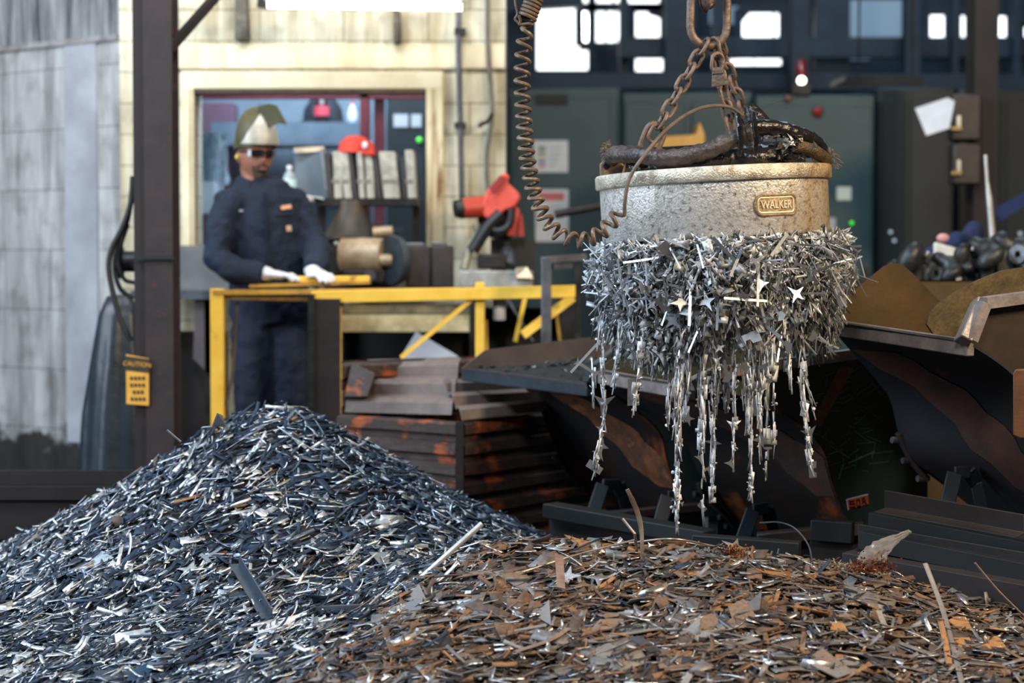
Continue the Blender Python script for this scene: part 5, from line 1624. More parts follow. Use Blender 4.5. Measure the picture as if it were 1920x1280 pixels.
def rustiness(x, y):
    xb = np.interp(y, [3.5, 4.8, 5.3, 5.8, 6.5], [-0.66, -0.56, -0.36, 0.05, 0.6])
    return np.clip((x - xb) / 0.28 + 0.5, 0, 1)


def sample_heap(n, near=0.0):
    xs, ys = [], []
    tot = 0
    while tot < n:
        y = 4.5 + 2.9 * RNG.random(4 * n) ** (1.0 + near)
        x = (RNG.random(4 * n) * 2 - 1) * (0.257 * y + 0.5)
        h = heap_h(x, y)
        # keep the side turned to the camera and a little beyond the crest
        ok = (h > 0.03)
        back = np.sum(heap_n(x, y) * np.stack([-x, -y, CH - h], axis=1), axis=1) < -0.3
        ok &= ~back
        xs.append(x[ok])
        ys.append(y[ok])
        tot += ok.sum()
    return np.concatenate(xs)[:n], np.concatenate(ys)[:n]


def lay(n, lift, tilt, along=0.65, near=0.0):
    x, y = sample_heap(n, near)
    nrm = heap_n(x, y)
    z = heap_h(x, y) + lift * (RNG.random(n) * 2 - 1)
    nj = nrm + tilt * RNG.normal(size=(n, 3))
    nj /= np.linalg.norm(nj, axis=1, keepdims=True)
    ph = np.where(RNG.random(n) < along, RNG.normal(np.where(x < -0.3, 0.75, 0.3), 0.4, n), RNG.random(n) * PI)
    d = np.stack([np.cos(ph), np.sin(ph), np.zeros(n)], axis=1)
    d = d - nrm * np.sum(d * nrm, axis=1, keepdims=True) + 0.28 * tilt * RNG.normal(size=(n, 3))
    return np.stack([x, y, z], axis=1), frames(d, nj)


S = Scatter()
for (kind, tm, n, lo, hi, lift, tilt) in [('strip', STRIPS, 18500, 0.03, 0.115, 0.024, 0.5), ('wide', WIDES, 3500, 0.03, 0.085, 0.016, 0.4),
                                          ('flake', FLAKES, 9000, 0.02, 0.075, 0.018, 0.4), ('slug', SLUG, 1600, 0.006, 0.013, 0.014, 0.8), ('flake', FLAKES, 1300, 0.06, 0.12, 0.018, 0.35), ('strip', STRIPS, 1200, 0.10, 0.17, 0.02, 0.4)]:
    for k, T in enumerate(tm):
        m = n // len(tm)
        pos, R = lay(m, lift, tilt)
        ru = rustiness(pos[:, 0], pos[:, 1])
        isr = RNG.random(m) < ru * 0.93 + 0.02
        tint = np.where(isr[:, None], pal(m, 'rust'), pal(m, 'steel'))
        # on the rusty side more plates than slivers
        sz = lo + (hi - lo) * RNG.random(m) ** 1.8
        sz = np.where(isr & (kind in ('flake', 'wide')), sz * 1.3, sz)
        s3 = np.stack([sz, sz, np.clip(sz, 0.02, 0.05)], axis=1)
        if kind == 'strip':
            s3[:, 1] = np.clip(sz * (0.6 + 0.7 * RNG.random(m)), 0.04, 0.095)
            s3[:, 2] = np.minimum(s3[:, 1], 0.07)
        if kind == 'strip':
            s3[:, 0] = np.where(isr, sz * 0.75, sz)
        if kind == 'slug':
            s3[:, 2] = sz
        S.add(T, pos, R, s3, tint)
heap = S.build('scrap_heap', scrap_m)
tag(heap, 'mass of small steel slivers and rusty offcuts heaped on the floor', 'scrap heap', None, 'stuff')
# heap body below the loose pieces, coloured near black as shade in the gaps
gx_, gy_ = np.meshgrid(np.linspace(-2.3, 2.2, 120), np.linspace(3.4, 7.9, 120), indexing='ij')
hz = np.maximum(heap_h(gx_.ravel(), gy_.ravel()) - 0.012, 0.002).reshape(gx_.shape)
hm_ = MB()
hm_.v = [Vector((gx_[i, j], gy_[i, j], hz[i, j])) for i in range(120) for j in range(120)]
hm_.f = [(i * 120 + j, (i + 1) * 120 + j, (i + 1) * 120 + j + 1, i * 120 + j + 1) for i in range(119) for j in range(119)
         if max(hz[i, j], hz[i + 1, j], hz[i, j + 1], hz[i + 1, j + 1]) > 0.004 and gy_[i, j] < 7.75]
hb_ = hm_.build('dark_core', M('dark_core', srgb(20, 18, 18), srgb(12, 12, 14), 0.8, 0.1, 30, 0.6, c3=srgb(34, 26, 22), bscale=90), heap)
hb_['kind'] = 'stuff'

steel_br = M('bright_scrap_steel', (0.72, 0.74, 0.77, 1), (0.52, 0.54, 0.58, 1), 0.33, 0.95, 40, 0.05)
steel_gr = M('grey_scrap_steel', (0.36, 0.36, 0.37, 1), (0.24, 0.24, 0.26, 1), 0.42, 0.7, 40, 0.05)
steel_bl = M('blue_black_scrap', (0.075, 0.10, 0.14, 1), (0.045, 0.06, 0.085, 1), 0.4, 0.5, 30)  # the blue is a cast of shade put into the colour
rust_br = M('brown_scrap_rust', (0.25, 0.165, 0.115, 1), (0.15, 0.095, 0.065, 1), 0.7, 0.1, 26, 0.2, c3=(0.36, 0.27, 0.21, 1))
rust_or = M('orange_scrap_rust', (0.40, 0.19, 0.065, 1), (0.24, 0.12, 0.05, 1), 0.8, 0.0, 30, 0.2, c3=(0.5, 0.32, 0.2, 1))
rust_gy = M('taupe_scrap_steel', (0.27, 0.24, 0.225, 1), (0.19, 0.165, 0.15, 1), 0.6, 0.3, 30, 0.1, c3=(0.34, 0.31, 0.29, 1))


def loose(name, vf, scale, mat):
    v, f = vf
    mb = MB()
    mb.add([(a * scale[0], b * scale[1], c * scale[2]) for a, b, c in v], f)
    return mb.mesh(name), mat


def scatter_things(name, label, cat, group, protos, n, lift, tilt, size, cond, near=0.5):
    """single pieces lying on the heap, each an object of its own"""
    first = []
    for vf, sc3, mat in protos:
        me, mt = loose(name, vf, sc3, mat)
        me.materials.append(mt)
        first.append(me)
    done = 0
    src = None
    while done < n:
        pos, R = lay(400, lift, tilt, 0.5, near)
        for p, r in zip(pos, R):
            if done >= n or not cond(p):
                continue
            me = first[done % len(first)]
            if src is None:
                src = bpy.data.objects.new(name, me)
                o = src
                tag(o, label, cat, group)
            else:
                o = src.copy()
                o.data = me
            COL.objects.link(o)
            s = size * (0.65 + 0.8 * RNG.random())
            o.matrix_world = Matrix.Translation(Vector(p)) @ Matrix(r.tolist()).to_4x4() @ Matrix.Scale(s, 4)
            done += 1


rusty_side = lambda p: rustiness(np.array([p[0]]), np.array([p[1]]))[0] > 0.7 and p[1] < 5.8
steel_side = lambda p: rustiness(np.array([p[0]]), np.array([p[1]]))[0] < 0.35
scatter_things('rusty_offcut', 'loose rusty brown sheet offcut lying on the heap front', 'scrap piece', 'rusty offcuts on the heap front',
               [(FLAKES[i], (1, 1, 0.6), m_) for i in (0, 3, 4, 5, 6, 8) for m_ in (rust_br, rust_gy, rust_br, rust_or, rust_gy)], 105, 0.014, 0.32, 0.125, rusty_side, 0.3)
scatter_things('grey_offcut', 'loose grey steel plate offcut lying on the heap front', 'scrap piece', 'grey steel offcuts on the heap front',
               [(FLAKES[i], (1, 1, 0.6), m_) for i in (1, 3, 4, 5, 7) for m_ in (steel_gr, rust_gy, steel_br)], 55, 0.014, 0.35, 0.115, rusty_side, 0.3)
scatter_things('rusty_strip', 'long thin rusty strip lying across the heap front', 'scrap piece', 'thin strips on the heap front',
               [(STRIPS[i], (1, 0.6, 0.6), m_) for i in (0, 1, 2, 4, 5) for m_ in (rust_br, rust_gy, steel_gr)], 55, 0.014, 0.3, 0.17, rusty_side, 0.4)
scatter_things('steel_offcut', 'loose bright or blue black steel offcut on the left heap slope', 'scrap piece', 'steel offcuts on the left slope',
               [(FLAKES[i], (1, 1, 0.6), m_) for i in (0, 1, 3, 5, 7, 8) for m_ in (steel_bl, steel_gr, steel_br)], 75, 0.014, 0.35, 0.105, steel_side, 0.3)

# pieces of the heap that can be told apart
def heap_pt(px, py, lift=0.0):
    org = Vector((0, 0, CH))
    d = (at(px, py, 10) - org)
    t = 0.3
    while t < 0.85:
        p = org + d * t
        if p.z < float(heap_h(np.array([p.x]), np.array([p.y]))[0]) + lift:
            return p
        t += 0.0005
    return org + d * 0.55


def quad(name, label, pts, mat, th=0.004, cat='scrap piece', lift=0.012):
    P = [heap_pt(x, y, lift) for x, y in pts]
    n_ = (P[1] - P[0]).cross(P[2] - P[0]).normalized()
    if n_.z < 0:
        n_ = -n_
    o = MB().prism(P, n_ * th).build(name, mat)
    return tag(o, label, cat)


a_, b_ = heap_pt(786, 1086, 0.0), None
b_ = at(903, 982, a_.y + 0.10)
tag(MB().tube([a_, b_], 0.0085, 14).build('steel_tube', aluminium, sharp=50), 'straight bright steel tube sticking up from the middle of the heap', 'tube')
a_ = heap_pt(1203, 1062)
pth = [a_, at(1204, 1030, a_.y), at(1202, 990, a_.y + .01), at(1195, 960, a_.y + .01), at(1186, 938, a_.y), at(1176, 917, a_.y - .01)]
tag(MB().tube(curve_pts(pth, 5), [(0.003 + 0.004 * min(1, i / 12) * (1 if i < 22 else 0.7), 0.0016) for i in range(26)], 8, up=(1, 0, 0)).build('curled_strip', M('tarnished_strip', srgb(176, 160, 142), srgb(120, 104, 92), 0.4, 0.6, 20)), 'tall curled pale strip standing up from the heap', 'strip')
tag(MB().tube([heap_pt(1195, 1040), at(1190, 1000, a_.y), at(1167, 972, a_.y + .02)], [(0.004, 0.0015)] * 3, 8, up=(1, 0, 0)).build('short_strip', MATS['tarnished_strip']), 'short bent strip leaning beside the tall curled one', 'strip')
w0 = heap_pt(1524, 1056)
tag(MB().tube(curve_pts([w0, at(1515, 1020, w0.y + .1), at(1490, 990, w0.y + .25), at(1460, 979, w0.y + .4), at(1425, 980, w0.y + .5)], 6), 0.0025, 6).build('steel_wire', grey_steel), 'thin wire arching up in front of the hoppers', 'wire')
for (p0, p1, p2, r, m_, lab) in [((1735, 1056), (1770, 1150), (1805, 1285), 0.008, rust_gy, 'longest flat bar running down the right of the heap'),
                                 ((1828, 1055), (1870, 1105), (1915, 1150), 0.006, rust_br, 'brown flat bar at the right edge of the heap'),
                                 ((1762, 1160), (1772, 1200), (1780, 1245), 0.008, rust_or, 'short orange rusty bar beside the longest flat bar'),
                                 ((1180, 1018), (1260, 1010), (1340, 1024), 0.003, MATS['tarnished_strip'], 'pale thin strip bowed along the heap crest'),
                                 ((970, 1075), (1080, 1040), (1190, 1012), 0.003, MATS['tarnished_strip'], 'pale thin strip slanting up to the curled strip'),
                                 ((965, 1222), (1030, 1200), (1065, 1178), 0.010, rust_br, 'brown tapering flat bar in the front middle of heap')]:
    A_, B_, C_ = heap_pt(*p0, 0.02), heap_pt(*p1, 0.025), heap_pt(*p2, 0.02)
    tag(MB().tube(curve_pts([A_, B_, C_], 6), [(0.003, r)] * 13, 8, up=(0, 0, 1)).build('flat_bar', m_), lab, 'bar')
# black angle bar and grey box tube
A_, B_ = heap_pt(440, 1058, 0.03), heap_pt(500, 1160, 0.02)
ang = MB()
ang.bar(A_, B_, 0.030, 0.004).bar(A_ + Vector((0.014, 0, 0.013)), B_ + Vector((0.014, 0, 0.013)), 0.004, 0.03)
tag(ang.build('angle_bar', steel_bl), 'dark blue black angle bar sticking out of the left heap', 'bar')
A_, B_ = heap_pt(598, 1142, 0.012), heap_pt(703, 1138, 0.012)
tag(MB().bar(A_, B_, 0.03, 0.018).build('box_tube', M('blue_grey_tube', srgb(92, 98, 108), srgb(64, 62, 64), 0.5, 0.5, 9)), 'grey rectangular tube lying across the middle of the heap', 'tube')
A_, B_ = heap_pt(1190, 1198, 0.015), heap_pt(1230, 1226, 0.012)
tag(MB().bar(A_, B_, 0.035, 0.016).build('box_tube', M('slate_tube', srgb(98, 98, 104), srgb(70, 66, 66), 0.5, 0.5, 9)), 'short slate grey box section at the front of the heap', 'tube')
quad('white_plate', 'white plate with orange rust stains near the front left', [(1482 - 1000, 1172), (576, 1150), (574, 1166), (486, 1192)], M('rust_stained_white', srgb(206, 204, 204), srgb(196, 150, 104), 0.6, 0.1, 9, 0.1, lo=0.45, hi=0.6))
quad('punched_plate', 'blue punched channel plate at the bottom left of the heap', [(236, 1278), (250, 1258), (292, 1238), (294, 1250), (262, 1278)], M('blue_steel_plate', srgb(40, 74, 104), srgb(30, 58, 84), 0.45, 0.4, 9))
quad('grey_wedge', 'pale grey triangular offcut standing on the right heap front', [(1380, 1152), (1424, 1144), (1428, 1110)], steel_gr, lift=0.03)
quad('brown_sheet', 'large brown plate lying flat in the front middle of heap', [(1105, 1186), (1148, 1180), (1186, 1152), (1136, 1150)], rust_br)
quad('taupe_offcut', 'pointed taupe offcut at the front middle of the heap', [(1118, 1248), (1134, 1248), (1166, 1194), (1118, 1218)], rust_gy)
quad('rusty_strip_offcut', 'rusty flat slat standing upright left of the curled strip', [(1044, 1102), (1060, 1106), (1056, 1046), (1040, 1038)], M('slat_rust', srgb(158, 128, 112), srgb(118, 88, 72), 0.6, 0.2, 14), lift=0.05)
quad('taupe_plate', 'long taupe plate with chipped corner right of the middle', [(1246, 1160), (1262, 1150), (1298, 1184), (1278, 1192)], rust_gy)
quad('orange_plate', 'bright orange rusted plate at the right of the heap', [(1776, 1165), (1800, 1182), (1822, 1180), (1806, 1150)], rust_or)
quad('orange_tab', 'orange rusted tab lying at the right of the heap front', [(1556, 1182), (1590, 1186), (1578, 1166), (1560, 1168)], rust_or)
quad('dark_slab', 'dark olive slab half buried at the right of the heap', [(1620, 1196), (1700, 1180), (1708, 1170), (1640, 1184)], M('olive_slab', srgb(66, 60, 48), srgb(46, 42, 36), 0.7, 0.1, 10))
# rusty clod and plastic bag of turnings
c = heap_pt(1382, 1036, 0.02)
tg_ = thing('rusty_block', 'crumbling orange brown rusty block on the heap crest', 'scrap piece', c)
MB().box(c, (0.06, 0.03, 0.028), Matrix.Rotation(0.5, 3, 'Y')).build('block', rust_or, tg_, bevel=0.004)
cr = MB()
for k in range(120):
    q = Vector((RNG.normal(-0.012, 0.016), RNG.normal(-0.015, 0.006), RNG.normal(0.008, 0.009)))
    cr.box(c + q, (0.004, 0.004, 0.003), Matrix.Rotation(RNG.random() * 3, 3, 'X'))
cr.build('crumbs', M('sparkling_rust', srgb(150, 92, 62), srgb(88, 48, 34), 0.3, 0.6, 60), tg_)['kind'] = 'stuff'
b0 = heap_pt(1640, 1066, 0.01)
bg = thing('plastic_bag', 'crumpled clear plastic bag with brown shavings on the heap', 'bag', b0)
film = bpy.data.materials.new('clear_film')
t_, p_ = nt(film)
p_.inputs['Base Color'].default_value = srgb(190, 176, 164)
p_.inputs['Roughness'].default_value = 0.15
p_.inputs['Alpha'].default_value = 0.3
path = [at(1622, 1060, b0.y), at(1640, 1040, b0.y), at(1662, 1022, b0.y), at(1685, 1007, b0.y), at(1706, 996, b0.y)]
prof = [(0.028, 0.02), (0.030, 0.02), (0.020, 0.016), (0.010, 0.010), (0.005, 0.008)]
bgm = MB()
rows = []
cp = curve_pts(path, 4)
for i, p in enumerate(cp):
    f = i / (len(cp) - 1) * 4
    j = min(3, int(f))
    ra = prof[j][0] + (prof[j + 1][0] - prof[j][0]) * (f - j)
    dq = (cp[min(i + 1, len(cp) - 1)] - cp[max(i - 1, 0)]).normalized()
    u_ = dq.cross(Vector((0, 1, 0))).normalized()
    rows.append([p + (u_ * math.cos(a) + Vector((0, 1, 0)) * 0.7 * math.sin(a)) * ra * (1 + 0.5 * noise.noise((i * 0.9, math.cos(a) * 3.5, math.sin(a) * 3.5)))
                 for a in [2 * PI * k / 22 for k in range(23)]])
MB().sheet(rows).build('film', film, bg, sharp=20)
MB().ball(at(1706, 998, b0.y), (0.005, 0.005, 0.006), 8, 6).build('green_tip', M('green_tip', srgb(60, 120, 60)), bg)
shv = MB()
for k in range(650):
    q = Vector((RNG.normal(0, 0.026), RNG.normal(0, 0.018), abs(RNG.normal(0, 0.017)) - 0.006))
    Rk = Matrix.Rotation(RNG.random() * 6, 3, 'X') @ Matrix.Rotation(RNG.random() * 6, 3, 'Z')
    shv.box(b0 + q + Vector((-0.012, -0.004, 0)), (0.007, 0.004, 0.0012), Rk)
shv.build('brown_shavings', MATS['sparkling_rust'], bg)['kind'] = 'stuff'
q_ = heap_pt(318, 822, 0.03)
tag(MB().bar(at(313, 806, q_.y + .1), at(339, 828, q_.y + 0.1), 0.012, 0.004).build('bright_strip', steel_br), 'bright strip sticking out at the left shoulder of the heap', 'strip')
quad('grey_fin', 'grey pointed offcut against the yellow post foot', [(398, 800), (424, 800), (418, 780), (408, 776)], steel_gr, lift=0.05)
ws = heap_pt(1280, 1090, 0.02)
o = loose('web_offcut', FLAKES[1], (0.07, 0.07, 0.03), steel_br)
wo = bpy.data.objects.new('web_offcut', o[0])
o[0].materials.append(o[1])
COL.objects.link(wo)
wo.matrix_world = Matrix.Translation(at(1066, 1090, heap_pt(1066, 1100).y) + Vector((0, 0, 0.01))) @ Matrix.Rotation(PI / 2 - 0.3, 4, 'X')
tag(wo, 'bright white star shaped web offcut beside the rusty slat', 'scrap piece')
# black turnings heaped in the left hopper
tA, rnA, rfA, wdA = hopA
S2 = Scatter()
n = 2600
u_ = RNG.random(n)
v_ = RNG.random(n)
n0, f0 = np.array(at(1100, 718, 7.25)), np.array(at(865, 690, 7.85))
P_ = n0[None] * (1 - u_)[:, None] + f0[None] * u_[:, None] + np.array(UD)[None] * (0.04 + 0.7 * v_)[:, None]
P_[:, 2] += -0.01 + 0.06 * np.sin(PI * np.clip(u_ * 1.1 - 0.02, 0, 1)) * np.sin(PI * np.clip(v_, 0, 1)) + RNG.normal(0, 0.006, n)
d_ = RNG.normal(size=(n, 3))
d_[:, 2] *= 0.3
tn = np.where(RNG.random((n, 1)) < 0.04, np.array([[0.7, 0.72, 0.75, 1]]), np.array([[0.03, 0.033, 0.037, 0.3]])) * np.ones((n, 4))
S2.add(FLAKES[4], P_, frames(d_, np.tile([0, 0, 1.0], (n, 1)) + 0.4 * RNG.normal(size=(n, 3))), np.stack([0.012 + 0.03 * RNG.random(n)] * 2 + [np.full(n, 0.05)], axis=1), tn)
tag(S2.build('black_turnings', scrap_m), 'black turnings heaped in the left tipping hopper', 'turnings', None, 'stuff')
MB().sheet([[Vector(n0 * (1 - i / 6) + f0 * i / 6) + UD * (0.03 + 0.75 * j / 6) + Vector((0, 0, -0.02 + 0.055 * math.sin(PI * i / 6) * math.sin(PI * j / 6))) for j in range(7)] for i in range(7)], 0.02).build('load_bed', M('dark_core', (0, 0, 0, 1)), tA)

# ------------------------------------------------------------------ lifting magnet
MY = 6.2
MO = at(1342, 446, MY)
TILT = Matrix.Rotation(math.radians(-3.0), 3, 'Y')
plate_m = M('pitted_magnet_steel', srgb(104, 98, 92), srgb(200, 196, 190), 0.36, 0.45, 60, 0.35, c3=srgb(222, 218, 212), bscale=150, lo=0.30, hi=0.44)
rim_m = M('magnet_rim_steel', srgb(150, 136, 118), srgb(206, 198, 182), 0.38, 0.45, 20, 0.5, c3=srgb(224, 216, 200), bscale=170, lo=0.34, hi=0.52)


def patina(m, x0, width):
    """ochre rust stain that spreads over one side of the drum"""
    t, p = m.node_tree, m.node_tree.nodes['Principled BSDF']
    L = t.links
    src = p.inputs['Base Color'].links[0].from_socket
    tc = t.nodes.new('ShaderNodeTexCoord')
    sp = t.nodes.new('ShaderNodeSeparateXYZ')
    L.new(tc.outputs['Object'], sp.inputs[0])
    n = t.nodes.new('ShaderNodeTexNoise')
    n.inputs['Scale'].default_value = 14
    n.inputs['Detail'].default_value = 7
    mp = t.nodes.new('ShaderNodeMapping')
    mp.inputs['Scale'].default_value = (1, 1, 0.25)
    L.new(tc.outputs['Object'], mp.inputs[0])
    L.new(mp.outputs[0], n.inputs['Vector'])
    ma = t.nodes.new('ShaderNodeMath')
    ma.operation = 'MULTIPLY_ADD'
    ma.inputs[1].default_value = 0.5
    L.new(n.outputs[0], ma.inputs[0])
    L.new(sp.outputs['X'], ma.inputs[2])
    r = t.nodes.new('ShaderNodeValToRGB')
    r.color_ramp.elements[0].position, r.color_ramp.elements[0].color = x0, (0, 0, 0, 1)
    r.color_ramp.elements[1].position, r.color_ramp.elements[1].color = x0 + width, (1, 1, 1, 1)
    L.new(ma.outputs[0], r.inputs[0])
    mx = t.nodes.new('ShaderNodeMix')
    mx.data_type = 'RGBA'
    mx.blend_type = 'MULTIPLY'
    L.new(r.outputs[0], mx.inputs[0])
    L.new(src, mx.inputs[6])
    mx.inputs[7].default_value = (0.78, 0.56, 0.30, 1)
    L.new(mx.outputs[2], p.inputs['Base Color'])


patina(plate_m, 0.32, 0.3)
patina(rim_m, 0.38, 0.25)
grease = M('black_grease', srgb(40, 35, 33), srgb(24, 21, 21), 0.22, 0.15, 16, 0.6, c3=srgb(60, 52, 48), bscale=50)
wrap_m = M('wrapped_hose', srgb(92, 80, 75), srgb(58, 50, 47), 0.4, 0.1, 14, 0.6, c3=srgb(134, 122, 114), bscale=60, stretch=(1, 1, 1))
rust_link = M('rusty_chain_steel', srgb(128, 108, 95), srgb(94, 76, 66), 0.5, 0.3, 22, 0.3, c3=srgb(150, 116, 92))
foil = M('crinkled_foil', srgb(214, 206, 198), srgb(110, 98, 90), 0.25, 0.85, 30, 0.6)
mg = thing('lifting_magnet', 'round steel lifting magnet with raised name plate and rim', 'magnet', (0, 0, 0))
RB, RT, HB, HR_ = 0.352, 0.366, 0.165, 0.208


def rough_r(a, z):
    return 1 + 0.002 * noise.noise((3 * math.cos(a), 3 * math.sin(a), z * 20))


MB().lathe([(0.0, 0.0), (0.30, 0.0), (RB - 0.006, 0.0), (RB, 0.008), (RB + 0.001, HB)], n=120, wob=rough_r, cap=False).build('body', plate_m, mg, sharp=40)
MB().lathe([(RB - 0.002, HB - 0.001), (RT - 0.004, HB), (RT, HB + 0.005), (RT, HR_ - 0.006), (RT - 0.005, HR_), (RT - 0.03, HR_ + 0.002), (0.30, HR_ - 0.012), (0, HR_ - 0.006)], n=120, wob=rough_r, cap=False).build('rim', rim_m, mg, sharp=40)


def on_drum(mb, a0, z0, r):
    """bend a flat builder in the x-z plane round the drum at angle a0 (0 = toward -y)"""
    out = []
    for v in mb.v:
        a = a0 + v.x / r
        q = r - v.y
        out.append(Vector((q * math.sin(a), -q * math.cos(a), z0 + v.z)))
    mb.v = out
    return mb


AP = math.asin((1432 - 1342) / 602 / RB)
bw_, bh_ = 0.132, 0.052
WID = bw_


def stadium(w, h, r1, r2, n=8):
    pts = []
    for cx_, cz_, a0, r in ((w / 2 - r2, h / 2 - r2, 0, r2), (-w / 2 + r1, h / 2 - r1, PI / 2, r1), (-w / 2 + r1, -h / 2 + r1, PI, r1), (w / 2 - r2, -h / 2 + r2, 1.5 * PI, r2)):
        for k in range(n + 1):
            a = a0 + PI / 2 * k / n
            pts.append((cx_ + r * math.cos(a), cz_ + r * math.sin(a)))
    return pts


def strip_fill(w, h, y0, y1, seg=14):
    mb = MB()
    for i in range(seg):
        xa, xb = -w / 2 + w * i / seg, -w / 2 + w * (i + 1) / seg
        mb.hexa([(xa, y0, -h / 2), (xb, y0, -h / 2), (xb, y1, -h / 2), (xa, y1, -h / 2), (xa, y0, h / 2), (xb, y0, h / 2), (xb, y1, h / 2), (xa, y1, h / 2)])
    return mb


np_m = M('name_plate_bronze', srgb(150, 128, 98), srgb(108, 88, 62), 0.5, 0.3, 26, 0.4, bscale=120)
np_ = on_drum(strip_fill(0.128, 0.05, -0.003, 0.002), AP, 0.086, RB).build('name_plate', M('name_plate_dark', srgb(178, 152, 116), srgb(132, 108, 78), 0.5, 0.3, 26, 0.4, bscale=120), mg)
ring = stadium(0.138, 0.058, 0.026, 0.014)
on_drum(MB().tube([(x, -0.001, z) for x, z in ring], 0.0055, 8, closed=True), AP, 0.086, RB).build('border_groove', np_m, np_)
on_drum(MB().tube([(x, -0.004, z) for x, z in stadium(0.122, 0.044, 0.012, 0.010)], 0.0032, 8, closed=True), AP, 0.086, RB).build('border', M('polished_bronze', srgb(232, 216, 184), srgb(206, 182, 144), 0.4, 0.15, 30), np_)
tx_ = text_mb('WALKER', 0.0335, 0.006, 1.06)
wmx, wmn = max(v.x for v in tx_.v), min(v.x for v in tx_.v)
k_ = 0.104 / (wmx - wmn)
tx_.v = [Vector(((v.x - (wmx + wmn) / 2) * k_, v.y - 0.004, v.z)) for v in tx_.v]
on_drum(tx_, AP, 0.086, RB).build('lettering', M('raised_letters', srgb(240, 228, 200), srgb(220, 200, 164), 0.4, 0.1, 30), np_)


def drum(px, zz, r):
    a = math.asin(max(-1, min(1, (px - 1342) / 602 / r)))
    return Vector((r * math.sin(a), -r * math.cos(a), zz))


# lugs and hoses on top
lug = MB()
lug.prism([(-0.352, -0.06, 0.2), (-0.27, -0.06, 0.2), (-0.272, -0.06, 0.235), (-0.30, -0.06, 0.262), (-0.335, -0.06, 0.262), (-0.352, -0.06, 0.245)], (0, 0.03, 0))
lg = lug.build('lug', M('tan_lug', srgb(138, 112, 90), srgb(104, 82, 66), 0.5, 0.4, 16, 0.2), mg, bevel=0.005)
MB().tube([(-0.331, -0.0615, 0.236), (-0.331, -0.029, 0.236)], 0.0095, 14).build('pin_hole', M('hole_black', srgb(14, 12, 12), rough=0.9), lg)
MB().prism([(-0.29, -0.11, 0.2), (-0.22, -0.11, 0.2), (-0.235, -0.11, 0.245), (-0.275, -0.11, 0.25)], (0, 0.04, 0)).build('lug', M('ochre_lug', srgb(176, 134, 100), srgb(126, 92, 68), 0.55, 0.3, 16, 0.2), mg, bevel=0.006)
for x in (0.115, 0.155):
    MB().prism([(x, -0.20, 0.195), (x, -0.12, 0.195), (x, -0.125, 0.26), (x, -0.16, 0.272), (x, -0.195, 0.26)], (0.022, 0, 0)).build('lug', grease, mg, bevel=0.005)
MB().prism([(0.15, -0.205, 0.2), (0.172, -0.205, 0.2), (0.172, -0.205, 0.25), (0.15, -0.205, 0.25)], (0, -0.004, 0)).build('bright_lug_face', foil, mg)
hose = [(-0.315, -0.05, 0.262), (-0.30, -0.14, 0.268), (-0.24, -0.22, 0.258), (-0.15, -0.27, 0.242), (-0.05, -0.29, 0.256), (0.04, -0.285, 0.29), (0.10, -0.27, 0.308)]
hp = curve_pts(hose, 8)
MB().tube(hp, [0.026 + 0.0022 * math.sin(i * 2.1) for i in range(len(hp))], 16).build('wrapped_hose', wrap_m, mg)
hp2 = curve_pts([(0.08, -0.27, 0.318), (0.16, -0.24, 0.318), (0.23, -0.20, 0.30), (0.29, -0.14, 0.28), (0.33, -0.05, 0.25), (0.34, 0.06, 0.235)], 8)
MB().tube(hp2, [0.024 + 0.0016 * math.sin(i * 1.7) for i in range(len(hp2))], 16).build('wrapped_hose', grease, mg)
MB().tube(curve_pts([(0.225, -0.225, 0.262), (0.28, -0.19, 0.248), (0.325, -0.12, 0.228), (0.345, -0.06, 0.218)], 8), 0.020, 14).build('split_hose', M('olive_split_hose', srgb(96, 78, 50), srgb(60, 48, 34), 0.5, 0.1, 12, 0.6, stretch=(4, 1, 4)), mg)
MB().tube(curve_pts([(-0.31, 0.02, 0.262), (-0.2, 0.2, 0.275), (0.0, 0.27, 0.28), (0.2, 0.2, 0.275), (0.31, 0.05, 0.26)], 8), 0.026, 14).build('rear_hose', grease, mg)
gq = MB()
for k in range(16):
    a = -1.1 + 2.2 * RNG.random()
    gq.ball((0.27 * math.sin(a), -0.23 * math.cos(a), 0.215 + 0.02 * RNG.random()), (0.05, 0.03, 0.026), 12, 8)
gq.mm((-0.12, -0.22, 0.2), (0.26, -0.05, 0.262))
remeshed(gq.build('greasy_terminal_block', grease, mg), 0.009, 2)
# crinkled foil and frayed ends
for (cx_, cy_, cz_, s_, n_) in ((0.215, -0.235, 0.27, 0.05, 26), (0.19, -0.225, 0.225, 0.04, 12)):
    fo = MB()
    for k in range(n_):
        p = Vector((cx_ + RNG.normal(0, s_ * 0.42), cy_ + RNG.normal(0, 0.008), cz_ + RNG.normal(0, s_ * 0.4)))
        q = [p + Vector(RNG.normal(0, 0.010, 3)) for _ in range(4)]
        fo.prism(q, (0.0, 0.0016, 0.001))
    fo.build('torn_foil', foil if s_ > 0.045 else grease, mg)['kind'] = 'stuff'
for (c_, n_, m_) in (((-0.315, -0.07, 0.278), 150, M('frayed_jute', srgb(138, 122, 104), srgb(84, 72, 62), 0.7, 0, 30)), ((0.35, -0.06, 0.22), 60, M('frayed_jute', (0, 0, 0, 1)))):
    fr_ = MB()
    for k in range(n_):
        d = Vector(RNG.normal(0, 1, 3)).normalized()
        d.x = -abs(d.x) * 0.7 if c_[0] < 0 else abs(d.x)
        p = Vector(c_) + d * 0.026
        q = p + (d + Vector(RNG.normal(0, 0.5, 3))) * 0.012
        fr_.tube([p, p.lerp(q, 0.5) + Vector((0, 0, 0.003)), q], 0.0011, 4)
    fr_.build('frayed_wrapping', m_, mg)['kind'] = 'stuff'
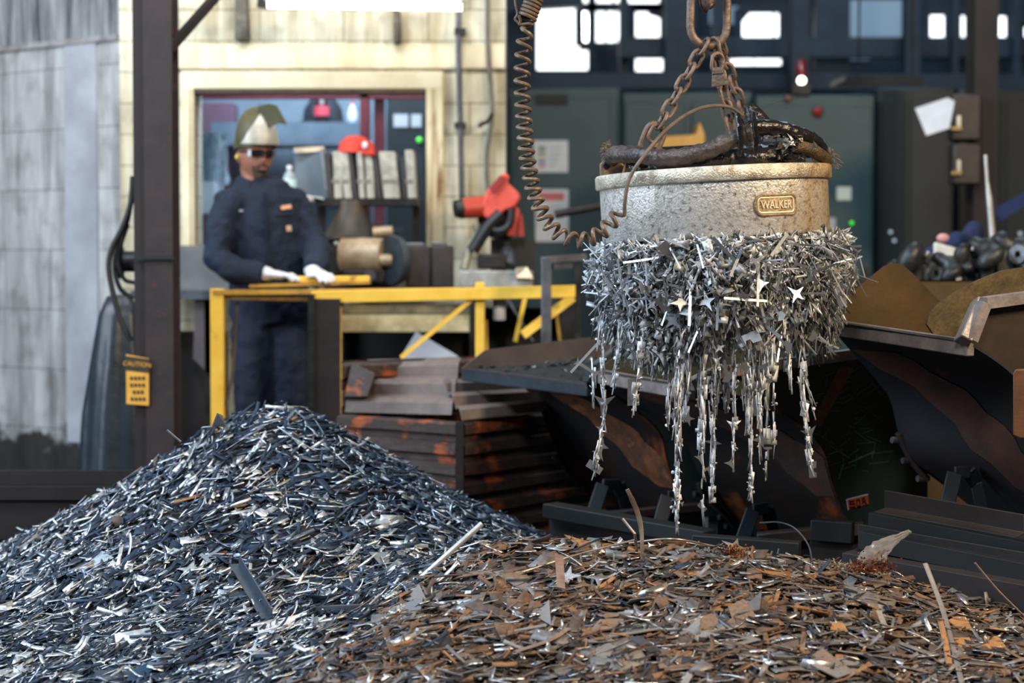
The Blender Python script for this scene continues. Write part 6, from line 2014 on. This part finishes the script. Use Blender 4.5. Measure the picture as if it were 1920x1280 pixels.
# dripping tie straps over the hose, and the terminal cone
for x_, r_ in ((0.052, 0.011), (0.098, 0.009)):
    MB().tube([(x_, -0.29, 0.36), (x_, -0.318, 0.318), (x_ + 0.004, -0.312, 0.28), (x_, -0.30, 0.235)], [r_ * 0.7, r_, r_ * 0.9, r_ * 0.5], 10).build('greasy_tie', grease, mg)
MB().lathe([(0.055, 0), (0.05, 0.02), (0.03, 0.085), (0.018, 0.115), (0.006, 0.12)], (0.155, -0.10, 0.29), Matrix.Rotation(math.radians(-22), 3, 'Y'), 24).build('terminal_cone', grease, mg)
for a in (2.4, 3.9):
    x_, y_ = 0.28 * math.sin(a), -0.28 * math.cos(a)
    MB().box((x_, y_, 0.23), (0.05, 0.03, 0.07)).build('lug', grease, mg, bevel=0.006)
mg.location = MO
mg.rotation_euler = TILT.to_euler()
bpy.context.view_layer.update()
TOP = lambda p: Vector(MO) + TILT @ Vector(p)

# ------------------------------------------------------------------ chain sling
csl = thing('chain_sling', 'rusty three legged chain sling with large master ring above magnet', 'chain', at(1328, 80, MY))


def stadium3(c, ax_, side, hl, hw, n=10):
    c, ax_, side = Vector(c), Vector(ax_).normalized(), Vector(side)
    side = (side - ax_ * side.dot(ax_)).normalized()
    pts = []
    s = hl - hw
    for k in range(n):
        a = PI * k / (n - 1)
        pts.append(c + ax_ * (s + hw * math.sin(a)) + side * (hw * math.cos(a)))
    for k in range(n):
        a = PI * k / (n - 1)
        pts.append(c - ax_ * (s + hw * math.sin(a)) - side * (hw * math.cos(a)))
    return pts


MB().tube(stadium3(at(1329, 28, MY), (0.02, 0, 1), (1, 0.15, 0), 0.096, 0.058), 0.0128, 14, closed=True).build('master_ring', rust_link, csl)


def chain(a, b, n, hl, hw, r, twist=0.0):
    a, b = Vector(a), Vector(b)
    d = (b - a).normalized()
    s0 = d.cross(Vector((0, 1, 0))).normalized()
    s1 = d.cross(s0)
    step = (b - a).length / n
    for k in range(n):
        c_ = a + d * step * (k + 0.5)
        al = 0.35 + twist + (PI / 2 if k % 2 else 0)
        MB().tube(stadium3(c_, d, s0 * math.cos(al) + s1 * math.sin(al), hl, hw, 8), r, 10, closed=True).build('chain_link', rust_link if b.x < 0.7 else rust_link, csl)


chain(at(1325, 76, MY - 0.01), at(1222, 262, MY - 0.04), 8, 0.0285, 0.0175, 0.0062, 0.9)
MB().tube(stadium3(at(1223, 262, MY - 0.03), (0.35, 0, 0.9), (1, 0.3, -0.3), 0.052, 0.031), 0.0082, 12, closed=True).build('shackle', rust_link, csl)
chain(at(1338, 76, MY + 0.0), at(1372, 250, MY + 0.02), 6, 0.032, 0.0165, 0.0068, 0.4)
chain(at(1346, 76, MY + 0.03), at(1412, 262, MY + 0.14), 8, 0.029, 0.0165, 0.0064, 0.2)
MB().tube(stadium3(at(1345, 118, MY - 0.03), (0.1, 0, 1), (1, 0.5, 0), 0.03, 0.020), 0.0058, 10, closed=True).build('tag_ring', rust_link, csl)
tg2 = MB().prism([at(*p, MY - 0.045) for p in [(1334, 164), (1364, 158), (1353, 125), (1336, 127)]], (0, 0.005, 0)).build('load_tag', M('pewter_tag', srgb(112, 100, 92), srgb(88, 78, 72), 0.45, 0.6, 30, 0.2), csl, bevel=0.0015)
MB().bar(at(1336, 139, MY - 0.047), at(1357, 137, MY - 0.047), 0.002, 0.002).build('groove', dark_iron, tg2)
for y in range(5):
    pass
hk = thing('crane_hook', 'rounded rusty hook tip inside the master ring', 'hook', at(1328, 0, MY))
MB().tube(curve_pts([at(1332, 14, MY), at(1326, 6, MY + 0.0), at(1322, -40, MY), at(1326, -120, MY), at(1326, -300, MY)], 6), [0.020 + 0.004 * min(1, i / 6) for i in range(25)], 16).build('hook', M('dark_rust_hook', srgb(96, 78, 70), srgb(70, 56, 52), 0.5, 0.5, 20, 0.2), hk)
MB().ball(at(1328, 2, MY), (0.024, 0.022, 0.026), 18, 12).build('tip', MATS['dark_rust_hook'], hk)

# ------------------------------------------------------------------ coiled cable
cable_m = M('coiled_cable_rubber', srgb(128, 106, 84), srgb(84, 70, 58), 0.45, 0.15, 18, 0.2, c3=srgb(168, 134, 92))
cc_ = thing('coiled_cable', 'brown coiled supply cable hanging in a curve down to the magnet', 'cable', at(985, 300, 5.95))
YK = 5.95
cen = curve_pts([at(990, 42, YK), at(982, 90, YK), at(979, 150, YK), at(982, 220, YK), at(988, 290, YK), at(1000, 355, YK), at(1020, 405, YK), at(1050, 440, YK - .01),
                 at(1085, 451, YK - .03), at(1118, 442, YK - .04), at(1145, 418, YK - .05), at(1162, 396, YK - .05)], 24)
L = [0]
for a, b in zip(cen, cen[1:]):
    L.append(L[-1] + (b - a).length)
turns = 25.5
hel = []
NN = int(turns * 16)
for k in range(NN + 1):
    s = k / NN
    s2 = s - 0.055 * math.sin(PI * s) * (1 - s) * 0 + 0.04 * math.sin(2 * PI * s) * 0.6
    d = L[-1] * min(1, max(0, s2))
    i = min(len(L) - 2, max(j for j in range(len(L) - 1) if L[j] <= d + 1e-9)) if k % 1 == 0 else 0
    f = (d - L[i]) / max(1e-9, L[i + 1] - L[i])
    p = cen[i].lerp(cen[i + 1], f)
    t = (cen[min(i + 2, len(cen) - 1)] - cen[max(i - 1, 0)]).normalized()
    u = t.cross(Vector((0, 1, 0))).normalized()
    w_ = u.cross(t)
    a = 2 * PI * turns * s
    rad = 0.0205 * min(1, 0.55 + 8 * s) * (1 - 0.25 * max(0, s - 0.9) * 10 * 0.5)
    hel.append(p + u * rad * math.cos(a) + w_ * rad * math.sin(a))
MB().tube(hel, 0.0064, 8).build('coil', cable_m, cc_)
lead = curve_pts([hel[-1], at(1172, 376, YK - .06), at(1180, 335, YK - .06), at(1205, 295, YK - .05), at(1245, 248, YK), at(1285, 216, YK + .1), at(1325, 200, YK + .18), at(1365, 200, YK + .22), at(1392, 216, YK + .25)], 8)
MB().tube(lead, 0.0056, 10).build('lead', M('grey_brown_lead', srgb(118, 100, 88), srgb(90, 76, 66), 0.45, 0.1, 20), cc_)
tight = []
for k in range(9 * 14):
    s = k / (9 * 14 - 1)
    c_ = at(988 + 22 * s, 36 - 62 * s, YK)
    d = (at(1010, -26, YK) - at(988, 36, YK)).normalized()
    u = d.cross(Vector((0, 1, 0))).normalized()
    a = 2 * PI * 9 * s
    tight.append(c_ + u * 0.024 * math.cos(a) + Vector((0, 1, 0)) * 0.022 * math.sin(a))
MB().tube(tight, 0.0056, 8).build('tight_coil', cable_m, cc_)
MB().tube(curve_pts([tight[0], at(976, 40, YK), at(975, 46, YK), hel[0]], 5), 0.0052, 8).build('joint', cable_m, cc_)
tag(MB().tube(curve_pts([at(968, -60, YK + 0.02), at(966, 0, YK + .02), at(970, 25, YK + .02), at(966, 36, YK + .02), at(974, 45, YK + .02)], 6), 0.004, 8).build('tie_chain', rust_link), 'thin rusty tie chain holding up the coiled cable', 'chain')
wv = at(1400, 212, MY)
tag(MB().tube([wv, at(1460, 190, MY + 0.4), at(1520, 182, MY + 0.8)], 0.0008, 4).build('thin_wire', grey_steel), 'hair thin wire running off behind the chain to the right', 'wire')

# ------------------------------------------------------------------ scrap held by the magnet
SM = Scatter()


def clump(n, tmpl, lo, hi, wmin, wmax, vertical, rmin=0.72, zpow=0.85, tint='clump', thick=0.035):
    a = RNG.random(n) * 2 * PI
    a = np.where(RNG.random(n) < 0.55, -PI / 2 + RNG.normal(0, 1.0, n), a)
    d = RNG.random(n) ** (1 / zpow)                     # 0 at the magnet, 1 at the lower edge
    R = 0.375 + 0.03 * np.sin(PI * np.clip(d * 1.5 + 0.08, 0, 1)) - 0.22 * np.clip(d - 0.7, 0, 1) ** 1.2
    R *= 1 + 0.06 * np.sin(3 * a + 1) + 0.04 * np.sin(7 * a)
    q = rmin + (1 - rmin) * RNG.random(n) ** 0.6
    r = R * q
    depth = 0.315 + 0.05 * np.sin(2 * a + 0.5) + 0.03 * np.sin(5 * a)
    z = -0.010 - depth * d
    pos = np.stack([r * np.cos(a), r * np.sin(a), z], axis=1)
    out = np.stack([np.cos(a), np.sin(a), np.zeros(n)], axis=1)
    v = vertical * (0.25 + d)[:, None]
    dirn = out * (0.34 * RNG.normal(0.25, 0.6, (n, 1))) + np.array([[0, 0, -1.0]]) * v + RNG.normal(0, 0.55, (n, 3)) * (1.15 - 0.75 * d)[:, None]
    nr = out + RNG.normal(0, 0.42, (n, 3))
    sz = lo + (hi - lo) * RNG.random(n) ** 1.7
    wd = wmin + (wmax - wmin) * RNG.random(n)
    sc3 = np.stack([sz, wd if wmax < 1 else sz, np.full(n, thick)], axis=1)
    W = (np.array(TILT) @ pos.T).T + np.array(MO)
    SM.add(tmpl, W, frames(dirn, nr), sc3, pal(n, tint))


for T in STRIPS:
    clump(520, T, 0.03, 0.10, 0.035, 0.085, 1.1, 0.78)
for T in FLAKES:
    clump(250, T, 0.025, 0.08, 1, 2, 0.9, 0.84, thick=0.05)
for T in SLUG:
    clump(900, T, 0.008, 0.015, 1, 2, 0.3, 0.85, thick=0.012)
for T in STRIPS:
    clump(260, T, 0.03, 0.09, 0.05, 0.09, 1.2, 0.2, 0.9)


def strand(px0, y0, px1, y1, Yo, dense, wide=0.012):
    """a chain of pieces hanging end to end below the clump"""
    A_, B_ = at(px0, y0, MY + Yo), at(px1, y1, MY + Yo)
    ln = (B_ - A_).length
    n = max(4, int(ln / 0.022 * dense))
    t = np.sort(RNG.random(n))
    P = np.array(A_)[None] * (1 - t)[:, None] + np.array(B_)[None] * t[:, None]
    sp = 0.75 * wide * (1.1 - t)
    P[:, 0] += RNG.normal(0, 1, n) * sp
    P[:, 1] += RNG.normal(0, 1, n) * sp
    d = np.array(B_ - A_)[None] / ln + RNG.normal(0, 0.09, (n, 3))
    nr = RNG.normal(0, 1, (n, 3)) + np.array([[0, -0.8, 0]])
    tt = RNG.integers(0, 10, n)
    for k in range(10):
        m = tt == k
        c = int(m.sum())
        if not c:
            continue
        T = STRIPS[(0, 1, 6, 8, 0, 4, 7, 6)[k]] if k < 8 else FLAKES[(2, 4, 8, 3, 7, 0)[int(RNG.integers(0, 6))]]
        sz = (0.03 + 0.06 * RNG.random(c)) * (1 if k < 8 else 0.6)
        SM.add(T, P[m], frames(d[m], nr[m]), np.stack([sz, 0.04 + 0.03 * RNG.random(c) if k < 8 else sz, np.full(c, 0.05)], axis=1), pal(c, 'strand'))
    m = int(n * 0.35) + 1
    Q = P[RNG.integers(0, n, m)] + RNG.normal(0, 0.006, (m, 3))
    SM.add(SLUG[0], Q, frames(RNG.normal(size=(m, 3)), RNG.normal(size=(m, 3))), np.stack([0.007 + 0.005 * RNG.random(m)] * 2 + [np.full(m, 0.006)], axis=1), pal(m, 'strand'))


# upper filling right under the plate
for T in STRIPS[:4] + FLAKES[:4]:
    aa = RNG.random(260) * 2 * PI
    rr_ = 0.36 * np.sqrt(RNG.random(260))
    pp_ = np.stack([rr_ * np.cos(aa), rr_ * np.sin(aa), -0.004 - 0.05 * RNG.random(260)], axis=1)
    SM.add(T, (np.array(TILT) @ pp_.T).T + np.array(MO), frames(RNG.normal(size=(260, 3)) * [1, 1, 0.25], RNG.normal(size=(260, 3))), np.stack([0.03 + 0.03 * RNG.random(260), np.full(260, 0.05), np.full(260, 0.04)], axis=1), pal(260, 'clump'))
for s in [(1130, 640, 1133, 800, -.25, 2.4, .004), (1133, 780, 1116, 880, -.25, 2.6, .003), (1120, 600, 1112, 750, -.1, 1.2, .01), (1165, 620, 1150, 730, -.2, 2.2, .006), (1205, 630, 1188, 768, -.3, 2.4, .006),
          (1255, 620, 1252, 800, -.25, 2.2, .016), (1275, 600, 1270, 960, -.3, 4.2, .014), (1270, 640, 1269, 998, -.3, 2.2, .006), (1292, 620, 1285, 780, -.2, 3, .016),
          (1318, 620, 1312, 840, -.2, 3.4, .016), (1320, 640, 1318, 962, -.3, 1.8, .006), (1338, 620, 1336, 930, -.25, 2.6, .012), (1350, 600, 1340, 780, -.1, 3, .018),
          (1378, 610, 1374, 880, -.28, 2.0, .008), (1360, 600, 1362, 760, -.1, 3, .02), (1400, 610, 1402, 800, -.2, 3.4, .018), (1408, 640, 1408, 932, -.25, 2.4, .006),
          (1425, 610, 1424, 850, -.25, 3.0, .014), (1440, 620, 1436, 890, -.15, 1.6, .007), (1450, 620, 1452, 835, -.2, 1.4, .006), (1478, 610, 1482, 760, -.25, 1.7, .008),
          (1500, 610, 1508, 770, -.2, 2.4, .012), (1506, 680, 1526, 780, -.2, 1.8, .008), (1500, 720, 1524, 890, -.2, 2.8, .004), (1550, 600, 1560, 660, -.1, 1.2, .006),
          (1230, 610, 1228, 700, -.2, 2.4, .02), (1340, 560, 1345, 720, -.3, 4, .035), (1290, 560, 1290, 720, -.3, 4, .03), (1400, 560, 1405, 720, -.3, 4, .03),
          (1440, 560, 1442, 700, -.3, 4, .03), (1320, 560, 1310, 700, .1, 4, .05), (1420, 560, 1420, 700, .1, 4, .05), (1270, 560, 1270, 690, .1, 4, .04)]:
    strand(*s)
so = SM.build('hanging_scrap', scrap_m)
tag(so, 'dense bristling mass of steel slivers clinging under the magnet', 'hanging scrap', None, 'stuff')


def hanging(name, label, group, protos, spots):
    first = None
    for k, (p, R, s) in enumerate(spots):
        vf, sc3, mat = protos[k % len(protos)]
        key = (name, k % len(protos))
        if key not in hanging.cache:
            me, mt = loose(name, vf, sc3, mat)
            me.materials.append(mt)
            hanging.cache[key] = me
        me = hanging.cache[key]
        if first is None:
            first = bpy.data.objects.new(name, me)
            o = first
            tag(o, label, 'scrap piece', group)
        else:
            o = first.copy()
            o.data = me
        COL.objects.link(o)
        o.matrix_world = Matrix.Translation(Vector(p)) @ Matrix(R.tolist()).to_4x4() @ Matrix.Scale(s, 4)


hanging.cache = {}


def shell_spots(n, lo, hi, vert):
    out = []
    for k in range(n):
        a = -PI / 2 + RNG.uniform(-1.35, 1.35)
        d = RNG.random()
        R = (0.388 + 0.05 * math.sin(PI * min(1, d * 1.5 + 0.08)) - 0.17 * max(0, d - 0.55) ** 1.2) * (1 + 0.06 * math.sin(3 * a + 1))
        p = TOP((R * math.cos(a), R * math.sin(a), -0.01 - 0.33 * d))
        o_ = np.array([[math.cos(a), math.sin(a), 0]])
        dr = RNG.normal(0, 0.6, (1, 3)) + np.array([[0, 0, -vert]]) * (0.3 + d)
        out.append((p, frames(dr, o_ + RNG.normal(0, 0.35, (1, 3)))[0], lo + (hi - lo) * RNG.random()))
    return out


hanging('hanging_offcut', 'bright punched steel offcut clinging to the mass under the magnet', 'punched offcuts under the magnet',
        [(FLAKES[i], (1, 1, 0.6), m_) for i in (0, 1, 2, 3, 6, 7) for m_ in (steel_br, steel_gr)], shell_spots(95, 0.035, 0.075, 0.8))
hanging('hanging_strip', 'straight bright steel strip bristling from the mass under the magnet', 'steel strips under the magnet',
        [(STRIPS[i], (1, 0.6, 0.6), m_) for i in (0, 1, 6, 7, 8) for m_ in (steel_br, steel_br, steel_gr)], shell_spots(130, 0.07, 0.14, 0.9))
sp = []
for (x, y, Yo, s, az) in [(1128, 820, -.25, .075, 0.2), (1126, 850, -.25, .05, .5), (1115, 875, -.25, .05, 1.0), (1288, 785, -.3, .05, .2), (1290, 690, -.3, .06, 0.1), (1272, 905, -.3, .03, 0), (1270, 940, -.3, .04, 1.2),
                          (1314, 860, -.25, .04, .4), (1317, 950, -.3, .03, .8), (1336, 830, -.25, .055, .1), (1332, 890, -.25, .05, .3), (1363, 695, -.3, .07, .2), (1378, 770, -.28, .075, .1), (1372, 870, -.28, .045, .6),
                          (1420, 760, -.25, .06, .2), (1424, 825, -.25, .06, .3), (1440, 850, -.2, .04, 0), (1408, 905, -.25, .05, .1), (1505, 735, -.2, .075, .3), (1520, 815, -.2, .06, .4), (1524, 880, -.2, .05, .1),
                          (1395, 690, -.3, .06, .2), (1185, 660, -.3, .05, .5), (1198, 690, -.3, .05, .3), (1100, 690, -.3, .08, 1.0), (1133, 760, -.25, .08, 0), (1189, 735, -.3, .08, 0), (1260, 780, -.25, .05, 0.1),
                          (1438, 700, -.3, .06, .4), (1470, 640, -.3, .07, .8), (1548, 640, -.25, .06, .9), (1558, 655, -.25, .04, .2)]:
    sp.append((at(x, y, MY + Yo), frames(np.array([[math.sin(az), 0.1, -math.cos(az)]]), np.array([[0.2 * math.sin(x), -1, 0.1]]))[0], s))
hanging('dangling_offcut', 'bright offcut dangling in the thin strands below the magnet', 'offcuts dangling in the strands',
        [(FLAKES[i], (1, 1, 0.6), steel_br) for i in (2, 0, 3, 1, 7, 6)], sp)
for (x, y, Yo, s, az, lab) in [(1592, 490, -.1, .085, 1.95, 'long bright sliver sticking out at the right of the magnet load'), (1098, 668, -.3, .13, -0.75, 'long flat strip slanting out at the lower left of the load')]:
    o_ = loose('protruding_strip', STRIPS[6], (1, 0.9, 0.6), steel_br)
    o_[0].materials.append(o_[1])
    q = bpy.data.objects.new('protruding_strip', o_[0])
    COL.objects.link(q)
    R = frames(np.array([[math.sin(az), -0.1, -math.cos(az)]]), np.array([[0.1, -1, 0.2]]))[0]
    q.matrix_world = Matrix.Translation(at(x, y, MY + Yo)) @ Matrix(R.tolist()).to_4x4() @ Matrix.Scale(s, 4)
    tag(q, lab, 'scrap piece')
